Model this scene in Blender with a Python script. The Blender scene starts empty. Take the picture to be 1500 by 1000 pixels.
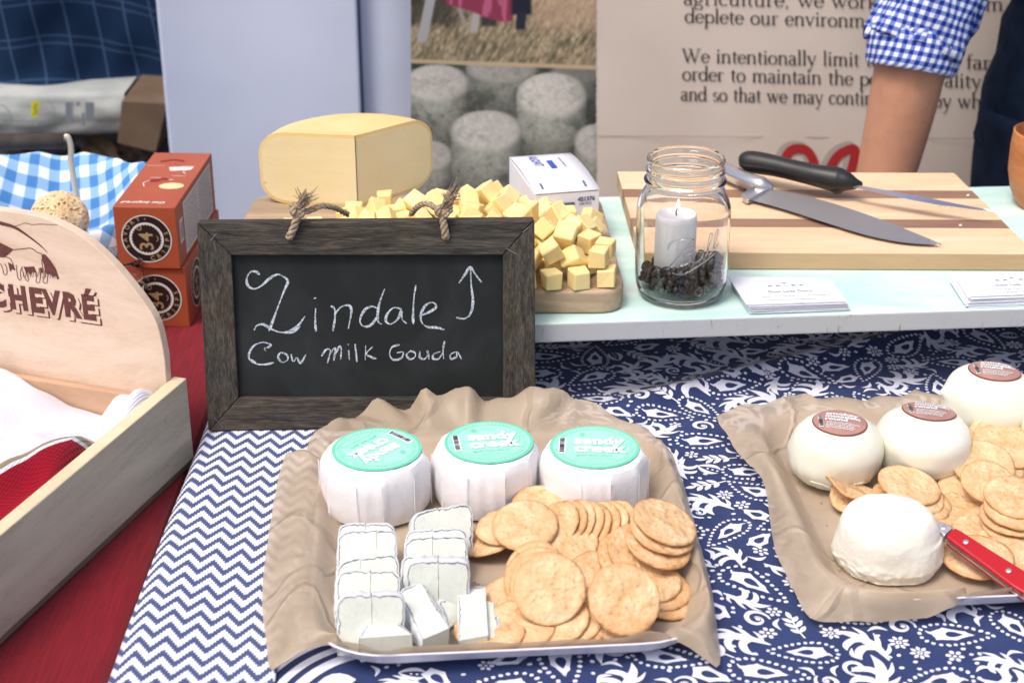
import bpy, bmesh, math, random
import numpy as np
from mathutils import Vector, Matrix, noise, Quaternion
from mathutils.geometry import tessellate_polygon
R = math.radians
PI = math.pi
sc = bpy.context.scene
C = sc.collection

# ---------------- camera ----------------
PITCH = R(24.7); FPX = 2400.0; CAM = Vector((0, 0, .65))
cd = bpy.data.cameras.new('camera'); cam = bpy.data.objects.new('camera', cd); C.objects.link(cam)
cam.location = CAM; cam.rotation_euler = (R(90) - PITCH, 0, 0)
cd.sensor_width = 36; cd.lens = FPX / 1500 * 36; cd.clip_start = .05; cd.clip_end = 400
cd.dof.use_dof = True; cd.dof.focus_distance = 1.33; cd.dof.aperture_fstop = 9.0
sc.camera = cam
# ---------------- world and sun ----------------
SUN_EL, SUN_AZ = R(62), R(222)      # azimuth clockwise from +Y
w = bpy.data.worlds.new('World'); sc.world = w; w.use_nodes = True
nt = w.node_tree; bg = nt.nodes['Background']
sky = nt.nodes.new('ShaderNodeTexSky'); sky.sky_type = 'NISHITA'; sky.sun_disc = False
sky.sun_elevation = SUN_EL; sky.sun_rotation = SUN_AZ; sky.air_density = 1.0; sky.dust_density = 6.0; sky.ozone_density = .6
nt.links.new(sky.outputs[0], bg.inputs[0]); bg.inputs[1].default_value = .15
sd = bpy.data.lights.new('sun', 'SUN'); sd.energy = 1.2; sd.angle = R(18); sd.color = (1, .97, .93)
so = bpy.data.objects.new('sun', sd); C.objects.link(so)
sv = Vector((math.sin(SUN_AZ) * math.cos(SUN_EL), math.cos(SUN_AZ) * math.cos(SUN_EL), math.sin(SUN_EL)))
so.rotation_euler = sv.to_track_quat('Z', 'Y').to_euler(); so.location = (0, 0, 5)
sc.view_settings.view_transform = 'Standard'; sc.view_settings.look = 'None'
sc.view_settings.exposure = .27; sc.view_settings.gamma = 1
sc.cycles.use_denoising = True
sc.cycles.max_bounces = 14; sc.cycles.transmission_bounces = 14; sc.cycles.transparent_max_bounces = 16
sc.cycles.caustics_reflective = False

# ---------------- pixel rays (1500x1000 photograph) ----------------
FW = Vector((0, math.cos(PITCH), -math.sin(PITCH))); UP = Vector((0, math.sin(PITCH), math.cos(PITCH)))
def ray(px, py): return FW + Vector(((px - 750) / FPX, 0, 0)) + UP * ((500 - py) / FPX)
def P(px, py, z=0.0):
    d = ray(px, py); return CAM + d * ((z - CAM.z) / d.z)
def Q(px, py, p0, n):
    d = ray(px, py); return CAM + d * ((Vector(p0) - CAM).dot(n) / d.dot(n))
def QY(px, py, Y):
    d = ray(px, py); return CAM + d * (Y / d.y)

# ---------------- object helpers ----------------
def link(name, me, mats=(), parent=None, local=False, **props):
    o = bpy.data.objects.new(name, me); C.objects.link(o)
    for m in (mats if isinstance(mats, (list, tuple)) else [mats]):
        me.materials.append(m)
    if parent is not None:
        o.parent = parent
        if not local:
            q = parent; off = Vector((0, 0, 0))
            while q is not None: off += q.location; q = q.parent
            o.location = -off
    for k, v in props.items(): o[k] = v
    return o
def mesh(verts, faces, smooth=False, mi=None, uv=None):
    me = bpy.data.meshes.new('m'); me.from_pydata([tuple(v) for v in verts], [], faces)
    if smooth: me.polygons.foreach_set('use_smooth', [True] * len(me.polygons))
    if mi is not None: me.polygons.foreach_set('material_index', mi)
    if uv is not None:
        l = me.uv_layers.new(name='UVMap'); idx = np.zeros(len(me.loops), dtype=np.int32); me.loops.foreach_get('vertex_index', idx)
        a = np.array(uv, dtype=np.float32)[idx]; l.data.foreach_set('uv', a.ravel())
    me.update(); return me
class MB:
    def __init__(s): s.v = []; s.f = []; s.mi = []; s.m = 0
    def add(s, verts, faces):
        b = len(s.v); s.v += [Vector(v) for v in verts]; s.f += [[b + i for i in f] for f in faces]; s.mi += [s.m] * len(faces); return s
    def box(s, x0, x1, y0, y1, z0, z1, M=None):
        v = [Vector(p) for p in ((x0,y0,z0),(x1,y0,z0),(x1,y1,z0),(x0,y1,z0),(x0,y0,z1),(x1,y0,z1),(x1,y1,z1),(x0,y1,z1))]
        if M: v = [M @ p for p in v]
        return s.add(v, [[0,3,2,1],[4,5,6,7],[0,1,5,4],[1,2,6,5],[2,3,7,6],[3,0,4,7]])
    def prism(s, pts, z0, z1, M=None):           # pts counter-clockwise in xy
        n = len(pts); v = [Vector((p[0], p[1], z0)) for p in pts] + [Vector((p[0], p[1], z1)) for p in pts]
        if M: v = [M @ p for p in v]
        return s.add(v, [list(range(n))[::-1], list(range(n, 2*n))] + [[i, (i+1) % n, n + (i+1) % n, n + i] for i in range(n)])
    def lathe(s, prof, n=32, M=None, cap0=True, cap1=True, fr=None):
        v = []
        for k, (r, z) in enumerate(prof):
            for i in range(n):
                a = 2 * PI * i / n; rr = r * (fr(a, k) if fr else 1)
                v.append(Vector((rr * math.cos(a), rr * math.sin(a), z)))
        f = [[k*n+i, k*n+(i+1) % n, (k+1)*n+(i+1) % n, (k+1)*n+i] for k in range(len(prof)-1) for i in range(n)]
        if cap0: f.append(list(range(n))[::-1])
        if cap1: f.append([(len(prof)-1)*n+i for i in range(n)])
        if M: v = [M @ p for p in v]
        return s.add(v, f)
    def tube(s, pts, r, n=8, closed_ends=True):
        pts = [Vector(p) for p in pts]; rs = r if isinstance(r, (list, tuple)) else [r] * len(pts)
        v = []; t0 = (pts[1] - pts[0]).normalized(); a = t0.orthogonal().normalized()
        for i, p in enumerate(pts):
            t = (pts[min(i+1, len(pts)-1)] - pts[max(i-1, 0)]).normalized()
            a = (a - t * a.dot(t)).normalized(); b = t.cross(a)
            for k in range(n):
                g = 2*PI*k/n; v.append(p + (a*math.cos(g) + b*math.sin(g)) * rs[i])
        f = [[i*n+k, i*n+(k+1) % n, (i+1)*n+(k+1) % n, (i+1)*n+k] for i in range(len(pts)-1) for k in range(n)]
        if closed_ends: f += [list(range(n))[::-1], [(len(pts)-1)*n+k for k in range(n)]]
        return s.add(v, f)
    def build(s, name, mats, parent=None, smooth=False, bevel=0, seg=2, local=False, sub=0, wn=False, auto=None, **props):
        me = mesh(s.v, s.f, smooth, s.mi if any(s.mi) else None)
        o = link(name, me, mats, parent, local, **props)
        if auto is not None: me.set_sharp_from_angle(angle=R(auto))
        if bevel:
            b = o.modifiers.new('bevel', 'BEVEL'); b.width = bevel; b.segments = seg; b.limit_method = 'ANGLE'; b.angle_limit = R(35)
        if sub:
            b = o.modifiers.new('sub', 'SUBSURF'); b.levels = b.render_levels = sub
        return o
def thing(name, label, cat, loc=(0, 0, 0), group=None, rot=None):
    o = bpy.data.objects.new(name, None); C.objects.link(o); o.location = loc
    o.empty_display_size = .02
    if rot is not None: o.rotation_euler = rot
    o['label'] = label; o['category'] = cat
    if group: o['group'] = group
    return o
def tag(o, label, cat, group=None):
    o['label'] = label; o['category'] = cat
    if group: o['group'] = group
    return o
def structure(o, label=None):
    o['kind'] = 'structure'
    if label: o['label'] = label
    return o
def grid(nu, nv, fn, uvf=None):
    v = [fn(i/(nu-1), j/(nv-1)) for j in range(nv) for i in range(nu)]
    f = [[j*nu+i, j*nu+i+1, (j+1)*nu+i+1, (j+1)*nu+i] for j in range(nv-1) for i in range(nu-1)]
    uv = [uvf(i/(nu-1), j/(nv-1)) for j in range(nv) for i in range(nu)] if uvf else None
    return v, f, uv
def nz(x, y, z=0.0): return noise.noise(Vector((x, y, z)))
def sstep(a, b, x):
    t = max(0., min(1., (x-a)/(b-a))); return t*t*(3-2*t)
def cr(pts, n=8, closed=False):                  # Catmull-Rom through tuples of any length
    out = []; N = len(pts); rng = range(N if closed else N-1)
    for i in rng:
        g = lambda k: pts[k % N] if closed else pts[max(0, min(N-1, k))]
        p0, p1, p2, p3 = g(i-1), g(i), g(i+1), g(i+2)
        for s in range(n):
            t = s/n
            out.append(tuple(.5*((2*b)+(-a+c)*t+(2*a-5*b+4*c-d)*t*t+(-a+3*b-3*c+d)*t**3) for a, b, c, d in zip(p0, p1, p2, p3)))
    if not closed: out.append(tuple(pts[-1]))
    return out

# ---------------- ink: flat print made of strokes, dots and filled shapes ----------------
class Ink:
    def __init__(s): s.v = []; s.f = []; s.k = 0
    def _lift(s): s.k += 1; return (s.k % 12) * 1.5e-5
    def raw(s, pts, faces):
        l = s._lift(); b = len(s.v); s.v += [(p[0], p[1], l) for p in pts]; s.f += [[b+i for i in f] for f in faces]
    def poly(s, pts):
        if len(pts) < 3: return
        t = tessellate_polygon([[Vector((p[0], p[1], 0)) for p in pts]])
        s.raw(pts, [list(x) for x in t])
    def dot(s, x, y, r, ry=None, n=8, a=0):
        ry = ry or r; ca, sa = math.cos(a), math.sin(a)
        pts = [(x + r*math.cos(t)*ca - ry*math.sin(t)*sa, y + r*math.cos(t)*sa + ry*math.sin(t)*ca) for t in (2*PI*i/n for i in range(n))]
        s.raw(pts, [list(range(n))])
    def stroke(s, pts, w, cap=True):
        n = len(pts); ws = w if isinstance(w, (list, tuple)) else [w]*n
        if n < 2: return
        L = []; Rr = []
        for i in range(n):
            a = pts[max(0, i-1)]; b = pts[min(n-1, i+1)]
            dx, dy = b[0]-a[0], b[1]-a[1]; d = math.hypot(dx, dy) or 1
            nx, ny = -dy/d*ws[i]/2, dx/d*ws[i]/2
            L.append((pts[i][0]+nx, pts[i][1]+ny)); Rr.append((pts[i][0]-nx, pts[i][1]-ny))
        v = L + Rr
        s.raw(v, [[i, i+n, i+1+n, i+1] for i in range(n-1)])
        if cap:
            s.dot(pts[0][0], pts[0][1], ws[0]/2*.97, n=7); s.dot(pts[-1][0], pts[-1][1], ws[-1]/2*.97, n=7)
    def ring(s, x, y, r0, r1, n=40, sy=1):
        v = [(x+r*math.cos(2*PI*i/n), y+r*sy*math.sin(2*PI*i/n)) for r in (r0, r1) for i in range(n)]
        s.raw(v, [[i, (i+1) % n, n+(i+1) % n, n+i] for i in range(n)])
    def text(s, txt, x, y, size, bold=0, rot=0, sx=1, align='LEFT', mirror=False, shear=0, space=1, curve=None):
        cu = bpy.data.curves.new('t', 'FONT'); cu.body = txt; cu.size = size; cu.offset = bold; cu.align_x = align
        cu.resolution_u = 2; cu.shear = shear; cu.space_character = space; cu.fill_mode = 'FRONT'
        o = bpy.data.objects.new('t', cu); C.objects.link(o)
        dg = bpy.context.evaluated_depsgraph_get(); me = bpy.data.meshes.new_from_object(o.evaluated_get(dg))
        ca, sa = math.cos(rot), math.sin(rot)
        pts = []
        for q in me.vertices:
            a, b = q.co.x*sx, q.co.y
            pts.append((x+a*ca-b*sa, y+a*sa+b*ca))
        s.raw(pts, [list(p.vertices) for p in me.polygons])
        bpy.data.objects.remove(o); bpy.data.curves.remove(cu); bpy.data.meshes.remove(me)
    def build(s, name, m, fn, parent=None, local=False, **props):   # fn(x,y,lift)->Vector
        v = [fn(*p) for p in s.v]
        return link(name, mesh(v, s.f), m, parent, local, **props)
def plane_fn(o, ux, uy, n, lift=.0003):
    o, ux, uy, n = Vector(o), Vector(ux), Vector(uy), Vector(n)
    return lambda x, y, l: o + ux*x + uy*y + n*(lift+l)

# ---------------- materials ----------------
def S(r, g, b):
    f = lambda c: (c/255/12.92) if c/255 <= .04045 else ((c/255+.055)/1.055)**2.4
    return (f(r), f(g), f(b), 1)
class NT:
    def __init__(s, name, rough=.6, col=(.8, .8, .8, 1), spec=.4, **kw):
        s.m = bpy.data.materials.new(name); s.m.use_nodes = True; s.t = s.m.node_tree; s.N = s.t.nodes; s.b = s.N['Principled BSDF']
        s.b.inputs['Roughness'].default_value = rough; s.b.inputs['Base Color'].default_value = col
        s.b.inputs['Specular IOR Level'].default_value = spec
        for k, v in kw.items():
            s.b.inputs[k.replace('_', ' ')].default_value = v
    def n(s, typ, **kw):
        x = s.N.new(typ)
        for k, v in kw.items(): setattr(x, k, v)
        return x
    def L(s, a, b): s.t.links.new(a, b)
    def co(s, kind='Object', scale=(1, 1, 1), rot=(0, 0, 0), loc=(0, 0, 0)):
        t = s.n('ShaderNodeTexCoord'); m = s.n('ShaderNodeMapping'); s.L(t.outputs[kind], m.inputs[0])
        m.inputs['Scale'].default_value = scale; m.inputs['Rotation'].default_value = rot; m.inputs['Location'].default_value = loc
        return m.outputs[0]
    def noise(s, vec, scale, detail=4, rough=.55, dist=0):
        x = s.n('ShaderNodeTexNoise'); x.inputs['Scale'].default_value = scale; x.inputs['Detail'].default_value = detail
        x.inputs['Roughness'].default_value = rough; x.inputs['Distortion'].default_value = dist; s.L(vec, x.inputs['Vector']); return x.outputs[0]
    def math(s, op, a, b=None, c=None, clamp=False):
        x = s.n('ShaderNodeMath', operation=op, use_clamp=clamp)
        for i, q in enumerate((a, b, c)):
            if q is None: continue
            if isinstance(q, (int, float)): x.inputs[i].default_value = q
            else: s.L(q, x.inputs[i])
        return x.outputs[0]
    def ramp(s, f, stops, interp='LINEAR'):
        x = s.n('ShaderNodeValToRGB'); x.color_ramp.interpolation = interp; e = x.color_ramp.elements
        e[0].position, e[0].color = stops[0]; e[1].position, e[1].color = stops[-1]
        for p, c in stops[1:-1]:
            q = e.new(p); q.color = c
        s.L(f, x.inputs[0]); return x.outputs[0]
    def mix(s, f, a, b, typ='MIX'):
        x = s.n('ShaderNodeMix', data_type='RGBA', blend_type=typ)
        for i, q in ((0, f), (6, a), (7, b)):
            if isinstance(q, (int, float, tuple)): x.inputs[i].default_value = q
            else: s.L(q, x.inputs[i])
        return x.outputs[2]
    def col(s, c): s.L(c, s.b.inputs['Base Color'])
    def bump(s, h, strength=.3, dist=.001):
        x = s.n('ShaderNodeBump'); x.inputs['Strength'].default_value = strength; x.inputs['Distance'].default_value = dist
        s.L(h, x.inputs['Height'])
        if s.b.inputs['Normal'].is_linked: s.L(s.b.inputs['Normal'].links[0].from_socket, x.inputs['Normal'])
        s.L(x.outputs[0], s.b.inputs['Normal'])
    def sep(s, vec):
        x = s.n('ShaderNodeSeparateXYZ'); s.L(vec, x.inputs[0]); return x.outputs
def simple(name, c, rough=.6, c2=None, scale=30, detail=4, bump=0, bscale=None, bdist=.001, stretch=(1, 1, 1), lo=.35, hi=.65, **kw):
    t = NT(name, rough, c, **kw); v = t.co(scale=stretch)
    if c2 is not None: t.col(t.ramp(t.noise(v, scale, detail), [(lo, c), (hi, c2)]))
    if bump: t.bump(t.noise(v, bscale or scale, 5), bump, bdist)
    return t.m
def wood(name, stops, scale=12, stretch=(1, 8, 8), rough=.55, bump=.15, fine=90, spec=.3, kind='Object', dist=.4):
    t = NT(name, rough, spec=spec); v = t.co(kind, stretch)
    a = t.noise(v, scale, 6, .6, dist); b = t.noise(v, fine, 4, .6)
    f = t.math('ADD', t.math('MULTIPLY', a, .75), t.math('MULTIPLY', b, .25))
    n = len(stops); t.col(t.ramp(f, [(.32 + .36*i/(n-1), c) for i, c in enumerate(stops)]))
    t.bump(b, bump, .0006); return t.m

SHY = .0785    # yaw of the tray / shelf rows, radians (4.5 deg)

# ================= SETTING =================
ground_m = simple('asphalt', S(92, 90, 88), .9, S(120, 117, 113), 60, 6, .4, 200)
g = MB(); g.box(-30, 30, -15, 60, -.80, -.75); structure(g.build('ground', ground_m))

# ---- tables ----
dark_wood = wood('table_wood', [S(90, 70, 50), S(130, 100, 70)], 10)
def table(label, x0, x1, y0, y1, top):
    t = thing('table', label, 'table', ((x0+x1)/2, (y0+y1)/2, -.75))
    b = MB(); b.box(x0, x1, y0, y1, top-.025, top); b.build('table_top', dark_wood, t, bevel=.003)
    for sx in (x0+.05, x1-.09):
        for sy in (y0+.05, y1-.09):
            b = MB(); b.box(sx, sx+.04, sy, sy+.04, -.75, top-.026); b.build('leg', dark_wood, t)
table('long wooden trestle table under the navy patterned tablecloth', -.262, 1.3, .45, 1.62, -.006)
table('wooden table under the red ribbed tablecloth at the left', -1.6, -.285, .45, 1.72, -.027)

# ---- navy cloth ----
Fa, Fb = P(900, 596), P(1247, 512)
fd = (Fb - Fa).normalized(); fn_ = Vector((-fd.y, fd.x, 0))
def hc(x, y):
    s = (Vector((x, y, 0)) - Fa).dot(fn_); t = (Vector((x, y, 0)) - Fa).dot(fd)
    k = sstep(-.03, .05, t)
    z = .007*k*math.exp(-(s/.016)**2) - .003*k*sstep(0, .03, s)
    z += .0016*nz(x*9, y*9, 3) + .0007*nz(x*28, y*28, 5)
    s2 = (x - .165 - .35*(y-1.0)); z += .0035*math.exp(-(s2/.02)**2)*sstep(.85, .95, y)*(1-sstep(1.15, 1.25, y))
    return z
navy_m = NT('navy_cotton', .85, spec=.1); v = navy_m.co()
navy_m.col(navy_m.ramp(navy_m.noise(v, 25, 4), [(.3, S(38, 52, 94)), (.7, S(50, 64, 110))]))
navy_m.bump(navy_m.noise(v, 900, 2), .25, .0004); navy_m.bump(navy_m.noise(v, 60, 3), .3, .001); navy_m.bump(navy_m.noise(v, 16, 3, .5, 1), .5, .006)
navy_m.b.inputs['Sheen Weight'].default_value = .15
print_m = simple('white_cloth_print', S(214, 218, 234), .85, S(232, 234, 246), 60, 3, .2, 900, .0004, spec=.1)
X0, X1, Y0, Y1 = -.205, 1.3, .46, 1.62
nu, nv = 190, 150
def cl(u, v_):
    x = X0 + (X1-X0)*u; y = Y0 + (Y1-Y0)*v_; return Vector((x, y, hc(x, y)))
vv, ff, _ = grid(nu, nv, cl)
# front and back drops
b = len(vv); rows = 10
for r in range(1, rows+1):
    for i in range(nu):
        x = X0 + (X1-X0)*i/(nu-1); vv.append(Vector((x, Y0 - .012 - .02*math.sin(x*22)*r/rows, -.05*r + .005)))
ff += [[(b+(r-1)*nu+i) if r > 0 else i, i+1 if r == 0 else b+(r-1)*nu+i+1, b+r*nu+i+1, b+r*nu+i][::-1] for r in range(rows) for i in range(nu-1)]
navy = link('tablecloth', mesh(vv, ff, True), navy_m.m)
tag(navy, 'navy blue cotton tablecloth printed with white paisley and flowers', 'tablecloth')

rnd = random.Random(11)
ink = Ink()
def loc_(x, y, a, s): 
    ca, sa = math.cos(a), math.sin(a)
    return lambda p: (x + (p[0]*ca - p[1]*sa)*s, y + (p[0]*sa + p[1]*ca)*s)
def drop(L, W, n=26, tip=0):
    return [(L*math.cos(t), W*math.sin(t)*abs(math.sin(t/2))**1.1) for t in (2*PI*i/n for i in range(n))]
def lens(L, W, n=5):
    up = [(L*i/n, W*math.sin(PI*i/n)**.8) for i in range(n+1)]
    return up + [(x, -y) for x, y in up[-2:0:-1]]
def m_paisley(x, y, a, s):
    T = loc_(x, y, a, s)
    o = drop(.026, .0165, 200); acc = 0; last = o[0]
    for p in o + [o[0]]:
        acc += math.hypot(p[0]-last[0], p[1]-last[1]); last = p
        if acc > .0047:
            acc = 0; q = T(p); ink.dot(q[0], q[1], .0018*s*rnd.uniform(.85, 1.15), .0015*s, 7, rnd.random()*3)
    n = 26; o = [(px-.003, py) for px, py in drop(.0145, .0088, n)]
    inn = [(.0 + (px)*.42 - .002, py*.5) for px, py in drop(.0145, .0088, n)]
    out = [(px*(1+.13*(i % 4 == 0)), py*(1+.25*(i % 4 == 0))) for i, (px, py) in enumerate(o)]
    pts = [T(p) for p in out] + [T(p) for p in inn]
    ink.raw(pts, [[i, (i+1) % n, n+(i+1) % n, n+i] for i in range(n)])
    ink.stroke([T(p) for p in ((-.015, 0), (-.019, .0015), (-.0215, .004))], [.003*s, .002*s, .001*s], False)
def m_antler(x, y, a, s):
    T = loc_(x, y, a, s)
    for c, w_ in (([(-.022, -.004), (-.008, -.004), (.004, 0), (.014, .006), (.020, .014)], [.0012, .0062, .0078, .006, .0006]),
                  ([(-.008, -.004), (-.004, .004), (-.008, .011), (-.015, .013)], [.004, .006, .0058, .0012]),
                  ([(.004, 0), (.006, .008), (.002, .015), (-.003, .017)], [.004, .0056, .005, .0008]),
                  ([(.004, -.002), (.012, -.003), (.020, 0)], [.0045, .0036, .0006]),
                  ([(-.006, -.005), (.002, -.009), (.009, -.010)], [.0045, .0036, .0006]),
                  ([(-.016, -.004), (-.012, -.010), (-.006, -.013)], [.003, .0032, .0006])):
        k = cr([(p[0], p[1], q) for p, q in zip(c, w_)], 4)
        ink.stroke([T(p) for p in k], [max(.0004, p[2])*s for p in k], False)
def m_sprig(x, y, a, s):
    T = loc_(x, y, a, s)
    ink.stroke([T(p) for p in ((-.016, 0), (-.006, .001), (.004, .0005), (.010, -.001))], [.0014*s]*4)
    for px, g_, l in ((-.010, 1, .009), (-.009, -1, .010), (-.003, 1, .011), (-.002, -1, .011), (.004, 1, .010), (.005, -1, .009), (.009, 0, .010)):
        t2 = loc_(0, 0, g_*.75, 1)
        ink.poly([T((px + q[0], q[1] + .0003)) for q in (t2(p) for p in lens(l, .0021))])
def m_curl(x, y, a, s):
    T = loc_(x, y, a, s); f = rnd.choice((-1, 1)); pts = []; ws = []
    for i in range(22):
        t = i/21; th = t*2*PI*1.35; r = .0105*(1-t*.78); pts.append(T((r*math.cos(th), f*r*math.sin(th)))); ws.append(.0036*s*(.25+.9*math.sin(PI*min(1, t*1.15+.08))))
    ink.stroke(pts, ws, False); q = T((.001, 0)); ink.dot(q[0], q[1], .0021*s)
def m_flower(x, y, a, s):
    for i in range(8):
        t = a + i*PI/4; ink.poly([loc_(x, y, t, s)((p[0]+.0026, p[1])) for p in lens(.0056, .0016, 4)])
    ink.ring(x, y, .0009*s, .0022*s, 10)
def m_ros(x, y, a, s):
    for i in range(6):
        t = a + i*PI/3; ink.dot(x+.0042*s*math.cos(t), y+.0042*s*math.sin(t), .0020*s, .0016*s, 8, t)
    ink.dot(x, y, .0014*s)
def m_leafpair(x, y, a, s):
    T = loc_(x, y, a, s)
    for f in (1, -1):
        k = cr([(-.009, 0, .0008), (-.003, f*.004, .0038), (.004, f*.0055, .004), (.010, f*.003, .0006)], 4)
        ink.stroke([T(p) for p in k], [max(.0004, p[2])*s for p in k], False)
    for i in range(3): q = T((.000 + i*.0042, 0)); ink.dot(q[0], q[1], .0011*s)
def m_cres(x, y, a, s):
    T = loc_(x, y, a, s); k = cr([(-.0065, -.002, .0005), (0, .0015, .0034), (.0065, -.002, .0005)], 5)
    ink.stroke([T(p) for p in k], [max(.0004, p[2])*s for p in k], False)
def m_ringleaf(x, y, a, s):
    T = loc_(x, y, a, s); n = 20; o = drop(.0125, .0085, n); inn = [(px*.5-.001, py*.5) for px, py in o]
    out = [(px*(1+.16*(i % 3 == 0)), py*(1+.22*(i % 3 == 0))) for i, (px, py) in enumerate(o)]
    pts = [T(p) for p in out] + [T(p) for p in inn]
    ink.raw(pts, [[i, (i+1) % n, n+(i+1) % n, n+i] for i in range(n)])
def m_dot(x, y, a, s): ink.dot(x, y, .0019*s, .0015*s, 7, a)
placed = {}
def free(cs):
    for x, y, r in cs:
        gx, gy = int(x//.03), int(y//.03)
        for i in (-2, -1, 0, 1, 2):
            for j in (-2, -1, 0, 1, 2):
                for (a, b_, r2) in placed.get((gx+i, gy+j), ()):
                    if (a-x)**2 + (b_-y)**2 < (r+r2)**2: return False
    return True
def put(cs):
    for x, y, r in cs: placed.setdefault((int(x//.03), int(y//.03)), []).append((x, y, r))
PX0, PX1, PY0, PY1 = -.17, .98, .56, 1.60
# fixed bands at the lower left corner of the cloth
bc = P(560, 1040)
for r0, r1 in ((.086, .080), (.074, .068), (.062, .054)):
    k = [(bc.x + r0*math.cos(t), bc.y + r0*math.sin(t)*1.0) for t in (R(75+ i*4) for i in range(28))]
    ink.stroke(k, abs(r0-r1), False)
for i in range(40): 
    t = R(60+i*3.2); put([(bc.x+.07*math.cos(t), bc.y+.07*math.sin(t), .018)])
ink.poly([loc_(bc.x-.045, bc.y+.028, .15, 1)(p) for p in lens(.026, .009)]); put([(bc.x-.03, bc.y+.03, .02)])
def scatter(fn, cs, tries, sc0=.9, sc1=1.1):
    for _ in range(int(tries*1.6)):
        x, y, a, s = rnd.uniform(PX0, PX1), rnd.uniform(PY0, PY1), rnd.choice((.35, 2.2, 3.5, 5.3)) + rnd.gauss(0, .45), rnd.uniform(sc0, sc1)
        T = loc_(x, y, a, s); c = [(*T((p[0], p[1])), p[2]*s) for p in cs]
        if free(c): put(c); fn(x, y, a, s)
scatter(m_antler, [(-.008, 0, .0095), (.008, 0, .009)], 70, .95, 1.2)
scatter(m_paisley, [(-.011, 0, .0155), (.008, 0, .012), (.021, 0, .005)], 1300)
scatter(m_antler, [(-.008, 0, .0095), (.008, 0, .009)], 2600, .7, 1.05)
scatter(m_sprig, [(-.006, 0, .0085), (.008, 0, .0085)], 1500, .85, 1.05)
scatter(m_ringleaf, [(0, 0, .0098)], 1400)
scatter(m_curl, [(0, 0, .0098)], 2500, .75, 1.05)
scatter(m_flower, [(0, 0, .0078)], 2500)
scatter(m_leafpair, [(-.004, 0, .0058), (.004, 0, .0058)], 3000)
scatter(m_ros, [(0, 0, .0058)], 3000)
scatter(m_cres, [(-.003, 0, .0028), (.003, 0, .0028)], 6000)
scatter(m_dot, [(0, 0, .0024)], 9000)
ink.build('printed_pattern', print_m, lambda x, y, l: Vector((x, y, hc(x, y)+.0006+l)), navy, kind='stuff')

# ---- chevron runner ----
chev = NT('chevron_cotton', .85, spec=.1)
uvn = chev.n('ShaderNodeTexCoord').outputs['UV']; o_ = chev.sep(uvn)
def stepq(s_, x, q): return s_.math('MULTIPLY', s_.math('ROUND', s_.math('DIVIDE', x, q)), q)
per, amp, row = .0188, .0135, .0158
xq = stepq(chev, o_[0], .0017)
tri = chev.math('ABSOLUTE', chev.math('SUBTRACT', chev.math('FRACT', chev.math('DIVIDE', xq, per)), .5))
yy = chev.math('ADD', o_[1], chev.math('MULTIPLY', tri, amp*2))
yy = chev.math('ADD', yy, chev.math('MULTIPLY', chev.math('SUBTRACT', chev.noise(chev.co('UV'), 10, 2), .5), .006))
fr = chev.math('FRACT', chev.math('DIVIDE', yy, row))
st = chev.math('MULTIPLY_ADD', chev.math('ABSOLUTE', chev.math('SUBTRACT', fr, .5)), -14, 14*.235+.5, clamp=True)
nn = chev.noise(chev.co('UV'), 300, 3)
cc = chev.mix(nn, S(62, 74, 116), S(84, 95, 136))
chev.col(chev.mix(st, S(226, 228, 240), cc)); chev.bump(chev.noise(chev.co('UV'), 1100, 2), .3, .0004); chev.bump(chev.noise(chev.co('UV'), 45, 3), .35, .0012)
chev.b.inputs['Sheen Weight'].default_value = .1
PR = [(-.268, -.34), (-.2685, -.22), (-.2690, -.12), (-.2693, -.05), (-.2690, -.022), (-.2672, -.010), (-.2625, -.0015), (-.254, .0028), (-.243, .0042), (-.22, .0040), (-.19, .0036), (-.16, .0037), (-.1545, .0030), (-.1540, .0012)]
PR = cr(PR, 5); L_ = [0]
for i in range(1, len(PR)): L_.append(L_[-1] + math.dist(PR[i], PR[i-1]))
nyr = 110
def chv(i, j):
    y = .46 + j*(1.60-.46)/(nyr-1); x, z = PR[i]
    wob = .0025*math.sin(y*16+1)+.003*nz(y*7, .3); k = sstep(-.01, -.05, z)
    edge = .09*(y-1.1)*(.10)
    x2 = x + wob*(.4+.6*k) - .012*k*nz(y*6, z*8, 2) + edge
    z2 = z + (.0012*nz(x*22, y*14, 8) if z > .002 else 0)
    z2 = max(z2, hc(x2, y)+.0008) if x > -.2 else z2
    return Vector((x2, y, z2))
n_ = len(PR); vv = [chv(i, j) for j in range(nyr) for i in range(n_)]
ff = [[j*n_+i, j*n_+i+1, (j+1)*n_+i+1, (j+1)*n_+i] for j in range(nyr-1) for i in range(n_-1)]
uv = [(L_[i] + .035*j/(nyr-1), .46 + j*(1.60-.46)/(nyr-1)) for j in range(nyr) for i in range(n_)]
tag(link('table_runner', mesh(vv, ff, True, uv=uv), chev.m), 'white cotton runner with navy chevron zigzags along the left table edge', 'table runner')

# ---- red cloth ----
red = NT('red_ribbed_cotton', .9, spec=.08); v = red.co(scale=(1, .06, .3), rot=(0, 0, R(-12)))
rib = red.noise(v, 420, 3, .6); v2 = red.co()
red.col(red.mix(rib, S(84, 8, 20), S(148, 21, 38))); red.bump(rib, .7, .0012); red.bump(red.noise(v2, 30, 3), .3, .002)
red.b.inputs['Sheen Weight'].default_value = .2
def redf(u, v_):
    x = -1.6 + 1.325*u; y = .45 + 1.27*v_
    z = -.0215 + .002*nz(x*7, y*7, 9) + (.0045*nz(x*30+y*8, y*3, 4) - .003)*sstep(1.15, .95, y)
    return Vector((x, y, z))
nu, nv = 110, 90; vv, ff, _ = grid(nu, nv, redf); b = len(vv); rows = 10
for r in range(1, rows+1):       # side drop into the gap between the tables
    for j in range(nv): 
        y = .45+1.27*j/(nv-1); vv.append(Vector((-.2735 - .004*abs(nz(y*9, r*.1)), y, -.0215 - .002 - .03*r)))
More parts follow.
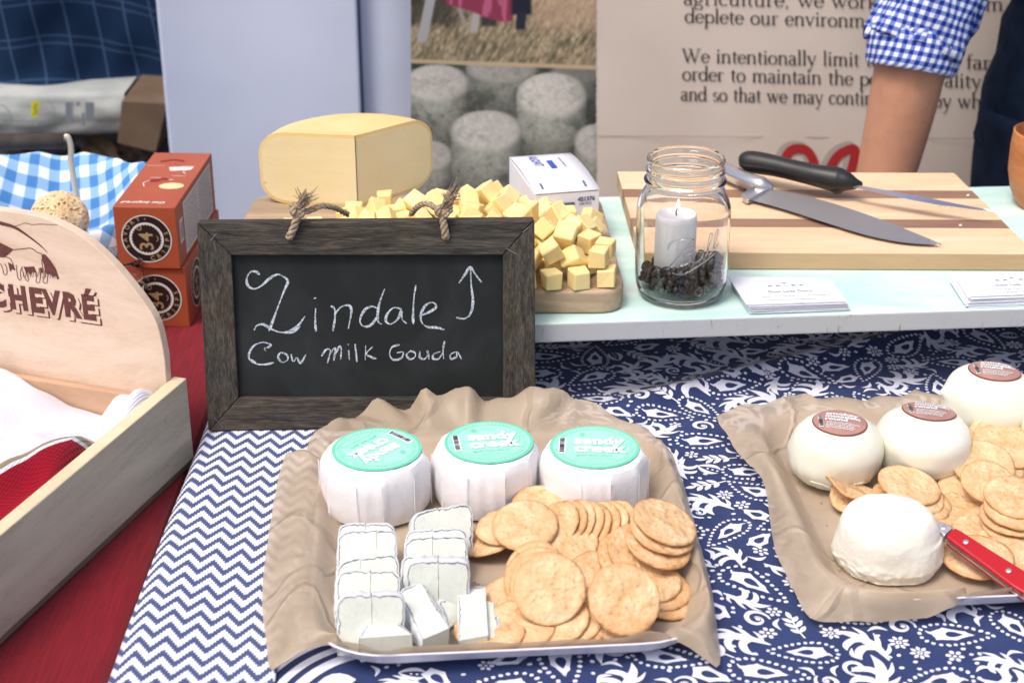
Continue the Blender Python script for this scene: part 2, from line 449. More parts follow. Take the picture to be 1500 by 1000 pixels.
e = [j*nu+nu-1 for j in range(nv)]
for r in range(rows):
    a_ = e if r == 0 else [b+(r-1)*nv+j for j in range(nv)]; c_ = [b+r*nv+j for j in range(nv)]
    ff += [[a_[j], c_[j], c_[j+1], a_[j+1]] for j in range(nv-1)]
b = len(vv)
for r in range(1, 12):
    for i in range(nu): 
        x = -1.6 + 1.325*i/(nu-1); vv.append(Vector((x, .45 - .008 - .02*r/11*(1+math.sin(x*25)), -.0215 - .045*r)))
for r in range(11):
    a_ = list(range(nu)) if r == 0 else [b+(r-1)*nu+i for i in range(nu)]; c_ = [b+r*nu+i for i in range(nu)]
    ff += [[a_[i+1], a_[i], c_[i], c_[i+1]][::-1] for i in range(nu-1)]
tag(link('tablecloth', mesh(vv, ff, True), red.m), 'dark red ribbed cotton tablecloth on the table at the left', 'tablecloth')

# ---- turquoise shelf plank ----
SO = Vector((.1025, 1.281, 0)); ex = Vector((math.cos(R(4.5)), math.sin(R(4.5)), 0)); ey = Vector((-ex.y, ex.x, 0))
MS = Matrix(((ex.x, ey.x, 0, SO.x), (ex.y, ey.y, 0, SO.y), (0, 0, 1, 0), (0, 0, 0, 1)))
aqua = NT('aqua_paint', .5, spec=.35); v = aqua.co(scale=(3, 9, 9))
base = aqua.ramp(aqua.noise(v, 3, 5, .6, .5), [(.36, S(186, 222, 216)), (.55, S(204, 232, 226)), (.68, S(224, 240, 237))])
scr = aqua.ramp(aqua.noise(aqua.co(scale=(6, 60, 20)), 6, 5, .7), [(.66, (0, 0, 0, 1)), (.72, (1, 1, 1, 1))])
aqua.col(aqua.mix(scr, base, S(236, 238, 234))); aqua.bump(aqua.noise(v, 40, 4), .15, .001)
edgew = NT('worn_white_paint', .6, spec=.3); v = edgew.co(scale=(30, 30, 8))
m1 = edgew.ramp(edgew.noise(v, 6, 6, .75, 1.2), [(.60, (0, 0, 0, 1)), (.66, (1, 1, 1, 1))])
edgew.col(edgew.mix(m1, S(190, 194, 198), S(160, 150, 134))); edgew.bump(m1, .4, .0006)
sh = thing('shelf', 'raised plank with pale aqua painted top and worn white edge', 'shelf', (SO.x, SO.y, 0))
b = MB(); b.box(-.345, 1.15, 0, .315, .062, .08, MS); b.mi = [0, 1, 0, 0, 0, 0]; b.build('plank', [edgew.m, aqua.m], sh, bevel=.0015)
for x in (-.29, .42, 1.0):
    b = MB(); b.box(x, x+.05, .06, .26, .009, .0615, MS); b.build('riser', edgew.m, sh)

# ---- backdrop banners ----
BY = 2.12
def bw(x, z): 
    return BY + .010*math.sin(x*9 + .8 + z*2.2) + .006*math.sin(x*21 + z*5 + 2) + .012*math.exp(-((x - .40 + .28*(z-.05))/.05)**2)
beige = simple('banner_fabric', S(216, 202, 190), .8, S(224, 211, 200), 6, 3, .15, 700, .0005, spec=.1)
bl = QY(602, 0, BY).x
def bf(u, v_): x = bl + (1.45-bl)*u; z = -.70 + 1.5*v_; return Vector((x, bw(x, z), z))
vv, ff, _ = grid(150, 90, bf)
ban = thing('banner', 'beige fabric banner with farm text and photographs behind the shelf', 'banner', (bl+.8, BY, -.75))
bo = link('fabric', mesh(vv, ff, True), beige, ban)
so_ = bo.modifiers.new('s', 'SOLIDIFY'); so_.thickness = .001; so_.offset = -1
rod = MB(); rod.tube([(bl-.02, BY+.02, .805), (1.47, BY+.02, .805)], .012, 10); steel = simple('grey_metal', S(150, 152, 156), .35, metallic_=0) if False else NT('grey_metal', .35, S(160, 162, 166), Metallic=.9).m
rod.tube([(bl+.02, BY+.035, -.745), (bl+.02, BY+.035, .80)], .010, 10); rod.tube([(1.4, BY+.035, -.745), (1.4, BY+.035, .80)], .010, 10)
rod.build('stand', steel, ban, smooth=True)
def bpx(px, py, l=0, off=.0012):
    q = QY(px, py, BY - .01); q = QY(px, py, bw(q.x, q.z)); return q - Vector((0, off + l, 0))
# printed photographs: a dense sheet whose colours are computed per point
rs = np.random.RandomState(4)
def fbm(x, y, sc_, oct_=4, seed=0):
    out = np.zeros_like(x); a = 1; tot = 0; r_ = np.random.RandomState(seed)
    for o__ in range(oct_):
        G = r_.rand(64, 64); X = x*sc_*2**o__ + 7.3*o__; Y = y*sc_*2**o__ + 3.1*o__
        xi = np.floor(X).astype(int); yi = np.floor(Y).astype(int); fx = X-xi; fy = Y-yi; fx = fx*fx*(3-2*fx); fy = fy*fy*(3-2*fy)
        g_ = lambda i, j: G[i % 64, j % 64]
        out += a*((g_(xi, yi)*(1-fx)+g_(xi+1, yi)*fx)*(1-fy)+(g_(xi, yi+1)*(1-fx)+g_(xi+1, yi+1)*fx)*fy); tot += a; a *= .55
    return out/tot
NX, NY = 230, 300
gx, gy = np.meshgrid(np.linspace(602, 873, NX), np.linspace(-8, 345, NY))
def c3(r, g_, b_): return np.array(S(r, g_, b_)[:3])
img = np.zeros((NY, NX, 3))
def blend(mask, col): 
    global img
    img = img*(1-mask[..., None]) + (np.asarray(col))*mask[..., None]
def sm(a, b_, x): t = np.clip((x-a)/(b_-a), 0, 1); return t*t*(3-2*t)
n1 = fbm(gx, gy, .05, 4, 1); n2 = fbm(gx, gy, .22, 3, 2); n3 = fbm(gx, gy*.5, .35, 3, 3); n4 = fbm(gx+gy*.6, gy*.35-gx*.1, .25, 3, 5)
# lower photograph: stacked rinded cheeses
img[:] = c3(58, 70, 66); blend(np.clip(n1*1.4-.4, 0, 1), c3(92, 102, 92))
chs = [(735, 100, 52, 22, 75, .62), (845, 108, 40, 14, 80, .35), (640, 122, 47, 27, 85, .95), (808, 140, 51, 33, 88, 1.0), (628, 228, 36, 22, 90, .85), (713, 192, 52, 30, 100, 1.0), (872, 208, 30, 26, 85, .8), (806, 262, 46, 24, 80, .7), (655, 330, 60, 24, 60, .6)]
for cx, cy, rx, ry, hh, br in chs:
    dx = (gx-cx)/rx; wob = 1+.06*(n2-.5)
    inside = (np.abs(dx) < wob) & (gy > cy - ry*np.sqrt(np.clip(1-dx**2, 0, 1))) & (gy < cy + hh - ry*.6 + ry*np.sqrt(np.clip(1-dx**2, 0, 1)))
    m = inside.astype(float)
    sh_ = np.clip(1 - .55*np.abs(dx+.15)**2.2, 0, 1)*(1 - .55*sm(cy+ry, cy+hh, gy))
    base_ = c3(190, 192, 180)[None, None]*(sh_*br*(.55+.75*n2))[..., None]
    blend(m, base_); blend(m*sm(.50, .62, n1*.6+n2*.4)*.6*sm(cy, cy+hh*.6, gy), c3(44, 52, 50))
    e_ = np.sqrt(dx**2+((gy-cy)/ry)**2); top = sm(1.10, .80, e_ + .18*(n2-.5))
    tc = c3(226, 222, 214)[None, None]*(br*(.72+.42*n2)*(.9+.12*dx*-1))[..., None]
    blend(top, tc)
    ln = np.minimum(np.abs(((gx-cx)*.8+(gy-cy)*1.2) % 24-12), np.abs(((gx-cx)*.9-(gy-cy)*1.5+6) % 26-13)); blend(top*sm(2.4, .2, ln)*.30*sm(.3, .6, n1), c3(110, 110, 102))
    blend(top*sm(.56, .7, n1)*.3, c3(120, 124, 116))
# upper photograph: goat in a red coat grazing
up_ = sm(88.5, 87, gy - (gx-602)*.03)
g3 = np.clip(n4*1.5-.25, 0, 1)
grass = c3(96, 90, 70)[None, None]*(1-g3[..., None]) + c3(214, 192, 160)[None, None]*g3[..., None]
gd = np.clip(n3*1.6-.4, 0, 1)*.65; grass = grass*(1-gd[..., None]) + c3(72, 78, 62)[None, None]*gd[..., None]
straw = sm(760, 800, gx)*sm(60, 20, gy)*.6; grass = grass*(1-straw[..., None]) + (c3(196, 166, 140)*(.7+.5*1))[None, None]*straw[..., None]*(.6+.6*n2[..., None])
blend(up_, grass)
blend(up_*sm(45, 30, gy)*sm(700, 650, gx)*.8, c3(42, 46, 44))
blend(up_*sm(42, 36, gy)*sm(700, 708, gx)*sm(732, 724, gx)*.9, c3(44, 48, 60))
leg = lambda x0, y0, x1, y1, w_: sm(w_+1.5, w_-1, np.abs(gx-(x0+(x1-x0)*(gy-y0)/(y1-y0))))*sm(y0-2, y0, gy)*sm(y1+3, y1, gy)
blend(up_*leg(632, -8, 618, 60, 7), c3(172, 172, 174)); blend(up_*leg(699, 12, 694, 46, 5), c3(178, 172, 170)); blend(up_*leg(673, 12, 681, 38, 3), c3(160, 150, 142))
coat = sm(8, 3, gy - 12 - (gx-690)*.35*(gx < 752)) * sm(648, 655, gx)*sm(762, 754, gx)*sm(34, 30, gy)
blend(up_*coat, c3(142, 60, 84)); blend(up_*coat*sm(.5, .6, fbm(gx, gy*.15, .15, 2, 9)), c3(186, 96, 130))
blend(up_*sm(24, 20, gy)*sm(745, 752, gx)*sm(782, 776, gx), c3(36, 42, 56)); blend(up_*leg(764, 20, 762, 42, 7), c3(46, 48, 58))
edge = sm(1.8, 0, np.abs(gy-88-(gx-602)*.035-1.5)-2.0); blend(edge, c3(196, 174, 142))
vv = [bpx(gx[j, i] + (rnd.uniform(-1.2, 1.2) if i == NX-1 else 0), gy[j, i], 0, .0008) for j in range(NY) for i in range(NX)]
ff = [[j*NX+i, (j+1)*NX+i, (j+1)*NX+i+1, j*NX+i+1] for j in range(NY-1) for i in range(NX-1)]
pm = mesh(vv, ff); ca_ = pm.color_attributes.new('print', 'FLOAT_COLOR', 'POINT')
ca_.data.foreach_set('color', np.concatenate([img, np.ones((NY, NX, 1))], 2).astype(np.float32).ravel())
pmat = NT('photo_print', .6, spec=.2); at_ = pmat.n('ShaderNodeVertexColor'); at_.layer_name = 'print'; pmat.col(at_.outputs[0]); pmat.bump(pmat.noise(pmat.co(), 700, 2), .1, .0004)
link('printed_photograph', pm, pmat.m, ban, label='printed photographs of a grazing goat and of grey rinded cheeses')

# serif lettering drawn from strokes
def _S(x0, y0, x1, y1, w): return ('s', [(x0, y0), (x1, y1)], [w, w])
def _V(x, y0, y1): return _S(x, y0, x, y1, .17)
def _F(x, y, l=.17): return _S(x-l, y, x+l, y, .07)
def _A(cx, cy, rx, ry, a0, a1, w1=.17, w0=.06, n=14):
    p = []; w_ = []
    for i in range(n+1):
        a = R(a0+(a1-a0)*i/n); p.append((cx+rx*math.cos(a), cy+ry*math.sin(a))); w_.append(w0+(w1-w0)*abs(math.cos(a))**1.3)
    return ('s', p, w_)
GL = {
 'a': (.86, [_A(.36, .27, .26, .27, 0, 360), _V(.62, .06, .72), _A(.36, .70, .27, .28, 0, 150), _A(.72, .12, .1, .12, 180, 320, .1)]),
 'b': (.98, [_V(.16, 0, 1.6), _F(.1, 1.58, .1), _A(.5, .48, .36, .48, -180, 180)]),
 'c': (.82, [_A(.45, .48, .36, .48, 45, 315)]),
 'd': (1.0, [_V(.78, .04, 1.6), _F(.72, 1.58, .1), _F(.86, .03, .1), _A(.42, .48, .36, .48, 0, 360)]),
 'e': (.86, [_A(.44, .48, .36, .48, 0, 320), _S(.1, .52, .78, .52, .07)]),
 'f': (.6, [_V(.26, 0, 1.3), _A(.5, 1.3, .24, .28, 180, 60, .12), _F(.3, .97, .28), _F(.26, .03)]),
 'g': (.92, [_A(.4, .62, .28, .34, 0, 360), _A(.42, -.22, .34, .26, 0, 360, .12), _A(.3, .12, .16, .12, 90, 250, .12), _S(.6, .86, .86, .92, .09)]),
 'h': (1.08, [_V(.22, 0, 1.6), _F(.16, 1.58, .1), _F(.22, .03), _A(.52, .68, .3, .3, 180, 0), _V(.82, 0, .7), _F(.82, .03)]),
 'i': (.5, [_V(.24, 0, .98), _F(.18, .95, .1), _F(.24, .03), _A(.24, 1.34, .05, .05, 0, 360, .12, .12, 6)]),
 'k': (1.0, [_V(.22, 0, 1.6), _F(.16, 1.58, .1), _F(.22, .03), _S(.3, .42, .74, .92, .08), _S(.42, .56, .84, .04, .16), _F(.84, .03), _F(.76, .94, .13)]),
 'l': (.5, [_V(.24, 0, 1.6), _F(.18, 1.58, .1), _F(.24, .03)]),
 'm': (1.6, [_V(.22, 0, .98), _F(.16, .95, .1), _F(.22, .03), _A(.5, .68, .28, .3, 180, 0), _V(.78, 0, .7), _F(.78, .03), _A(1.06, .68, .28, .3, 180, 0), _V(1.34, 0, .7), _F(1.34, .03)]),
 'n': (1.08, [_V(.22, 0, .98), _F(.16, .95, .1), _F(.22, .03), _A(.52, .68, .3, .3, 180, 0), _V(.82, 0, .7), _F(.82, .03)]),
 'o': (.96, [_A(.47, .48, .38, .48, 0, 360)]),
 'p': (1.0, [_V(.2, -.58, .98), _F(.14, .95, .1), _F(.2, -.56), _A(.54, .48, .36, .48, -180, 180)]),
 'r': (.72, [_V(.22, 0, .98), _F(.16, .95, .1), _F(.24, .03, .2), _A(.5, .62, .27, .34, 170, 50, .12)]),
 's': (.7, [_A(.34, .71, .21, .24, 30, 250, .12), _A(.34, .25, .23, .25, 80, -150, .14)]),
 't': (.6, [_V(.26, .15, 1.25), _F(.32, .97, .26), _A(.44, .16, .18, .16, 180, 300, .12)]),
 'u': (1.06, [_V(.22, .26, .98), _F(.16, .95, .1), _A(.49, .28, .28, .28, 180, 360), _V(.78, .04, .98), _F(.72, .95, .1), _F(.86, .03, .1)]),
 'v': (.94, [_S(.14, .96, .46, .02, .15), _S(.46, .02, .78, .96, .07), _F(.14, .95), _F(.78, .95, .13)]),
 'w': (1.4, [_S(.14, .96, .42, .02, .15), _S(.42, .02, .68, .9, .07), _S(.68, .92, .94, .02, .15), _S(.94, .02, 1.22, .96, .07), _F(.14, .95), _F(.68, .95), _F(1.22, .95, .13)]),
 'y': (.94, [_S(.14, .96, .48, .02, .15), _S(.8, .96, .36, -.4, .07), _F(.14, .95), _F(.8, .95, .13), _A(.22, -.42, .14, .12, 0, -150, .13)]),
 'W': (1.9, [_S(.14, 1.45, .56, .02, .17), _S(.56, .02, .92, 1.3, .07), _S(.84, 1.45, 1.26, .02, .17), _S(1.26, .02, 1.68, 1.45, .07), _F(.14, 1.44), _F(.84, 1.44), _F(1.68, 1.44)]),
 ',': (.5, [('s', [(.2, .08), (.24, .0), (.14, -.26)], [.2, .16, .05])]),
 ' ': (.62, [])}
tink = Ink()
def serif(txt, x0, y0, x1, y1, xh):
    adv = sum(GL[c][0] for c in txt); k = (x1-x0)/(adv*xh); sl = (y1-y0)/(x1-x0); x = x0
    for c in txt:
        a, pr = GL[c]
        for _, pts, ws in pr:
            q = [(x + p[0]*xh*k, y0 + sl*(x+p[0]*xh*k-x0) - p[1]*xh) for p in pts]
            tink.stroke(q, [w_*xh*1.22 for w_ in ws], False)
        x += a*xh*k
serif('agriculture, we work with our em', 1001, 7, 1470, 16, 13.5)
serif('deplete our environment', 1003, 33, 1306, 41, 13.5)
serif('We intentionally limit the', 999, 91, 1305, 98, 13.5); serif('our farm', 1358, 99, 1478, 102, 13.5)
serif('order to maintain the pers', 999, 117.5, 1306, 126, 13.5); serif('ality of', 1383, 127, 1472, 130, 13.5)
serif('and so that we may contin', 997, 147, 1280, 153.5, 13.5); serif('by what we', 1366, 157, 1500, 160, 13.5)
grey_print = simple('dark_grey_print', S(58, 50, 52), .8, S(72, 64, 64), 200, 2)
tink.build('lettering', grey_print, lambda x, y, l: bpx(x, y, l), ban, label='dark grey serif sentences printed on the banner')
rink = Ink(); oink = Ink()
for pts in (((1144, 262), (1150, 232), (1160, 219), (1177, 218), (1188, 228), (1194, 246), (1198, 270)), ((1208, 275), (1215, 248), (1226, 229), (1240, 220), (1252, 219), (1249, 240), (1240, 270))):
    k = cr(pts, 6); rink.stroke(k, 13.5); oink.stroke([(a-6, b_-3) for a, b_ in k], 16)
    k2 = [(a-6.5, b_-3.5) for a, b_ in k]
gb = simple('grey_outline_print', S(180, 168, 160), .8); oink.build('lettering_outline', gb, lambda x, y, l: bpx(x, y, l, .0009), ban)
rink.build('red_lettering', simple('red_print', S(176, 42, 44), .7), lambda x, y, l: bpx(x, y, l, .0016), ban, label='large red script letters cut off by the cutting board')
ln = Ink(); ln.stroke([(875, 199), (1200, 201), (1480, 203)], 1.2, False); ln.build('hem_line', gb, lambda x, y, l: bpx(x, y, l), ban)

# pale blank panels
pan_m = NT('pale_grey_vinyl', .55, spec=.3); v = pan_m.co(); pan_m.col(pan_m.ramp(pan_m.noise(v, 1.6, 3), [(.3, S(190, 200, 226)), (.7, S(208, 216, 236))]))
pan_m.bump(pan_m.noise(v, 5, 3), .12, .02)
def panel(label, px0, px1, Y, wob, seed):
    t = thing('roll_up_banner', label, 'banner', ((QY(px0, 0, Y).x+QY(px1, 0, Y).x)/2, Y, -.75), 'blank pale banners')
    xa, xb = QY(px0, 0, Y).x, QY(px1, 0, Y).x
    vv, ff, _ = grid(60, 60, lambda u, v_: Vector((xa+(xb-xa)*u, Y + wob*math.sin(u*5+seed) + .5*wob*nz(u*3, v_*3, seed), -.70+1.5*v_)))
    o = link('panel', mesh(vv, ff, True), pan_m.m, t); s_ = o.modifiers.new('s', 'SOLIDIFY'); s_.thickness = .002; s_.offset = -1
    b = MB(); b.box(xa, xb, Y-.05, Y+.05, -.75, -.70); b.build('base', steel, t, bevel=.01)
    b = MB(); b.box(xa, xb, Y-.008, Y+.012, .80, .815); b.build('top_rail', steel, t)
panel('wide blank pale lavender banner left of the cheese wheel', 228, 523, 2.17, .006, 0)
panel('narrow blank pale banner strip between wide panel and printed banner', 527, 640, 2.19, .004, 3)
b = MB(); b.box(QY(500, 0, 2.25).x, QY(560, 0, 2.25).x, 2.235, 2.24, -.75, .8)
tag(b.build('backing_board', NT('grey_board', .7, S(120, 130, 150)).m), 'grey board showing through the slit between the two blank banners', 'board')

# ================= LEFT BACKGROUND =================
plaid = NT('plaid_cloth', .9, spec=.08); o_ = plaid.sep(plaid.co('UV', rot=(0, 0, R(0))))
def lines(x, per_, w_, off=0):
    f_ = plaid.math('ABSOLUTE', plaid.math('SUBTRACT', plaid.math('FRACT', plaid.math('ADD', plaid.math('DIVIDE', x, per_), off)), .5))
    return plaid.math('MULTIPLY_ADD', f_, -1/w_, 1.4, clamp=True)
lx = lines(o_[0], .042, .035); ly = plaid.math('MAXIMUM', lines(o_[1], .060, .022, .06), lines(o_[1], .060, .022, -.12))
pc = plaid.mix(plaid.math('MULTIPLY', plaid.math('MAXIMUM', plaid.math('MULTIPLY', lx, .75), plaid.math('MULTIPLY', ly, .55)), .8), plaid.mix(plaid.noise(plaid.co(), 8, 3), S(20, 36, 62), S(28, 50, 80)), S(74, 100, 136))
plaid.col(pc); plaid.bump(plaid.noise(plaid.co(), 500, 2), .3, .0006)
def plf(u, v_):
    px = -150 + 400*u; py = 143 - 330*v_ + (4+9*sstep(.55, 1, u)-3*math.sin(u*14))*(1-v_)
    q = QY(px, py, 2.42); k = (1-v_)
    return Vector((q.x, 2.42 + .02*math.sin(u*9+v_*2) + .010*nz(u*8, v_*4, 3) - .015*math.exp(-((v_-.04)/.05)**2), q.z))
vv, ff, uv = grid(80, 60, plf, lambda u, v_: ((u*.40 + v_*.075), (1-v_)*.33 + .03*math.sin(u*3)))
pl = link('plaid_cloth', mesh(vv, ff, True, uv=uv), plaid.m); s_ = pl.modifiers.new('s', 'SOLIDIFY'); s_.thickness = .004
tag(pl, 'dark navy plaid cloth hanging over the packed goods at upper left', 'cloth')
rail = MB(); rail.tube([(-1.3, 2.43, .47), (-.40, 2.43, .47)], .012, 8)
for x in (-1.28, -.42): rail.tube([(x, 2.44, -.75), (x, 2.44, .47)], .012, 8)
tag(rail.build('rail', steel, smooth=True), 'grey metal rail carrying the plaid cloth', 'rail')
# bench with boxes
b = MB(); b.box(-1.5, -.36, 2.30, 3.0, -.30, -.28); b.build('bench', dark_wood)
bo = bpy.data.objects['bench']; tag(bo, 'dark low bench carrying boxes behind the basket', 'bench')
for x in (-1.45, -.45):
    for y in (2.34, 2.92):
        b = MB(); b.box(x, x+.04, y, y+.04, -.75, -.301); b.build('leg', dark_wood, bo)
darkbin = simple('black_plastic', S(22, 23, 26), .5, S(30, 31, 34), 20)
t = thing('storage_crate', 'black plastic crate full of packing below the plaid cloth', 'crate', (-.8, 2.7, -.28))
b = MB(); b.box(-1.4, -.40, 2.78, 2.80, -.28, .12); b.box(-1.4, -.40, 2.42, 2.44, -.28, -.16); b.box(-1.4, -1.38, 2.44, 2.78, -.28, .1); b.box(-.42, -.40, 2.44, 2.78, -.28, .1); b.box(-1.38, -.42, 2.44, 2.78, -.28, -.26)
b.build('crate_body', darkbin, t, bevel=.003)
# white printed sack
sackm = simple('white_sack', S(150, 156, 156), .6, S(176, 180, 178), 12, 4, .3, 20, .01)  # white cloth greyed down, shade under the plaid is put into the colour
t = thing('printed_sack', 'white printed sack with yellow tag under the plaid cloth', 'sack', (-.75, 2.5, -.1))
def sack(u, v_):
    px = -160 + 342*u; py = 199 - 62*v_ - 8*(u-.5)*(1-v_); q = QY(px, py, 2.35)
    return Vector((q.x, 2.35 - .008*math.sin(PI*v_) + .004*nz(u*9, v_*5, 2), q.z))
vv, ff, _ = grid(50, 12, sack); n0 = len(vv); vv += [p + Vector((0, .10, .0)) for p in vv[:50]] + [p + Vector((0, .10, 0)) for p in vv[50*11:50*12]]
ff += [[i+1, i, n0+i, n0+i+1] for i in range(49)] + [[50*11+i, 50*11+i+1, n0+50+i+1, n0+50+i] for i in range(49)]
link('sack_body', mesh(vv, ff, True), sackm, t)
ik = Ink(); 
for x0, x1, y0, y1, c in ((96, 106, 150, 178, 0), (107, 108, 150, 182, 0), (125, 138, 150, 176, 0), (112, 117, 150, 155, 0), (120, 124, 165, 184, 0)):
    ik.poly([(x0, y0), (x1, y0), (x1, y1), (x0, y1)])
for x in range(4, 86, 6): ik.poly([(x, 176+x*.02), (x+4.4, 176+x*.02), (x+4.4, 179), (x, 179)])
ik.stroke(cr([(70, 148), (78, 156), (80, 168), (76, 176)], 5), 1); ik.stroke(cr([(-20, 150), (6, 156), (17, 172), (16, 196)], 5), 1.2)
sk = lambda off: (lambda x, y, l: QY(x, y, 2.318-off-l))
ik.build('sack_print', simple('grey_ink', S(120, 128, 138), .7), sk(0), t)
ik = Ink(); ik.poly([(46, 148), (58, 149), (55, 172), (45, 171)]); ik.build('yellow_tag', simple('yellow_tag', S(206, 204, 40), .6), sk(.002), t)
ik = Ink(); ik.stroke(cr([(54, 152), (50, 158), (53, 163), (49, 168)], 4), 1.5); ik.build('tag_print', simple('tag_print', S(110, 120, 50), .7), sk(.004), t)
# cardboard box
card = simple('cardboard', S(98, 80, 64), .85, S(116, 96, 78), 14, 4, .2, 60, .001)
q = [QY(px, py, 2.28) for px, py in ((172, 210), (228, 224), (246, 152), (178, 148))]
b = MB(); b.add([*q, *[p + Vector((0, .14, .0)) for p in q]], [[0, 1, 2, 3], [7, 6, 5, 4], [0, 4, 5, 1], [1, 5, 6, 2], [2, 6, 7, 3], [3, 7, 4, 0]])
tag(b.build('cardboard_box', card, bevel=.001), 'brown cardboard box tilted beside the blank banner', 'box')
b = MB(); b.box(-.56, -.40, 2.27, 2.41, -.279, -.13); tag(b.build('carton', simple('dark_carton', S(52, 44, 40), .85)), 'dark carton under the tilted cardboard box', 'box')
# crumpled plastic packing
crm = simple('crumpled_plastic', S(96, 98, 104), .35, S(132, 130, 130), 16, 4, .6, 30, .01, spec=.6)
def crumple(px, py, Y, rx, rz, seed, label, m=crm):
    c_ = QY(px, py, Y); b = MB(); v = []; nu_, nv_ = 20, 12
    for j in range(nv_+1):
        ph = PI*j/nv_
        for i in range(nu_):
            th = 2*PI*i/nu_; d_ = Vector((math.sin(ph)*math.cos(th), math.sin(ph)*math.sin(th), math.cos(ph)))
            k = 1 + .5*noise.noise(d_*2.6 + Vector((seed, 0, 0))) - .25*abs(noise.noise(d_*6 + Vector((0, seed, 0))))
            v.append(c_ + Vector((d_.x*rx*k, d_.y*.05*k, d_.z*rz*k)))
    b.add(v, [[j*nu_+i, (j+1)*nu_+i, (j+1)*nu_+(i+1) % nu_, j*nu_+(i+1) % nu_] for j in range(nv_) for i in range(nu_)])
    tag(b.build('crumpled_bag', m), label, 'bag')
crumple(28, 215, 2.46, .075, .035, 1, 'grey crumpled plastic bag at far left below the sack')
crumple(80, 226, 2.44, .06, .03, 5, 'dark glossy crumpled bag behind the basket handle', simple('dark_plastic_bag', S(52, 50, 58), .3, S(74, 72, 80), 16, bump=.6, bdist=.01))
crumple(138, 205, 2.47, .06, .04, 9, 'light grey crumpled bag below the printed labels')
crumple(158, 226, 2.43, .045, .03, 12, 'brown crumpled paper packing beside the cardboard box', simple('brown_paper', S(120, 92, 70), .8, S(150, 128, 104), 30, bump=.6, bdist=.01))

# ================= WOODEN CRATE =================
birch = wood('birch_ply', [S(204, 176, 152), S(222, 198, 176), S(230, 210, 190)], 3.2, (1, 6, 9), .5, .08, 60, dist=1.2)
pine = wood('pine', [S(208, 190, 156), S(228, 212, 180)], 8, (2, 2, 14), .55, .1)
ply = wood('grey_ply', [S(160, 150, 130), S(186, 177, 158), S(198, 190, 168)], 3, (2, 2, 14), .65, .2, 70)
C0 = Vector((-.267, 1.212, 0)); ca = Vector((-.947, .322, 0)).normalized(); cb = Vector((-.322, -.947, 0)).normalized()
def CM(u, v_, z): return C0 + ca*u + cb*v_ + Vector((0, 0, z))
MCr = Matrix(((ca.x, cb.x, 0, C0.x), (ca.y, cb.y, 0, C0.y), (0, 0, 1, 0), (0, 0, 0, 1)))
ct = thing('display_crate', 'shallow wooden display crate with arched printed back panel and dish towel', 'crate', (C0.x, C0.y, -.02))
ZB, ZT = -.0205, .060
UW = .40
for nm, a in (('side_board', (0, .012, .001, .42)), ('side_board', (UW-.012, UW, .001, .42)), ('front_board', (.012, UW-.012, .408, .42))):
    b = MB(); b.box(*a, ZB+.006, ZT, MCr); b.mi = [0, 1, 0, 0, 0, 0]; b.build(nm, [ply, pine], ct, bevel=.0012)
b = MB(); b.box(.0125, UW-.0125, .0135, .020, ZB+.006, ZT-.014, MCr); b.build('back_rail', wood('rail_wood', [S(182, 146, 118), S(204, 170, 142)], 5, (1, 6, 9)), ct, bevel=.001)  # browner than the panel: shade on the inner back is put into the colour
b = MB(); b.box(.002, UW-.002, .002, .418, ZB, ZB+.0058, MCr); b.build('bottom', wood('base_ply', [S(104, 92, 78), S(136, 122, 104)], 5), ct)
# back panel
pf = .0128; pts = []
for px, py in ((256, 572), (255, 552), (246, 515), (226, 466), (190, 415), (150, 371), (110, 340), (60, 318), (0, 308)):
    q = Q(px, py, CM(0, pf, 0), cb); pts.append(((q-C0).dot(ca), q.z))
pts = [(max(p[0], .0123), p[1]) for p in pts]
uc = pts[-1][0] + .004; mir = [(2*uc-p[0], p[1]) for p in pts[::-1]]
poly = cr(pts + mir, 5); poly = [poly[0]] + [p for i, p in enumerate(poly) if i > 0]
poly = [(UW-.0123 if p[0] > UW-.0123 else p[0], p[1]) for p in poly]
poly = [(pts[0][0], ZB+.006)] + poly + [(mir[-1][0], ZB+.006)]
Mp = Matrix(((ca.x, 0, cb.x, C0.x), (ca.y, 0, cb.y, C0.y), (0, 1, 0, 0), (0, 0, 0, 1)))
b = MB(); b.prism(poly, .004, pf, Mp); b.build('back_panel', birch, ct, bevel=.0008)
def crpx(off=.0002):
    return lambda x, y, l: Q(x, y, CM(0, pf, 0), cb) + cb*(off+l)
brown = simple('burnt_brown_print', S(92, 50, 46), .7, S(108, 62, 56), 300, 3)
bl0 = Q(18, 450, CM(0, pf, 0), cb); bl1 = Q(143.5, 467.8, CM(0, pf, 0), cb); tp = Q(13, 416, CM(0, pf, 0), cb)
exx = (bl1-bl0); wdt = exx.length; exx.normalize(); eyy = (Vector((0, 0, 1)) - exx*exx.z).normalized(); hgt = (tp-bl0).dot(eyy)
def ctext(ox, oy, bold, off, mt, nm, lbl=None):
    ik = Ink()
    for ch, fx in (('C', -.27), ('H', -.015), ('E', .232), ('V', .40), ('R', .62), ('\u00c9', .835)):
        ik.text(ch, fx*wdt+ox, oy, hgt/.72, bold, sx=.84)
    kw = {'label': lbl} if lbl else {}
    return ik.build(nm, mt, plane_fn(bl0, exx, eyy, cb, off), ct, **kw)
ctext(.0040, -.0034, .0019, .00015, brown, 'lettering_shadow')
ctext(.0022, -.0018, .0024, .00035, birch, 'lettering_gap')
ctext(0, 0, .0014, .00055, brown, 'lettering', 'large brown capital letters printed on the arched panel')
ik = Ink()
k = cr([(-60, 322, 3), (-30, 319, 4), (0, 326.5, 5), (22, 333, 4), (42, 346, 2.6), (60, 360, 1.6), (70, 370, .5)], 5); ik.stroke([p[:2] for p in k], [max(.4, p[2]) for p in k], False)
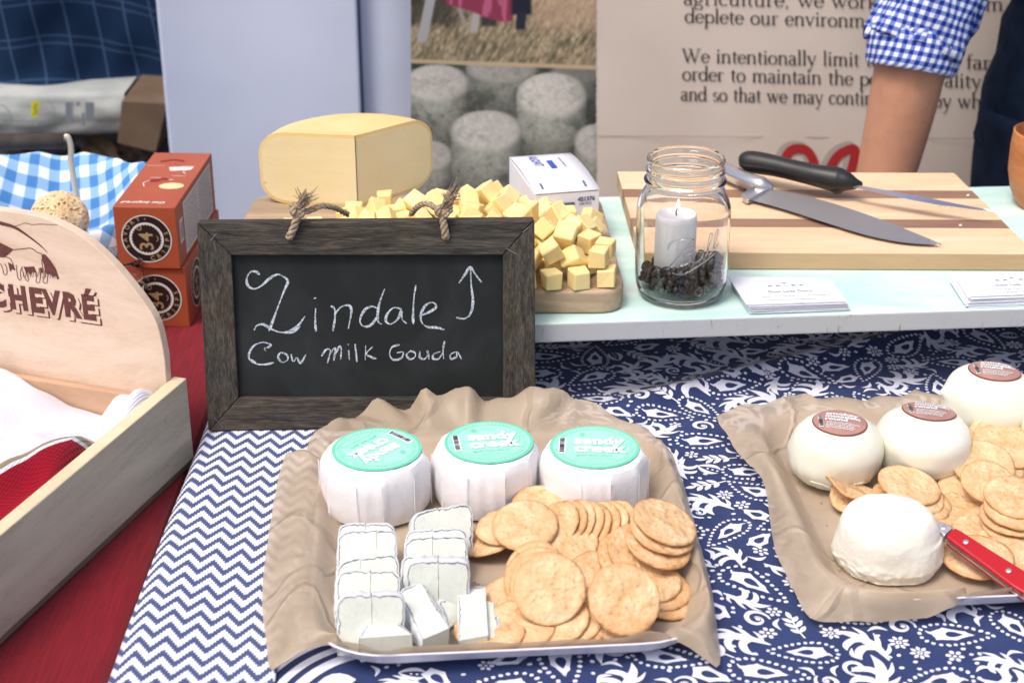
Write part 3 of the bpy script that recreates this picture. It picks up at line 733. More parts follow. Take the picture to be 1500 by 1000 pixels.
ik.poly([(-60, 330), (-30, 340), (0, 355), (20, 365), (14, 371), (6, 377), (-6, 376), (-40, 372), (-60, 370)])
ik.stroke(cr([(20, 365.5), (32, 364.5), (46, 363.5), (54, 369), (62, 371.5)], 5), 1.0)
ik.poly([(61, 373), (66, 372), (74, 381), (82, 393), (87, 408), (84, 409), (82, 403), (78, 406), (74, 401), (70, 402), (66, 398), (65, 388), (62, 381)])
for pts_ in ([(24, 388), (25, 398), (27, 408), (31, 409), (30, 398), (33, 390)], [(32, 392), (36, 405), (40, 411), (42, 408), (38, 396), (36, 390)], [(50, 391), (54, 402), (53, 412), (58, 413), (59, 402), (57, 393)], [(61, 380), (63, 392), (66, 402), (63, 412), (69, 414), (70, 403)],
             [(8, 376), (14, 378), (18, 383), (20, 390)], [(0, 385), (4, 392), (6, 401), (10, 402), (10, 392), (7, 386)]):
    ik.stroke(cr(pts_, 4), .9)
ik.poly([(35, 391), (50, 390), (54, 400), (48, 398), (45, 404), (42, 398), (39, 402), (37, 396)])
ik.poly([(12, 384), (20, 388), (23, 396), (18, 394), (15, 398)]); ik.poly([(58, 392), (62, 392), (64, 399), (60, 400)])
for i in range(14):
    x = 34 + i*3.6; ik.stroke([(x, 404+i*.3+rnd.uniform(-1, 2)), (x+1.2, 399+rnd.uniform(-2, 2))], .7, False)
ik.build('goat_emblem', brown, crpx(.0003), ct, label='brown printed emblem of grazing goats under an arc')
ik = Ink(); ik.stroke(cr([(22, 331), (30, 329), (37, 326.5), (48, 329), (60, 328), (84, 329.5)], 5), [.5, .9]*12+[.6]*2 if False else .9)
ik.build('grain_crack', simple('crack_brown', S(150, 112, 90), .8), crpx(.0003), ct)

# towel
tow = NT('waffle_towel', .9, spec=.05); uvs = tow.co('UV'); so_ = tow.sep(uvs); s_ = tow.math('ADD', so_[0], tow.math('MULTIPLY', tow.math('SUBTRACT', tow.noise(uvs, 60, 2), .5), .002))
wht, rd, kh = S(222, 221, 232), S(150, 18, 40), S(140, 128, 102)
mr = tow.n('ShaderNodeMapRange'); tow.L(s_, mr.inputs[0]); mr.inputs[1].default_value = -.01; mr.inputs[2].default_value = .05
def at(m_): return (m_+.01)/.06
cs = tow.ramp(mr.outputs[0], [(0, wht), (at(-.001), rd), (at(.003), wht), (at(.006), kh), (at(.018), wht), (at(.023), rd)], 'CONSTANT')
tow.col(cs)
wf = tow.math('MULTIPLY', tow.math('SINE', tow.math('MULTIPLY', so_[0], 2*PI/.0048)), tow.math('SINE', tow.math('MULTIPLY', so_[1], 2*PI/.0048)))
tow.bump(wf, .45, .0007); tow.b.inputs['Sheen Weight'].default_value = .3
def tz(u, v_):
    s = -.876*(u-.032)+.482*(v_-.129); t = .482*(u-.032)+.876*(v_-.129)
    z = .046 + .004*sstep(.06, .16, u) - .012*sstep(.10, .3, v_)
    z += .018*math.exp(-((u-.024)/.011)**2 - ((v_-.045)/.03)**2) + .016*math.exp(-((u-.046)/.009)**2 - ((v_-.030)/.022)**2)
    z -= .024*math.exp(-((u-.090)/.028)**2 - ((v_-.0)/.06)**2) + .012*sstep(.06, .0, v_)*sstep(.02, .06, u)
    z += .0045*math.sin(s*95+1.2*math.sin(t*22)) + .007*math.sin(t*22+s*30+1) + .004*nz(u*40, v_*40, 1)
    z += .012*math.exp(-((s-.005)/.010)**2)
    return z
nu, nv = 130, 150
def towf(a, b_):
    u = .0135 + .335*a; v_ = .0215 + .38*b_; z = tz(u, v_); ed = min(a/.03, 1)
    return CM(u, v_, max(-.012, z - .02*(1-ed)*(0 if v_ < .1 else 1)))
def tuv(a, b_):
    u = .0135 + .335*a; v_ = .0215 + .38*b_; s = -.876*(u-.032)+.482*(v_-.129); t = .482*(u-.032)+.876*(v_-.129)
    return (s*2.5, t + .4*tz(u, v_))
vv, ff, uv = grid(nu, nv, towf, tuv)
to = link('dish_towel', mesh(vv, ff, True, uv=uv), tow.m); s2 = to.modifiers.new('s', 'SOLIDIFY'); s2.thickness = .002; s2.offset = -1
tag(to, 'white waffle dish towel with red band and khaki stripe lying in the crate', 'towel')

# ================= CRACKER BOXES =================
orange = simple('orange_card', S(164, 78, 50), .45, S(174, 88, 58), 12, 3, .05, 200, spec=.4)
dkb = simple('dark_brown_print', S(40, 24, 22), .5); whp = simple('white_print', S(226, 222, 218), .6); tanp = simple('tan_print', S(176, 150, 110), .6)
creamp = simple('cream_print', S(232, 210, 160), .6); redp = simple('fig_red_print', S(160, 30, 40), .6, S(110, 30, 44), 200)
def seal(par, O, ux, uy, n, r):
    def mk(nm, m_, off, fn):
        k = Ink(); fn(k); k.build(nm, m_, plane_fn(O, ux, uy, n, off), disc_)
    k0 = Ink(); k0.dot(0, 0, r, n=40); disc_ = k0.build('seal', dkb, plane_fn(O, ux, uy, n, .0002), par)
    def rings(k):
        k.ring(0, 0, r*.955, r*1.0, 44); k.ring(0, 0, r*.60, r*.68, 36)
        for i in range(30):
            a = 2*PI*i/30; k.dot(r*.59*math.cos(a), r*.59*math.sin(a), r*.03, n=6)
    mk('seal_rings', whp, .0004, rings)
    def tx(k):
        for word, a0, sgn in (('SAVORY', 208, -1), ('CRISPS', -78, 1)):
            for i, ch in enumerate(word):
                a = a0 + sgn*i*(19); rr = r*.82
                if sgn < 0:
                    th = R(a); k.text(ch, rr*.94*math.cos(th)+r*.06*math.sin(th)*1, rr*.94*math.sin(th)-r*.06*math.cos(th), r*.25, .0001, rot=th-PI/2+0, align='CENTER')
                else:
                    th = R(a); k.text(ch, (rr+r*.09)*math.cos(th), (rr+r*.09)*math.sin(th), r*.25, .0001, rot=th+PI/2, align='CENTER')
        k.dot(0, r*.82, r*.03)
    mk('seal_ring_text', tanp, .0004, tx)
    mk('seal_number', tanp, .0004, lambda k: (k.text('34', r*.24, -r*.50, r*.78, .0002, rot=PI/2), k.ring(-r*.26, r*.44, r*.06, r*.10, 12), k.stroke(cr([(r*.40, -r*.1), (r*.46, r*.02), (r*.40, r*.12)], 4), r*.03)))
def cracker_box(name, label, x, y, z, rz, full):
    t = thing(name, label, 'box', (x, y, z), 'orange cracker boxes', (0, 0, rz)); W, D, H = .061, .168, .0635
    b = MB(); b.box(0, W, 0, D, 0, H); o = b.build('carton', orange, t, bevel=.0006, local=True)
    def dec(nm, m_, O, ux, uy, n, off, fn):
        k = Ink(); fn(k); k.build(nm, m_, plane_fn(O, ux, uy, n, off), t, local=True)
    class _P: pass
    def seal2(O, ux, uy, n, r): 
        n_before = set(t.children)
        seal(t, O, ux, uy, n, r)
        for c in t.children:
            if c not in n_before: c.location = (0, 0, 0)
    X, Yv, Z = Vector((1, 0, 0)), Vector((0, 1, 0)), Vector((0, 0, 1))
    seal2((W*.5, 0, H*.49), X, Z, -Yv, .0248)
    if not full: seal2((W, .042, H*.49), Yv, Z, X, .0248)
    else:
        dec('side_label', whp, (W, 0, 0), Yv, Z, X, .0002, lambda k: k.poly([(.030, .004), (.155, .004), (.155, .058), (.030, .058)]))
        dec('side_label', whp, (W, 0, 0), Yv, Z, X, .0002, lambda k: k.poly([(.010, .022), (.024, .022), (.024, .046), (.010, .046)]))
        def txt(k):
            for r_ in range(13):
                yy_ = .008 + r_*.0038
                for q_ in range(2):
                    x_ = .034 + q_*.06
                    while x_ < .034+q_*.06+.052: 
                        l_ = rnd.uniform(.002, .008); k.poly([(x_, yy_), (x_+l_, yy_), (x_+l_, yy_+.0011), (x_, yy_+.0011)]); x_ += l_+.0012
            for i in range(14): k.poly([(.0125+i*.0007, .025), (.0125+i*.0007+(.0004 if i % 3 else .0002), .025), (.0125+i*.0007+(.0004 if i % 3 else .0002), .043), (.0125+i*.0007, .043)])
        dec('side_print', simple('fine_print', S(120, 116, 116), .6), (W, 0, 0), Yv, Z, X, .0004, txt)
        # top seen upside down from the front
        dec('top_lettering', whp, (W, 0, H), -X, -Yv, Z, .0002, lambda k: (k.text('Get Inspired', .012, -.016, .0085, .0002, shear=.3), k.text('cheese', .008, -.125, .005, 0), k.text('figs', .020, -.082, .005, 0), k.text('olives', .034, -.088, .005, 0), k.text('crackers', .010, -.094, .0042, 0), k.text('prosciutto', .040, -.125, .0042, 0),
            k.stroke(cr([(.045, -.060), (.048, -.070), (.044, -.078)], 4), .001), k.stroke(cr([(.012, -.100), (.016, -.106), (.013, -.112)], 4), .001), k.poly([(.010, -.094-.018), (.030, -.090-.018), (.034, -.102-.018), (.022, -.104-.018), (.008, -.103-.018)])))
        dec('top_cracker_picture', creamp, (W, 0, H), -X, -Yv, Z, .0003, lambda k: k.dot(.018, -.062, .0125, .0095, 20))
        dec('top_fruit_picture', redp, (W, 0, H), -X, -Yv, Z, .0003, lambda k: (k.dot(.038, -.078, .006, .004, 12, .4), k.dot(.030, -.083, .005, .003, 12, -.4), k.stroke(cr([(.024, -.140), (.034, -.144), (.046, -.138)], 5), .004)))
    return t
cracker_box('cracker_box', 'lower orange cracker box with a round dark seal on front and side', -.3865+.0035, 1.497, -.0215, R(-2), False)
cracker_box('cracker_box', 'upper orange cracker box with white side label, stacked on another', -.3865, 1.494, .0425, R(-2.5), True)

# ================= BASKET =================
BC = Vector((-.505, 1.62, -.02))
wick = NT('wicker', .7); v = wick.co(scale=(1, 1, 1)); wv = wick.n('ShaderNodeTexWave'); wv.wave_type = 'BANDS'; wv.bands_direction = 'Z'; wick.L(v, wv.inputs[0]); wv.inputs['Scale'].default_value = 60; wv.inputs['Distortion'].default_value = 3
wick.col(wick.ramp(wv.outputs[0], [(.2, S(46, 28, 20)), (.8, S(98, 66, 44))])); wick.bump(wv.outputs[0], .8, .003)
bt = thing('wicker_basket', 'dark wicker basket with a dark handle behind the display crate', 'basket', BC)
RX, RY = 1.0, 1.0
bm = MB(); bm.lathe([(.105, 0), (.118, .02), (.128, .05), (.134, .085), (.131, .087), (.124, .05), (.112, .02), (.10, .004)], 48, Matrix.Translation(BC)); bm.build('basket_bowl', wick.m, bt, smooth=True)
h0, h1 = QY(-40, 208, 1.66), QY(95, 207, 1.66)
b = MB(); b.tube([h0+Vector((-.12, 0, 0)), h0, h1], .0085, 12); b.build('handle_grip', simple('dark_grip', S(62, 57, 54), .8, S(78, 72, 68), 60), bt, smooth=True)
b = MB(); kk = [tuple(QY(px, py, 1.66)) for px, py in ((92, 204), (98, 200), (102, 208), (104, 222), (105, 245))]
kk.append((kk[-1][0]+.004, 1.66, .02)); b.tube(cr(kk, 5), .0032, 8)
cw_ = simple('cream_wire', S(206, 200, 184), .4); b.build('handle_wire', cw_, bt, smooth=True); b = MB()
kk = [tuple(h0+Vector((-.115, 0, 0))), tuple(h0+Vector((-.125, 0, -.02))), tuple(h0+Vector((-.13, 0, -.09)))]; b.tube(cr(kk, 5), .0022, 8)
b.build('handle_wire', cw_, bt, smooth=True)
ging = NT('blue_gingham', .85, spec=.1); o_ = ging.sep(ging.co('UV'))
def chk(g_, x, per_): return g_.math('GREATER_THAN', g_.math('FRACT', g_.math('DIVIDE', x, per_)), .5)
sm_ = ging.math('MULTIPLY', ging.math('ADD', chk(ging, o_[0], .027), chk(ging, o_[1], .027)), .5)
ging.col(ging.ramp(sm_, [(0, S(228, 234, 244)), (.3, S(146, 186, 224)), (.8, S(80, 136, 196))], 'CONSTANT')); ging.bump(ging.noise(ging.co(), 500, 2), .3, .0006)
nr, na = 46, 140
prof = cr([(.0, .022), (.05, .024), (.085, .036), (.108, .062), (.124, .088), (.134, .098), (.142, .094), (.148, .074), (.154, .05), (.158, .030)], 5); nr = len(prof)
vv, uv = [], []; arc = 0
for j, (r_, z_) in enumerate(prof):
    if j: arc += math.dist(prof[j], prof[j-1])
    for i in range(na):
        a = 2*PI*i/na; k = sstep(.03, .13, r_); f_ = 1 + k*(.015*math.sin(a*5+1)+.03*nz(math.cos(a)*3, math.sin(a)*3, j*.05)) 
        zz = z_ + k*(.003*math.sin(a*3+.6)+.0015*math.sin(a*11)) - .006*k*abs(math.sin(a*9))*(j/nr)
        vv.append(BC + Vector((r_*f_*math.cos(a), r_*f_*math.sin(a), zz))); uv.append((arc*math.cos(a)*1.0, arc*math.sin(a)*1.0))
ff = [[j*na+i, j*na+(i+1) % na, (j+1)*na+(i+1) % na, (j+1)*na+i] for j in range(nr-1) for i in range(na)]
gl = link('gingham_cloth', mesh(vv, ff, True, uv=uv), ging.m); s2 = gl.modifiers.new('s', 'SOLIDIFY'); s2.thickness = .0015; s2.offset = 1
tag(gl, 'blue and white gingham cloth lining the wicker basket', 'cloth')
# crumb coated balls
crumbm = simple('toasted_crumb', S(222, 190, 144), .8, S(244, 224, 186), 60, 4, .3, 200)
def crumb_ball(label, cx, cy, cz, r_, seed):
    t = thing('crumb_coated_ball', label, 'cheese ball', (cx, cy, cz-r_), 'crumb coated balls in the basket')
    b = MB(); b.lathe([(r_*math.sin(PI*i/12)*.97 if 0 < i < 12 else .0005, -r_*math.cos(PI*i/12)*.94) for i in range(13)], 24, Matrix.Translation((cx, cy, cz))); b.build('core', crumbm, t, smooth=True)
    rg = random.Random(seed); b = MB()
    for i in range(800):
        d_ = Vector((rg.gauss(0, 1), rg.gauss(0, 1), rg.gauss(.3, 1))).normalized(); p_ = Vector((cx, cy, cz)) + d_*r_*.98
        q_ = Quaternion(d_, rg.random()*6.28) @ d_.to_track_quat('Z', 'Y'); M_ = Matrix.Translation(p_) @ (q_ @ Quaternion((1, 0, 0), rg.uniform(-.7, .7))).to_matrix().to_4x4()
        l_ = rg.uniform(.0025, .0060); w_ = rg.uniform(.0006, .0010); b.box(-l_, l_, -w_, w_, -.0004, .0009, M_)
    b.build('crumbs', crumbm, t, kind='stuff')
q = QY(85, 303, 1.54); crumb_ball('round crumb coated ball resting in the gingham lined basket', q.x, q.y, q.z-.014, .0285, 3)
q = QY(18, 322, 1.55); crumb_ball('second crumb coated ball at far left, mostly hidden by the crate', q.x, q.y, q.z-.018, .027, 8)

# ================= small empty jar behind the crate =================
def glass_mat(name, tint, rough=0.0):
    t = NT(name, rough, tint); t.b.inputs['Transmission Weight'].default_value = 1; t.b.inputs['IOR'].default_value = 1.45
    return t.m
    lw = t.n('ShaderNodeLayerWeight'); lw.inputs[0].default_value = .38; mx = t.n('ShaderNodeMixShader'); tp_ = t.n('ShaderNodeBsdfTransparent'); tp_.inputs[0].default_value = tint
    t.L(t.ramp(lw.outputs['Facing'], [(.10, (.22, .22, .22, 1)), (.62, (1, 1, 1, 1))]), mx.inputs[0]); t.L(tp_.outputs[0], mx.inputs[1]); t.L(t.b.outputs[0], mx.inputs[2]); t.L(mx.outputs[0], t.N['Material Output'].inputs[0])
    return t.m
glass = glass_mat('clear_glass', (.985, .996, .990, 1))
q = P(166, 376, .055); b = MB()
b.lathe([(.024, 0), (.029, .004), (.030, .02), (.030, .05), (.0275, .056), (.0285, .060), (.0285, .074), (.0265, .076), (.0255, .074), (.0255, .058), (.0270, .049), (.0270, .02), (.0255, .006), (.001, .005)], 48, Matrix.Translation((q.x, q.y, -.0205)))
tag(b.build('glass_jar', glass, smooth=True, auto=50), 'small empty glass jar between the crate and the orange boxes', 'jar')

# ================= CHALKBOARD SIGN =================
BL, BRr = P(305, 632, .0045), P(785, 621, .0045)
se = (BRr-BL).normalized(); lean = R(11.4)
hn = Vector((-se.y, se.x, 0))                                 # horizontal, away from camera
su = (Vector((0, 0, 1))*math.cos(lean) + hn*math.sin(lean)).normalized(); sn = se.cross(su).normalized()   # sn toward camera
if sn.y > 0: sn = -sn
def spx(x, y): 
    q = Q(x, y, BL, sn) - BL; return (q.dot(se), q.dot(su))
def SP(a, b_, d=0): return BL + se*a + su*b_ + sn*d
chalkm = None
sg = thing('chalkboard_sign', 'framed chalkboard sign reading Zindale Cow Milk Gouda with an upward arrow', 'sign', BL + se*.14)
def gwood(name, axis):
    t = NT(name, .75, spec=.2); sc_ = (2, 30, 30) if axis == 'h' else (30, 30, 2)
    v = t.co(scale=sc_); a = t.noise(v, 7, 6, .7, .6); b_ = t.noise(v, 26, 4, .7); c_ = t.noise(t.co(), 16, 4, .6)
    f = t.math('ADD', t.math('MULTIPLY', a, .5), t.math('MULTIPLY', b_, .5))
    cA = t.ramp(f, [(.34, S(34, 34, 34)), (.5, S(76, 74, 70)), (.68, S(118, 114, 108))]); cB = t.ramp(c_, [(.4, S(206, 206, 204)), (.65, S(250, 232, 214))])
    t.col(t.mix(.8, cA, cB, 'MULTIPLY')); t.bump(f, .9, .0016); return t.m
gwh, gwv = gwood('weathered_frame_wood', 'h'), gwood('weathered_frame_wood_upright', 'v')
oTL, oTR, oBR, oBL = spx(288, 326), spx(783, 322), spx(785, 621), (0, 0)
iTL, iTR, iBR, iBL = spx(339, 374), spx(737, 374), spx(737, 583), spx(349, 583)
DT = .017
def board4(nm, q, m_):
    b = MB(); v = [SP(a, b_, 0) for a, b_ in q] + [SP(a, b_, -DT) for a, b_ in q]
    c_ = sum(v, Vector())/8; v = [c_ + (p-c_)*.9985 for p in v]
    b.add(v, [[0, 1, 2, 3], [7, 6, 5, 4], [0, 4, 5, 1], [1, 5, 6, 2], [2, 6, 7, 3], [3, 7, 4, 0]]); b.build(nm, m_, sg, bevel=.0012, seg=2)
board4('frame_board', [oBL, oBR, iBR, iBL], gwh); board4('frame_board', [oTR, oTL, iTL, iTR], gwh)
board4('frame_board', [oTL, oBL, iBL, iTL], gwv); board4('frame_board', [oBR, oTR, iTR, iBR], gwv)
bbm = NT('chalkboard', .62, spec=.25); v = bbm.co(scale=(1, 1, 1)); n1_ = bbm.noise(v, 14, 5, .6, .8); n2_ = bbm.noise(bbm.co(scale=(3, 1, 1)), 120, 3)
bbm.col(bbm.mix(bbm.math('MULTIPLY', bbm.ramp(n1_, [(.45, (0, 0, 0, 1)), (.8, (1, 1, 1, 1))]), .35), S(30, 33, 34), S(70, 74, 76))); bbm.bump(n2_, .15, .0004)
e_ = .004; b = MB(); q = [(iBL[0]-e_, iBL[1]-e_), (iBR[0]+e_, iBR[1]-e_), (iTR[0]+e_, iTR[1]+e_), (iTL[0]-e_, iTL[1]+e_)]
v = [SP(a, b_, -.006) for a, b_ in q] + [SP(a, b_, -.010) for a, b_ in q]
b.add(v, [[0, 1, 2, 3], [7, 6, 5, 4], [0, 4, 5, 1], [1, 5, 6, 2], [2, 6, 7, 3], [3, 7, 4, 0]]); b.build('slate_panel', bbm.m, sg)
chk_ = NT('chalk', .95, spec=.05); v = chk_.co(); f_ = chk_.noise(v, 700, 3, .7); chk_.col(chk_.ramp(f_, [(.36, S(84, 92, 100)), (.50, S(176, 188, 200)), (.66, S(224, 232, 240))]))
ik = Ink()
def zs(pts, w_, tail=True):
    pts = [(280+a/2.702, 270+b_/2.702) for a, b_ in pts]; k = cr(pts, 6) if len(pts) > 2 else pts
    k = [tuple(Vector(spx(*p[:2]))) for p in k]; n = len(k); ph = rnd.random()*6
    ik.stroke(k, [w_*(.72+.28*math.sin(i*.33+ph))*(1 if 1 < i < n-2 else .7) for i in range(n)])
W1, W2 = .0023, .0019
for s_ in ([(268, 362), (252, 350), (230, 354), (217, 378), (222, 406), (246, 419), (276, 406), (305, 380), (338, 362), (362, 370), (381, 389), (366, 425), (342, 488), (320, 548), (306, 584)],
           [(247, 581), (258, 564), (284, 560), (312, 577), (350, 591), (386, 587), (420, 565), (448, 528)], [(360, 592), (398, 590), (428, 568)],
           [(491, 497), (489, 540), (492, 585)], [(486, 457), (491, 455)], [(554, 488), (566, 498), (568, 532), (560, 583)], [(566, 520), (592, 491), (621, 484), (633, 502), (628, 540), (621, 575)],
           [(736, 496), (712, 488), (684, 505), (667, 545), (682, 568), (712, 561), (736, 528)], [(765, 420), (746, 470), (737, 520), (741, 552), (752, 558)],
           [(830, 498), (800, 494), (776, 518), (770, 546), (790, 558), (818, 538), (832, 505), (834, 538), (851, 555)], [(889, 407), (882, 450), (878, 520), (879, 556)],
           [(903, 526), (940, 512), (969, 491), (957, 473), (930, 482), (911, 515), (912, 550), (936, 570), (970, 572), (1001, 580)],
           [(1107, 338), (1109, 400), (1116, 470), (1106, 518), (1082, 537), (1052, 533)], [(1061, 395), (1084, 362), (1105, 333), (1125, 360), (1149, 391)]):
    zs(s_, W1)
for s_ in ([(292, 664), (288, 654), (304, 650), (312, 640), (280, 631), (244, 646), (225, 684), (240, 710), (282, 719), (323, 712)], [(236, 700), (262, 718), (300, 720)], [(372, 676), (352, 672), (342, 690), (358, 710), (380, 700), (376, 680), (360, 674)], [(394, 680), (402, 708), (416, 692), (431, 713), (452, 680)],
           [(515, 684), (532, 660), (549, 664), (538, 712)], [(546, 682), (564, 654), (570, 662), (563, 702)], [(568, 678), (586, 647), (593, 660), (590, 696)], [(622, 664), (625, 698)], [(619, 640), (622, 639)],
           [(648, 640), (655, 706)], [(690, 644), (688, 700)], [(716, 650), (692, 676), (714, 690), (732, 696)], [(822, 641), (795, 650), (785, 678), (800, 700), (832, 693), (838, 670), (816, 672)],
           [(868, 665), (852, 680), (865, 697), (885, 690), (886, 673), (868, 665)], [(905, 667), (905, 690), (921, 698), (935, 684), (935, 664), (941, 697)], [(985, 668), (960, 678), (958, 696), (980, 696), (995, 672)], [(1003, 628), (997, 664), (1000, 696)],
           [(1048, 668), (1026, 680), (1030, 697), (1050, 688), (1053, 668), (1070, 696)]):
    zs(s_, W2)
for i in range(0): zs([(1222+rnd.uniform(-4, 4), 322+i*20), (1224+rnd.uniform(-4, 4), 334+i*20)], .0009) 
ik.build('chalk_lettering', chk_.m, lambda x, y, l: SP(x, y, -.006+.0003+l), sg, label='white chalk handwriting with an arrow')
b = MB()
for (x0, y0), (x1, y1) in (((309, 352), (317, 342)), ((314, 611), (327, 626)), ((742, 364), (757, 372)), ((766, 340), (775, 332))):
    a, c_ = spx(x0, y0), spx(x1, y1); b = MB(); b.tube([SP(*a, .0002), SP(*c_, .0006)], .00035, 5); b.build('wire_nail', steel, sg)
jute = simple('jute', S(142, 124, 104), .9, S(180, 162, 140), 300, 3, .6, 900, .0005, spec=.1)
def rope(b, pts, r, twist=260, n=10):
    k = [Vector(p) for p in cr([tuple(p) for p in pts], n)]; t0 = None; L = 0; a = None; st = [[], [], []]
    for i, p in enumerate(k):
        t = (k[min(i+1, len(k)-1)]-k[max(i-1, 0)]).normalized()
        if a is None: a = t.orthogonal().normalized()
        a = (a - t*a.dot(t)).normalized(); c_ = t.cross(a); L += (p-k[i-1]).length if i else 0
        for s_ in range(3):
            g_ = L*twist*1.6 + s_*2*PI/3; st[s_].append(p + (a*math.cos(g_)+c_*math.sin(g_))*r*.5)
    for s_ in st: b.tube(s_, r*.56, 6)
def S3(px, py, d): return SP(*spx(px, py), d)
for ki, (hole, knot, tuft, back) in enumerate((((425, 345), (437, 311), (449, 284), [(452, 309, 0), (470, 303, -.004), (488, 308, -.014), (507, 322, -.028)]), ((653, 345), (648, 311), (664, 284), [(640, 306, 0), (625, 299, -.004), (612, 306, -.014), (601, 322, -.028)]))):
    b = MB(); rr = .0022
    rope(b, [S3(hole[0]-1, hole[1]+1, -.004), S3(*hole, .002), S3((hole[0]+knot[0])/2, (hole[1]+knot[1])/2+4, .0035), S3(*knot, .003)], .0034)
    rope(b, [S3(knot[0], knot[1], .001)] + [S3(x, y, d) for x, y, d in back], .0026)
    kx, ky = knot
    rope(b, [S3(kx+7*math.cos(t), ky-2+6*math.sin(t), .003+.004*math.sin(t*2+1)) for t in (i*2*PI/8 for i in range(9))], .0028)
    rope(b, [S3(kx+(6 if ki else -4)+6*math.cos(t), ky-6+5*math.sin(t), .001+.003*math.cos(t)) for t in (i*2*PI/8 for i in range(9))], .0026)
    for (x, y, d), r0 in (((kx, ky, .003), .0042), ((kx+5-8*(1-ki), ky-5, .002), .0038)):
        b.lathe([(r0*math.sin(PI*i/6)+.0002, -r0*math.cos(PI*i/6)) for i in range(7)], 10, Matrix.Translation(S3(x, y, d)))
    b.build('jute_rope', jute, sg, smooth=True)
    b = MB(); rg = random.Random(ki+5); p0 = S3(kx+1, ky-6, .003); p2 = S3(*tuft, .004)
    for i in range(70):
        j = Vector((rg.gauss(0, .0022), rg.gauss(0, .002), rg.gauss(0, .0018))); j2 = Vector((rg.gauss(0, .0045), rg.gauss(0, .003), rg.gauss(.0005, .004)))
        b.tube([p0+j*.5, (p0+p2)/2+j, p2+j2], [.00055, .0005, .0002], 4)
    b.build('frayed_rope_end', jute, sg, kind='stuff')

# ================= GOUDA BOARD =================
oak = wood('acacia_board', [S(140, 120, 98), S(170, 148, 122), S(194, 172, 146)], 4, (1.2, 9, 9), .6, .25, 40, dist=.8)
FR, BRk, BLk = P(918, 427, .1015), P(878, 284, .1015), P(374, 284, .1015)
exb = (BRk-BLk).normalized(); wB = (BRk-BLk).length + .004; FL = FR - exb*wB*1.04
def rounded(c4, r, n=7):
    out = []; m_ = len(c4)
    for i in range(m_):
        p, a, c_ = Vector(c4[i][:2]), Vector(c4[i-1][:2]), Vector(c4[(i+1) % m_][:2])
        da, dc = (a-p).normalized(), (c_-p).normalized(); p1, p2 = p+da*r, p+dc*r
        for k in range(n+1):
            t = k/n; out.append(tuple(p1*(1-t)**2 + p*2*t*(1-t) + p2*t*t))
    return out
gbp = rounded([FL, FR, BRk, BLk], .028)
b = MB(); b.prism(gbp, .0805, .1015)
gb_ = b.build('serving_board', oak, bevel=.003, seg=3); tag(gb_, 'round cornered wooden board under the gouda wedge and cheese cubes', 'board')

# ---- gouda wedge ----
GA = .1017
cen = P(524, 303, GA); cen.y -= .0
tl = None
gw = thing('gouda_wedge', 'big quarter wheel of pale yellow gouda with rounded rind', 'cheese', cen)
paste = NT('gouda_paste', .5, S(238, 218, 160), spec=.35); v = paste.co()
paste.col(paste.ramp(paste.noise(v, 9, 4), [(.35, S(234, 218, 170)), (.65, S(242, 229, 190))])); paste.bump(paste.noise(v, 220, 4), .2, .0006); paste.bump(paste.noise(paste.co(scale=(1, 1, 5)), 18, 4), .25, .002)
eye_ = paste.ramp(paste.noise(paste.co(loc=(2, 1, 0)), 60, 2), [(.735, (0, 0, 0, 1)), (.76, (1, 1, 1, 1))]); pv_ = paste.b.inputs['Base Color'].links[0].from_socket; paste.col(paste.mix(paste.math('MULTIPLY', eye_, .5), pv_, S(150, 120, 80)))
paste.b.inputs['Subsurface Weight'].default_value = .25; paste.b.inputs['Subsurface Radius'].default_value = (.012, .008, .003); paste.b.inputs['Subsurface Scale'].default_value = .6
rind = simple('gouda_rind', S(228, 198, 132), .45, S(238, 212, 154), 14, 4, .15, 60, .002, spec=.4)
RG, HG = .096, .072
aL, aR = R(172), R(43)                         # directions of the two cut faces
def gprof():
    r = .026; pts = [(0, 0)]
    pts += [(RG-r + r*math.cos(t), r*.9 + r*.9*math.sin(t)) for t in (R(-90+i*15) for i in range(7))]
    pts += [(RG-r + r*math.cos(t), HG-.022+ .022*math.sin(t)) for t in (R(i*15) for i in range(7))]
    pts += [(0, HG)]
    return pts
pr = gprof(); NA = 26; v = []
for k in range(NA+1):
    a = aL + (aR-aL)*k/NA
    for r_, z_ in pr: v.append(cen + Vector((r_*math.cos(a), r_*math.sin(a), z_)))
m_ = len(pr); b = MB(); f = [[k*m_+i, (k+1)*m_+i, (k+1)*m_+i+1, k*m_+i+1] for k in range(NA) for i in range(m_-1)]
b.add(v, f); b.build('rind', rind, gw, smooth=True, auto=60)
for a, nm in ((aL, 'cut_face'), (aR, 'cut_face')):
    d_ = Vector((math.cos(a), math.sin(a), 0)); nrm = Vector((-math.sin(a), math.cos(a), 0))*(1 if a == aL else -1)
    s = .0015; b = MB(); q = []
    ins = .0042
    rings = []
    for sc2 in (0, 1):
        ring_ = []
        for r_, z_ in pr:
            cx_, cz_ = RG*.45, HG*.5; k_ = 1 - (ins/ (RG*.5))*sc2 if sc2 else 1
            rr2 = min(r_, RG - ins*sc2) if r_ > RG*.9 else r_; 
            x_ = cx_+(r_-cx_)*(1-.055*sc2) if r_ > cx_ else r_; z2_ = cz_+(z_-cz_)*(1-.085*sc2)
            ring_.append(cen + d_*x_ + nrm*(.0006+.0004*sc2) + Vector((0, 0, z2_)))
        rings.append(ring_)
    n2 = len(pr); vv = rings[0]+rings[1]
    fA = [[i, i+1, n2+i+1, n2+i] for i in range(n2-1)]; fB = [[n2+i for i in range(n2)]]
    if a == aL: pass
    b.m = 1; b.add(vv, fA); b.m = 0; b.add([], []); b.f += fB; b.mi += [0]
    b.build(nm, [paste.m, rind], gw)

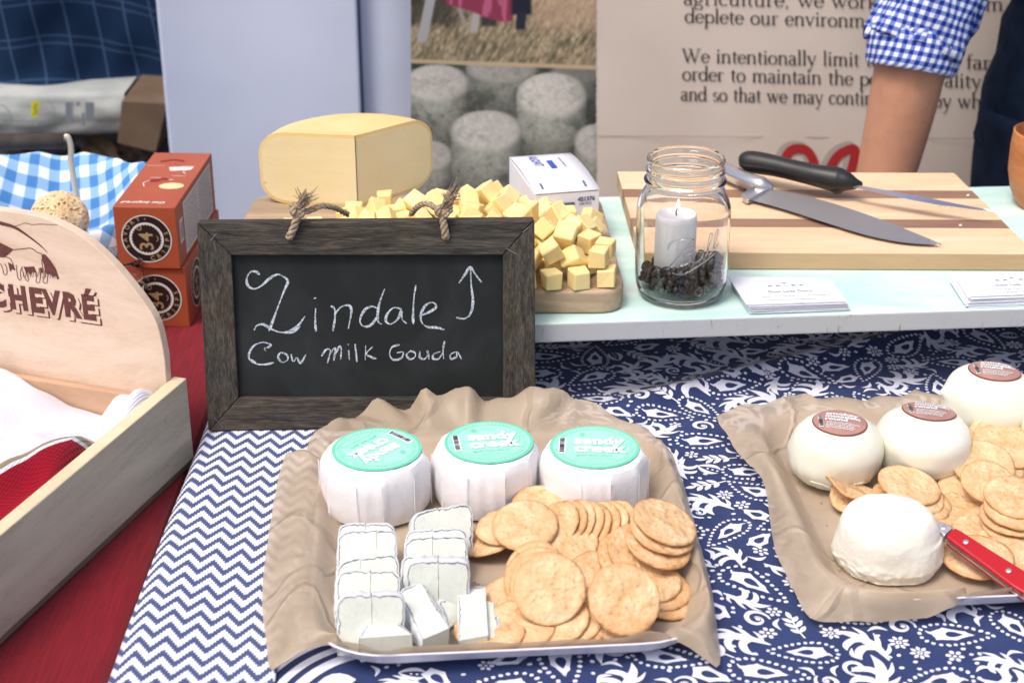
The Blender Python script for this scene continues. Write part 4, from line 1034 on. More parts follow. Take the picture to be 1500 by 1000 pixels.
# ---- cheese cubes (positions settled beforehand with gravity) ----
cubem = NT('gouda_cube', .5, S(240, 214, 140), spec=.35); v = cubem.co(); oi = cubem.n('ShaderNodeObjectInfo')
cubem.col(cubem.mix(cubem.noise(v, 60, 3), cubem.mix(oi.outputs['Random'], S(238, 204, 124), S(242, 216, 148)), S(246, 228, 172))); cubem.bump(cubem.noise(v, 160, 3), .15, .0008)
cubem.b.inputs['Subsurface Weight'].default_value = .25; cubem.b.inputs['Subsurface Radius'].default_value = (.012, .007, .002); cubem.b.inputs['Subsurface Scale'].default_value = .5
CUBES = [c for c in [(-0.1044,1.3969,0.1103,0.0,0.66,-0.751,0.0),
(-0.065,1.4095,0.1103,0.564,-0.427,0.564,0.427),
(-0.0875,1.4181,0.1103,0.1,0.7,0.1,-0.7),
(0.0372,1.3505,0.1103,0.388,-0.591,0.388,0.591),
(-0.1178,1.4346,0.1103,0.536,0.462,0.536,-0.462),
(-0.1306,1.36,0.1103,0.527,0.527,-0.471,-0.471),
(-0.0422,1.3685,0.1113,0.054,-0.6,-0.798,-0.04),
(-0.0775,1.3594,0.1103,0.197,-0.679,0.197,0.679),
(0.0041,1.3706,0.1103,0.0,-0.913,-0.408,0.0),
(0.033,1.3231,0.1114,0.688,-0.063,0.704,0.162),
(-0.0175,1.4344,0.1103,0.7,-0.7,0.103,-0.103),
(-0.0872,1.3898,0.1103,0.575,0.412,-0.575,0.412),
(-0.1559,1.3804,0.1103,0.026,-0.026,-0.707,0.707),
(0.0245,1.3755,0.1103,0.156,-0.69,-0.156,-0.69),
(-0.027,1.4159,0.1103,0.703,-0.073,0.703,0.073),
(0.0747,1.3555,0.1103,0.23,0.668,0.231,-0.668),
(-0.0474,1.4089,0.1136,0.69,-0.32,-0.631,0.153),
(0.0055,1.3335,0.1115,0.566,0.063,-0.043,0.821),
(-0.025,1.353,0.1103,0.329,0.329,0.626,0.626),
(-0.0542,1.3285,0.1103,0.14,0.0,-0.0,-0.99),
(0.059,1.4025,0.1103,0.363,-0.607,-0.363,-0.607),
(-0.0246,1.3734,0.1103,0.757,-0.0,-0.0,-0.654),
(0.0214,1.4261,0.1103,0.134,0.694,0.134,-0.694),
(-0.1035,1.3622,0.1103,0.379,0.379,0.597,0.597),
(-0.1276,1.3913,0.1103,0.35,0.614,0.35,-0.614),
(0.0649,1.3712,0.1103,0.414,-0.0,0.0,-0.91),
(-0.0592,1.4523,0.1103,0.519,-0.48,-0.519,-0.48),
(-0.0025,1.3496,0.1187,0.447,0.838,-0.156,0.273),
(-0.0705,1.3822,0.1103,0.0,0.647,-0.762,0.0),
(0.04,1.4032,0.1103,0.126,-0.126,-0.696,0.696),
(-0.2051,1.3977,0.1103,0.842,-0.0,0.0,0.539),
(-0.0301,1.3613,0.1278,0.008,0.242,-0.97,-0.031),
(-0.102,1.3403,0.1103,0.271,0.0,0.0,-0.963),
(-0.0576,1.3475,0.1103,0.697,0.697,0.12,0.12),
(0.0045,1.4208,0.1103,0.7,0.7,0.103,0.103),
(-0.0285,1.3948,0.1103,0.021,0.021,-0.707,-0.707),
(-0.0857,1.3455,0.1232,0.586,0.584,0.558,-0.057),
(0.0529,1.3868,0.1208,0.301,0.198,0.918,-0.166),
(-0.0841,1.4444,0.1103,0.638,-0.305,0.638,0.305),
(0.0881,1.387,0.1137,0.71,0.329,0.262,0.565),
(-0.1297,1.343,0.1103,0.471,-0.527,0.471,0.527),
(-0.1113,1.4155,0.1103,0.086,-0.086,0.702,-0.702),
(0.043,1.3697,0.1231,0.757,-0.069,0.485,-0.433),
(-0.154,1.3339,0.1103,0.0,-0.874,-0.486,-0.0),
(-0.1192,1.4599,0.1103,0.972,0.0,-0.0,0.233),
(-0.0359,1.3356,0.12,0.757,0.38,-0.149,-0.51),
(0.0629,1.331,0.1103,0.323,-0.323,0.629,-0.629),
(-0.0903,1.3721,0.1231,0.021,0.421,0.819,0.389),
(-0.1393,1.3766,0.1211,0.81,0.189,0.5,0.24),
(0.0567,1.3502,0.1103,0.175,0.685,0.175,-0.685),
(-0.0352,1.4519,0.1128,0.568,-0.685,0.174,-0.422),
(-0.0681,1.3096,0.1103,0.178,-0.684,-0.178,-0.684),
(0.0188,1.3832,0.1273,0.633,-0.633,-0.316,0.316),
(-0.0501,1.3883,0.116,0.115,0.174,0.393,-0.896),
(0.0424,1.4533,0.1103,0.785,-0.0,-0.0,-0.619),
(-0.0555,1.322,0.1329,0.286,0.897,-0.223,-0.253),
(-0.0496,1.2924,0.1103,0.562,-0.429,0.562,0.429),
(0.0027,1.4395,0.1103,0.692,-0.145,0.692,0.145),
(-0.0269,1.3011,0.1103,0.692,-0.692,-0.143,0.143),
(-0.0787,1.2906,0.1103,0.0,0.917,0.399,-0.0),
(-0.1544,1.3567,0.1103,0.0,0.329,0.944,0.0),
(0.0242,1.3369,0.1217,0.256,0.778,-0.512,-0.26),
(0.0145,1.3146,0.124,0.855,0.458,0.007,-0.241),
(-0.0413,1.3136,0.1176,0.104,0.365,-0.6,0.705),
(-0.1585,1.344,0.1273,0.0,0.508,0.861,0.0),
(-0.0036,1.3088,0.1103,0.318,0.631,0.318,-0.631),
(-0.0729,1.3319,0.1103,0.0,-0.99,-0.139,-0.0),
(-0.0238,1.3214,0.1137,0.229,0.508,0.757,0.341),
(0.0952,1.3413,0.1103,0.454,-0.542,0.454,0.542),
(-0.1153,1.3528,0.125,0.253,0.758,-0.514,-0.312),
(0.0101,1.2975,0.1103,0.66,-0.254,-0.66,-0.254),
(-0.0067,1.399,0.1137,0.323,-0.585,0.692,0.273),
(-0.1926,1.3791,0.1103,0.704,0.061,0.704,-0.061),
(0.0637,1.4313,0.1103,0.506,-0.506,-0.494,0.494),
(-0.0868,1.3081,0.1103,0.359,-0.359,-0.609,0.609),
(0.0338,1.3007,0.1103,0.573,0.573,-0.415,-0.415),
(-0.0206,1.4431,0.1273,0.0,0.286,-0.958,0.0),
(-0.1113,1.3794,0.1213,0.13,-0.183,0.281,0.933),
(-0.098,1.4556,0.1103,0.622,-0.622,-0.337,0.337),
(-0.0103,1.3274,0.1236,0.22,-0.487,-0.794,0.29),
(0.0175,1.4037,0.1162,0.186,0.399,-0.201,-0.875),
(-0.1742,1.3664,0.1103,0.692,-0.692,-0.145,0.145),
(0.0349,1.3949,0.1307,0.211,0.788,-0.436,0.382),
(-0.1182,1.3035,0.1103,0.981,0.0,-0.0,-0.196),
(-0.0644,1.3674,0.126,0.789,0.344,-0.264,0.436),
(-0.0489,1.436,0.1103,0.794,0.0,-0.0,-0.608),
(-0.1389,1.3459,0.1273,0.01,0.966,0.251,0.069),
(-0.0942,1.3246,0.1103,0.0,-0.887,0.461,-0.0),
(-0.0065,1.3836,0.122,0.856,-0.286,0.381,-0.201),
(-0.0349,1.4285,0.1273,0.704,-0.066,0.704,0.066),
(-0.1341,1.4108,0.1103,0.155,-0.155,0.69,-0.69),
(0.0576,1.3029,0.1103,0.126,0.126,-0.696,-0.696),
(-0.1012,1.2936,0.1103,0.62,-0.62,-0.339,0.339),
(-0.0697,1.4295,0.1103,0.691,0.0,0.0,0.722),
(-0.1355,1.4381,0.1103,0.0,-0.998,-0.061,-0.0),
(-0.1378,1.3145,0.1103,0.579,0.579,0.406,0.406),
(0.0522,1.3185,0.1224,0.1,0.501,-0.749,0.422),
(-0.0377,1.3811,0.1304,0.834,-0.33,-0.282,-0.34),
(-0.0253,1.3398,0.133,0.327,-0.114,-0.927,0.147),
(-0.1665,1.4074,0.1103,0.0,-0.622,0.783,-0.0),
(-0.1843,1.4077,0.1103,0.537,-0.537,-0.459,0.459),
(-0.1003,1.4375,0.1236,0.227,0.875,-0.357,-0.235),
(0.0742,1.3886,0.1242,0.255,0.562,-0.712,-0.334),
(-0.0743,1.3987,0.1266,0.403,-0.888,0.222,-0.012),
(-0.0119,1.4195,0.1283,0.341,0.508,0.791,0.009),
(-0.1185,1.3263,0.1186,0.188,0.343,-0.454,0.8),
(0.0454,1.434,0.1113,0.52,-0.545,-0.45,-0.479),
(-0.0518,1.4408,0.1273,0.148,-0.148,-0.691,0.691),
(-0.1262,1.4043,0.1273,0.194,-0.68,-0.194,-0.68),
(0.0098,1.3361,0.1325,0.905,0.143,-0.384,0.112),
(0.0092,1.4233,0.1302,0.193,-0.071,0.979,-0.009),
(-0.0761,1.4721,0.1103,0.337,0.622,0.337,-0.622),
(0.0445,1.3401,0.1288,0.529,-0.469,0.098,0.7),
(-0.0085,1.363,0.1273,0.58,0.069,-0.299,0.755),
(-0.0087,1.4817,0.1103,0.777,-0.0,0.0,0.629),
(0.0636,1.3723,0.1318,0.837,0.266,0.216,0.426),
(-0.2014,1.4194,0.1103,0.481,-0.518,0.481,0.518),
(-0.1194,1.4515,0.1273,0.704,-0.0,0.0,-0.711),
(0.0182,1.3619,0.1273,0.075,0.703,0.075,-0.703),
(-0.0991,1.356,0.1324,0.517,-0.037,-0.441,0.732),
(-0.126,1.3702,0.1321,0.671,0.409,0.076,-0.614),
(-0.0001,1.3234,0.1419,0.177,0.384,-0.753,0.504),
(-0.0524,1.4005,0.1291,0.013,-0.23,0.359,0.904),
(0.0675,1.346,0.1273,0.638,0.638,0.304,0.304),
(0.0316,1.4346,0.1264,0.283,-0.68,0.552,-0.391),
(0.081,1.308,0.1103,0.514,-0.485,0.514,0.485),
(-0.0721,1.3508,0.1321,0.402,0.085,-0.428,0.805),
(-0.1575,1.4515,0.1103,0.457,-0.54,-0.457,-0.54),
(-0.0166,1.4291,0.1428,0.264,0.887,0.311,0.217),
(0.1,1.4341,0.1104,0.688,-0.653,-0.164,0.272),
(-0.0489,1.4697,0.1103,0.157,-0.689,0.157,0.689),
(-0.0976,1.3966,0.1273,0.285,-0.647,0.285,0.647),
(0.0983,1.3128,0.1103,0.515,-0.515,-0.484,0.485),
(0.0251,1.4499,0.1103,0.076,-0.076,0.703,-0.703),
(-0.0792,1.382,0.1332,0.871,-0.306,0.303,-0.235),
(-0.048,1.3528,0.1343,0.186,0.461,0.15,-0.855),
(-0.0514,1.2889,0.1273,0.139,0.139,0.693,0.694),
(0.0815,1.3328,0.1273,0.0,-0.983,0.182,-0.0),
(-0.1493,1.3991,0.1203,0.655,-0.078,-0.437,0.611),
(-0.0438,1.3325,0.1414,0.877,-0.146,-0.43,0.156),
(-0.0257,1.4016,0.1301,0.484,-0.308,0.44,-0.691),
(-0.0858,1.4249,0.1306,0.103,0.325,0.896,0.283),
(0.0457,1.3281,0.1409,0.186,0.682,0.584,-0.398),
(-0.0595,1.3839,0.1379,0.08,-0.683,-0.59,0.423),
(-0.0076,1.2905,0.1223,0.7,-0.509,0.092,0.493),
(0.041,1.3804,0.1405,0.312,-0.378,-0.846,-0.209),
(-0.155,1.4251,0.1103,0.0,-0.895,-0.445,-0.0),
(-0.015,1.3417,0.1465,0.111,-0.762,-0.54,0.341),
(-0.0407,1.4116,0.1441,0.714,-0.447,-0.028,-0.538),
(-0.0873,1.3306,0.1351,0.904,0.385,-0.182,0.04),
(0.0338,1.3117,0.1326,0.241,-0.126,0.942,0.195),
(-0.1081,1.3317,0.1316,0.122,0.814,0.369,-0.431),
(0.086,1.4208,0.1124,0.497,0.077,0.133,0.854),
(-0.0756,1.3112,0.1273,0.234,0.234,0.667,0.667),
(-0.0205,1.3787,0.1385,0.126,-0.897,0.208,0.37),
(-0.0708,1.3336,0.1401,0.719,-0.352,0.125,0.586),
(0.0058,1.4026,0.1306,0.357,0.042,-0.908,0.215),
(-0.1111,1.3691,0.1404,0.202,0.75,-0.404,-0.482),
(-0.0038,1.4102,0.1452,0.206,-0.897,0.124,0.371),
(0.0072,1.462,0.1129,0.271,0.194,0.056,-0.941),
(-0.0604,1.4226,0.1296,0.263,-0.398,0.301,0.826),
(0.0751,1.3105,0.1273,0.569,0.42,-0.569,0.42),
(-0.1095,1.4133,0.1273,0.176,0.0,0.0,-0.984),
(0.0137,1.3746,0.1443,0.6,0.6,0.373,0.373),
(0.0283,1.3435,0.1407,0.139,0.899,-0.202,-0.362),
(-0.0815,1.3622,0.1426,0.805,-0.433,-0.171,0.368),
(-0.0351,1.364,0.1479,0.973,-0.136,0.073,-0.174),
(-0.1691,1.3647,0.1273,0.58,0.405,0.58,-0.405),
(-0.1405,1.3891,0.1334,0.018,-0.387,-0.311,0.868),
(-0.0104,1.3924,0.1422,0.082,0.424,0.6,-0.673),
(0.0532,1.3551,0.1382,0.693,-0.042,-0.537,-0.479),
(-0.1263,1.3525,0.142,0.855,-0.31,0.222,-0.352),
(-0.0287,1.4746,0.1103,0.578,0.408,0.578,-0.408),
(-0.0721,1.3904,0.1474,0.205,-0.298,-0.808,-0.465),
(-0.0389,1.3897,0.1476,0.424,-0.898,-0.085,0.077),
(0.0287,1.4149,0.1325,0.8,-0.262,0.473,-0.261),
(-0.0875,1.4078,0.1414,0.871,0.22,-0.223,0.379),
(0.0727,1.4134,0.1237,0.365,0.041,-0.796,-0.481),
(-0.124,1.4287,0.1273,0.53,0.53,-0.468,-0.468),
(0.0038,1.3546,0.1451,0.631,0.339,0.691,-0.103),
(-0.1217,1.3867,0.1416,0.346,0.781,-0.41,0.319),
(-0.034,1.3433,0.1512,0.092,0.292,0.246,0.92),
(-0.1452,1.4217,0.1273,0.482,0.482,-0.517,-0.517),
(0.0499,1.4091,0.1273,0.003,-0.003,0.707,-0.707),
(-0.07,1.4559,0.1273,0.224,0.671,-0.224,0.671),
(-0.1823,1.4277,0.1103,0.0,0.569,0.822,-0.0),
(-0.0233,1.4043,0.1523,0.507,0.059,0.55,0.661)] if c[0] < .085]
rg = random.Random(3); cms = []
for s_ in range(6):
    b = MB(); h = .0086; b.box(-h, h, -h, h, -h, h)
    b.v = [p + Vector((rg.uniform(-.0013, .0013), rg.uniform(-.0013, .0013), rg.uniform(-.0013, .0013))) for p in b.v]
    bmm = bmesh.new(); tmp = mesh(b.v, b.f); bmm.from_mesh(tmp); bmesh.ops.bevel(bmm, geom=bmm.edges[:], offset=.0010, segments=1, affect='EDGES'); me = bpy.data.meshes.new('cube_mesh'); bmm.to_mesh(me); bmm.free(); me.materials.append(cubem.m); cms.append(me)
for i, c in enumerate(CUBES):
    o = bpy.data.objects.new('cheese_cube', cms[i % 6]); C.objects.link(o); o.location = c[:3]; o.rotation_mode = 'QUATERNION'; o.rotation_quaternion = c[3:7]
    s_ = .92 + .12*((i*37) % 10)/10; o.scale = (s_, s_*(.84+.05*(i % 5)), s_*(.9+.04*(i % 4)))
    special = {max(range(len(CUBES)), key=lambda k: CUBES[k][2]): 'highest cheese cube on top of the heap behind the sign',
               max(range(len(CUBES)), key=lambda k: CUBES[k][0]): 'cheese cube farthest right, at the edge of the serving board',
               min((k for k in range(len(CUBES)) if CUBES[k][0] > .02 and CUBES[k][2] < .115), key=lambda k: CUBES[k][1]): 'frontmost cheese cube at the foot of the heap, beside the sign',
               min(range(len(CUBES)), key=lambda k: (CUBES[k][0]-.055)**2+(CUBES[k][1]-1.45)**2): 'cheese cube standing nearest the small white carton'}
    if i in special: tag(o, special[i], 'cheese cube', 'gouda cubes heaped on the board'); continue
    px = c[0]
    dv_ = Vector(c[:3])-CAM; sx_ = 750 + FPX*dv_.x/dv_.dot(FW)
    zone = 'left of the left rope knot' if sx_ < 437 else 'just right of the left rope knot' if sx_ < 540 else 'just left of the right rope knot' if sx_ < 648 else 'between right rope knot and sign corner'
    if px < .01: tag(o, ('upper' if c[2] > .128 else 'lower') + ' cheese cube behind the sign, ' + zone, 'cheese cube', 'gouda cubes heaped behind the sign'); continue
    side = 'pale yellow cheese cube heaped on the board behind the chalkboard sign' if px < .01 else 'pale yellow cheese cube on the slope of the heap right of the sign' if c[2] > .122 else 'pale yellow cheese cube at the foot of the heap right of the sign'
    tag(o, side, 'cheese cube', 'gouda cubes heaped behind the sign' if px < .01 else 'gouda cubes on the slope right of the sign' if c[2] > .122 else 'gouda cubes at the foot of the heap')

# ---- white glove box ----
whc = simple('white_card', S(226, 226, 236), .5, S(236, 236, 244), 10, spec=.3)
A_, B_, C_, D_ = P(737, 231, .132), P(831, 222, .132), P(878, 277, .132), P(784, 284, .132)
bx = thing('glove_box', 'small white carton with blue print on the board corner', 'box', (D_.x, D_.y, .102))
ux = (C_-D_); WX = ux.length; ux.normalize(); uy = Vector((-ux.y, ux.x, 0)); DY = ((A_-D_).dot(uy)+(B_-C_).dot(uy))/2; shx = ((A_-D_).dot(ux))
def GB(a, c_, z): return Vector((D_.x, D_.y, 0)) + ux*(a + shx*0*c_/DY) + uy*c_ + Vector((0, 0, z))
b = MB(); q = [(0, 0), (WX, 0), (WX, DY), (0, DY)]; b.add([GB(*p, .102) for p in q]+[GB(*p, .1305) for p in q], [[3, 2, 1, 0], [0, 1, 5, 4], [1, 2, 6, 5], [2, 3, 7, 6], [3, 0, 4, 7], [4, 5, 6, 7]]); b.build('carton', whc, bx, bevel=.0008)
b = MB(); nlid = 9; v = []
for j in range(nlid):
    for i in range(5):
        a, c_ = WX*i/4, DY*j/(nlid-1); v.append(GB(a*1.01-.0003, c_*1.0-.0006, .1315 + .0042*math.sin(PI*min(1, c_/DY*1.0))**.7 + (.0006 if j == 0 else 0)))
b.add(v, [[j*5+i, j*5+i+1, (j+1)*5+i+1, (j+1)*5+i] for j in range(nlid-1) for i in range(4)]); lid = b.build('lid_flap', whc, bx, smooth=True); s2 = lid.modifiers.new('s', 'SOLIDIFY'); s2.thickness = .0006
def lidz(c_): return .1315 + .0042*math.sin(PI*max(0, min(1, c_/DY)))**.7
blue = simple('blue_print', S(52, 84, 170), .6); slate = simple('grey_blue_print', S(96, 110, 140), .6)
ik = Ink(); ik.text('ALOAT', .016, DY-.012, .0125, .0002, rot=R(-90)+.0, sx=.9); ik.poly([(.030, DY*.50), (.036, DY*.50), (.036, DY*.72), (.030, DY*.72)])
ik.build('lid_print', blue, lambda x, y, l: GB(x, y, lidz(y)+.0009+l), bx)
ik = Ink()
for y in (DY*.52, DY*.58, DY*.64, DY*.70, DY*.76): ik.poly([(.044, y), (.0455, y), (.0455, y+.0045), (.044, y+.0045)])
for y in (DY*.06, DY*.1, DY*.14): ik.poly([(.050, y), (.0525, y), (.0525, y+.003), (.050, y+.003)]); ik.poly([(.008, y), (.0105, y), (.0105, y+.003), (.008, y+.003)])
ik.build('lid_small_print', slate, lambda x, y, l: GB(x, y, lidz(y)+.0009+l), bx)
nf = -uy
ik = Ink(); ik.text('421376', WX-.021, .0195, .0056, .0003); ik.text('100 PCS', WX-.020, .0155, .0036, .0001); ik.text('gloves', .008, .0165, .0034, 0); ik.text('powder free', .022, .0105, .0032, 0); ik.poly([(.027, .0155), (.0385, .0155), (.0385, .0190), (.027, .0190)])
ik.build('front_print', slate, plane_fn(GB(0, 0, .102), ux, (0, 0, 1), nf, .0003), bx)

# ================= MASON JAR =================
JC = P(996, 431, .080); JC.z = .0803
jt = thing('mason_jar', 'square shouldered glass mason jar with embossed script, holding candle and beans', 'jar', JC)
def jr(z):    # outer profile radius
    return None
outer = cr([(.030, 0), (.0365, .0035), (.0392, .010), (.0405, .022), (.0408, .05), (.0406, .076), (.0398, .086), (.0368, .095), (.0338, .1005), (.0330, .1035), (.0350, .1055), (.0356, .1075), (.0338, .1095), (.0330, .112), (.0342, .1145), (.0345, .1165), (.0332, .1185), (.0328, .1215), (.0338, .1235), (.0336, .1262), (.0322, .1275)], 4)
inner = cr([(.0302, .1270), (.0298, .1235), (.0298, .105), (.0310, .100), (.0345, .094), (.0376, .085), (.0384, .076), (.0386, .05), (.0383, .022), (.0368, .011), (.0330, .0066), (.015, .0058), (.0004, .0056)], 4)
def sqr(a, z):
    k = sstep(.006, .02, z)*(1-sstep(.082, .094, z)); c_ = abs(math.cos(2*a)); return 1 + .035*k*(1-c_)**1.0 - .012*k*c_
prof = outer + inner; NJ = 72; v = []
for r_, z_ in prof:
    for i in range(NJ):
        a = 2*PI*i/NJ + R(20); kk_ = sqr(2*PI*i/NJ, z_); v.append(JC + Vector((r_*kk_*math.cos(a), r_*kk_*math.sin(a), z_)))
ff = [[j*NJ+i, j*NJ+(i+1) % NJ, (j+1)*NJ+(i+1) % NJ, (j+1)*NJ+i] for j in range(len(prof)-1) for i in range(NJ)]
ff += [list(range(NJ))[::-1], [(len(prof)-1)*NJ+i for i in range(NJ)]]
jg = link('jar_glass', mesh(v, ff, True), glass, jt)
def jsurf(u, z, l=0):     # u metres along the surface, toward camera side
    r0 = .0406; a = R(-90) + u/r0; k_ = sqr(a - R(20), z); return JC + Vector((r0*k_*math.cos(a), r0*k_*math.sin(a), z))
def emb(pts, w_, b):
    k = cr(pts, 5); b.tube([jsurf(x, z) for x, z in k], w_, 6)
b = MB(); s0 = .0105
def jp(x, y): return ((x-1003)/2400*1.42*1.0, .043 + (372-y)/2400*1.42*1.02)    # pixel marks of the embossing to metres on the glass
for st_ in ([(975, 348), (978, 339), (992, 333), (1006, 331), (1014, 334)], [(1012, 331), (1000, 346), (988, 362), (976, 378)], [(1000, 345), (1012, 344), (1010, 352), (998, 356)], [(998, 356), (1008, 358), (1006, 367), (992, 372)],
            [(1026, 352), (1018, 351), (1012, 360), (1015, 367), (1024, 362), (1028, 351), (1026, 362), (1031, 363)], [(1031, 360), (1036, 348), (1042, 330), (1038, 328), (1035, 345), (1036, 358), (1042, 355)], [(1042, 355), (1048, 340), (1053, 326), (1049, 325), (1046, 340), (1047, 350), (1054, 345)],
            [(982, 382), (998, 384), (1020, 373), (1050, 356)]):
    emb([jp(*p) for p in st_], .0007, b)
for st_ in ([(1022, 408), (1018, 413), (1022, 420), (1028, 416), (1027, 408), (1022, 408)], [(1034, 420), (1035, 406), (1043, 417), (1043, 404)], [(1046, 404), (1048, 415)]): emb([jp(*p) for p in st_], .0006, b)
b.build('embossed_lettering', glass, jt, smooth=True, label='raised script lettering moulded in the glass')
cn = thing('candle', 'lit white pillar candle standing in the beans inside the jar', 'candle', (JC.x-.006, JC.y+.002, JC.z+.02))
wax = NT('white_wax', .45, S(246, 245, 248)); wax.b.inputs['Subsurface Weight'].default_value = .3; wax.b.inputs['Subsurface Radius'].default_value = (.01, .008, .006)
cl_ = Vector(cn.location); b = MB(); b.lathe([(.0170, -.012), (.0180, 0), (.0180, .050), (.0176, .0545), (.0166, .0555), (.0150, .0540), (.004, .0535)], 36, Matrix.Translation(cl_)); b.build('wax', wax.m, cn, smooth=True, auto=60)
b = MB(); b.tube([cl_+Vector((0, 0, .0530)), cl_+Vector((-.0004, 0, .0575)), cl_+Vector((.001, 0, .0610))], .0006, 6); b.build('wick', simple('wick', S(60, 54, 48), .9), cn)
fl = NT('flame', .5); fl.b.inputs['Emission Color'].default_value = (1, .62, .28, 1); fl.b.inputs['Emission Strength'].default_value = 4; fl.b.inputs['Alpha'].default_value = .8
b = MB(); b.lathe([(.0002, .0600), (.0012, .0615), (.0015, .0635), (.0009, .0665), (.0001, .0695)], 10, Matrix.Translation(cl_+Vector((.0012, 0, 0)))); b.build('flame', fl.m, cn, smooth=True)
bean = simple('coffee_bean', S(22, 19, 19), .32, S(48, 38, 36), 80, 3, .2, 300, .0005, spec=.5); gem = simple('dark_green_bean', S(20, 60, 50), .25, spec=.6)
rg = random.Random(8); b = MB(); b.lathe([(.0032*math.sin(PI*i/6)+.00002, -.0050*math.cos(PI*i/6)) for i in range(7)], 8); bmh = mesh(b.v, b.f, True); bmh.materials.append(bean); bmg = mesh(b.v, b.f, True); bmg.materials.append(gem)
pos = []; tries = 0
while len(pos) < 190 and tries < 40000:
    tries += 1; a = rg.random()*2*PI; r_ = .0338*math.sqrt(rg.random()) if rg.random() < .4 else rg.uniform(.026, .0342); top = .031 + .007*math.cos(a+.8)*r_/.034
    z_ = rg.uniform(.0105, top); rlim = .0335 if z_ > .016 else .029
    if r_ > rlim: continue
    p_ = Vector((r_*math.cos(a), r_*math.sin(a), z_))
    if (p_.xy - Vector((-.006, .002))).length < .0215: continue
    if any((p_-q_).length < .0058 for q_ in pos): continue
    pos.append(p_)
for i, p_ in enumerate(pos):
    o = bpy.data.objects.new('coffee_bean', bmg if i % 31 == 7 else bmh); C.objects.link(o); o.location = JC+p_; o.rotation_euler = (rg.random()*6, rg.random()*6, rg.random()*6)
    if i % 31 == 7: tag(o, 'dark green bean among the brown beans in the jar', 'bean', 'dark green beans in the jar')
    else: tag(o, 'dark roasted coffee bean filling the bottom of the jar', 'bean', 'dark beans in the mason jar')

# ================= STRIPED CUTTING BOARD =================
maple = wood('maple', [S(214, 176, 140), S(232, 198, 162), S(240, 212, 180)], 3.2, (1, 10, 10), .5, .1, 50, dist=.6)
maple_e = wood('maple_end', [S(184, 152, 116), S(206, 174, 136)], 4, (1, 4, 14), .6, .15, 50)
walnut = wood('walnut', [S(130, 98, 82), S(158, 124, 104)], 5, (1, 12, 12), .5, .1, 60)
zt = .0972
LB, RB_, LF, RF = P(904, 251, zt), P(1398, 253, zt), P(938, 369, zt), P(1518, 372, zt)
cbd = thing('cutting_board', 'large maple cutting board with two dark walnut stripes', 'cutting board', ((LF+RF)/2).to_tuple()[:2] + (.0805,))
fs = [0]; 
for y in (332, 320, 289.5, 277.5): fs.append((P(1000, y, zt).y-P(1000, 369.5, zt).y)/(P(1000, 252, zt).y-P(1000, 369.5, zt).y))
fs.append(1)
for i in range(5):
    g = .0006; a, c_ = fs[i], fs[i+1]; h = [LF.lerp(LB, a), RF.lerp(RB_, a), RF.lerp(RB_, c_), LF.lerp(LB, c_)]
    b = MB(); dz = -.0003*(i % 2); h2 = [Vector((p.x, p.y, .0806)) for p in h]; h = [Vector((p.x, p.y, zt+dz)) for p in h]
    k = .00015; h = [h[0]+Vector((0, k, 0)), h[1]+Vector((0, k, 0)), h[2]-Vector((0, k, 0)), h[3]-Vector((0, k, 0))]
    b.add(h2+h, [[3, 2, 1, 0], [0, 1, 5, 4], [1, 2, 6, 5], [2, 3, 7, 6], [3, 0, 4, 7], [4, 5, 6, 7]]); b.mi = [0, 1, 1, 0, 1, 0]
    b.build('plank', [walnut, walnut] if i % 2 else [maple, maple_e], cbd, bevel=.0005 if i in (1, 2, 3) else .001)

# ---- knives ----
def frame_from(p0, p1, up=Vector((0, 0, 1))):
    x = (p1-p0).normalized(); y = up.cross(x).normalized(); z = x.cross(y); return Matrix(((x.x, y.x, z.x, p0.x), (x.y, y.y, z.y, p0.y), (x.z, y.z, z.z, p0.z), (0, 0, 0, 1)))
blade = NT('blade_steel', .46, S(168, 166, 166), Metallic=.7); blade.bump(blade.noise(blade.co(scale=(40, 1, 1)), 30, 3), .05, .0004)
bright = NT('bright_steel', .28, S(206, 206, 208), Metallic=.9)
kt = thing('chef_knife', 'chef knife with steel handle and broad grey blade beside the jar', 'knife', P(1110, 290, .1))
zk = .1045
heel, tip = P(1098, 281, zk), P(1379, 357, .0985)
# blade outline in pixels traced on the board plane, spine and edge
spn = [(1125, 276), (1180, 287), (1240, 304), (1300, 325), (1345, 343), (1379, 357)]; edg = [(1092, 291), (1150, 307), (1215, 328), (1275, 346), (1330, 356), (1379, 358.5)]
def kz(x, top): return .1065 - .0045*sstep(1100, 1390, x) if top else .1015 - .0012*sstep(1100, 1390, x)
sp = [P(x, y, kz(x, 1)) for x, y in cr(spn, 5)]; ed = [P(x, y, kz(x, 0)) for x, y in cr(edg, 5)]
b = MB(); n = len(sp); v = sp + [p+Vector((0, .0004, -.0018)) for p in sp] + ed; b.add(v, [[i, i+1, 2*n+i+1, 2*n+i] for i in range(n-1)] + [[n+i+1, n+i, 2*n+i, 2*n+i+1] for i in range(n-1)] + [[i+1, i, n+i, n+i+1] for i in range(n-1)] + [[0, 2*n, n]])
b.build('blade', blade.m, kt)
hp = [P(1132, 276, .107), P(1118, 273, .108), P(1104, 268, .109), P(1088, 262, .109), P(1066, 252, .109), P(1046, 243, .108), P(1030, 238, .106)]
b = MB(); b.tube(cr([tuple(p) for p in hp], 4), [(.0035+.0068*sstep(0, .22, i/24)-.0018*math.sin(PI*i/24)+.001*(i > 20)) for i in range(25)], 14); o = b.build('handle', bright.m, kt, smooth=True)
b = MB(); q = [P(1117, 270, .109), P(1130, 274, .109), P(1095, 293, .1035), P(1088, 289, .1035), P(1086, 283, .106), P(1098, 276, .109)]
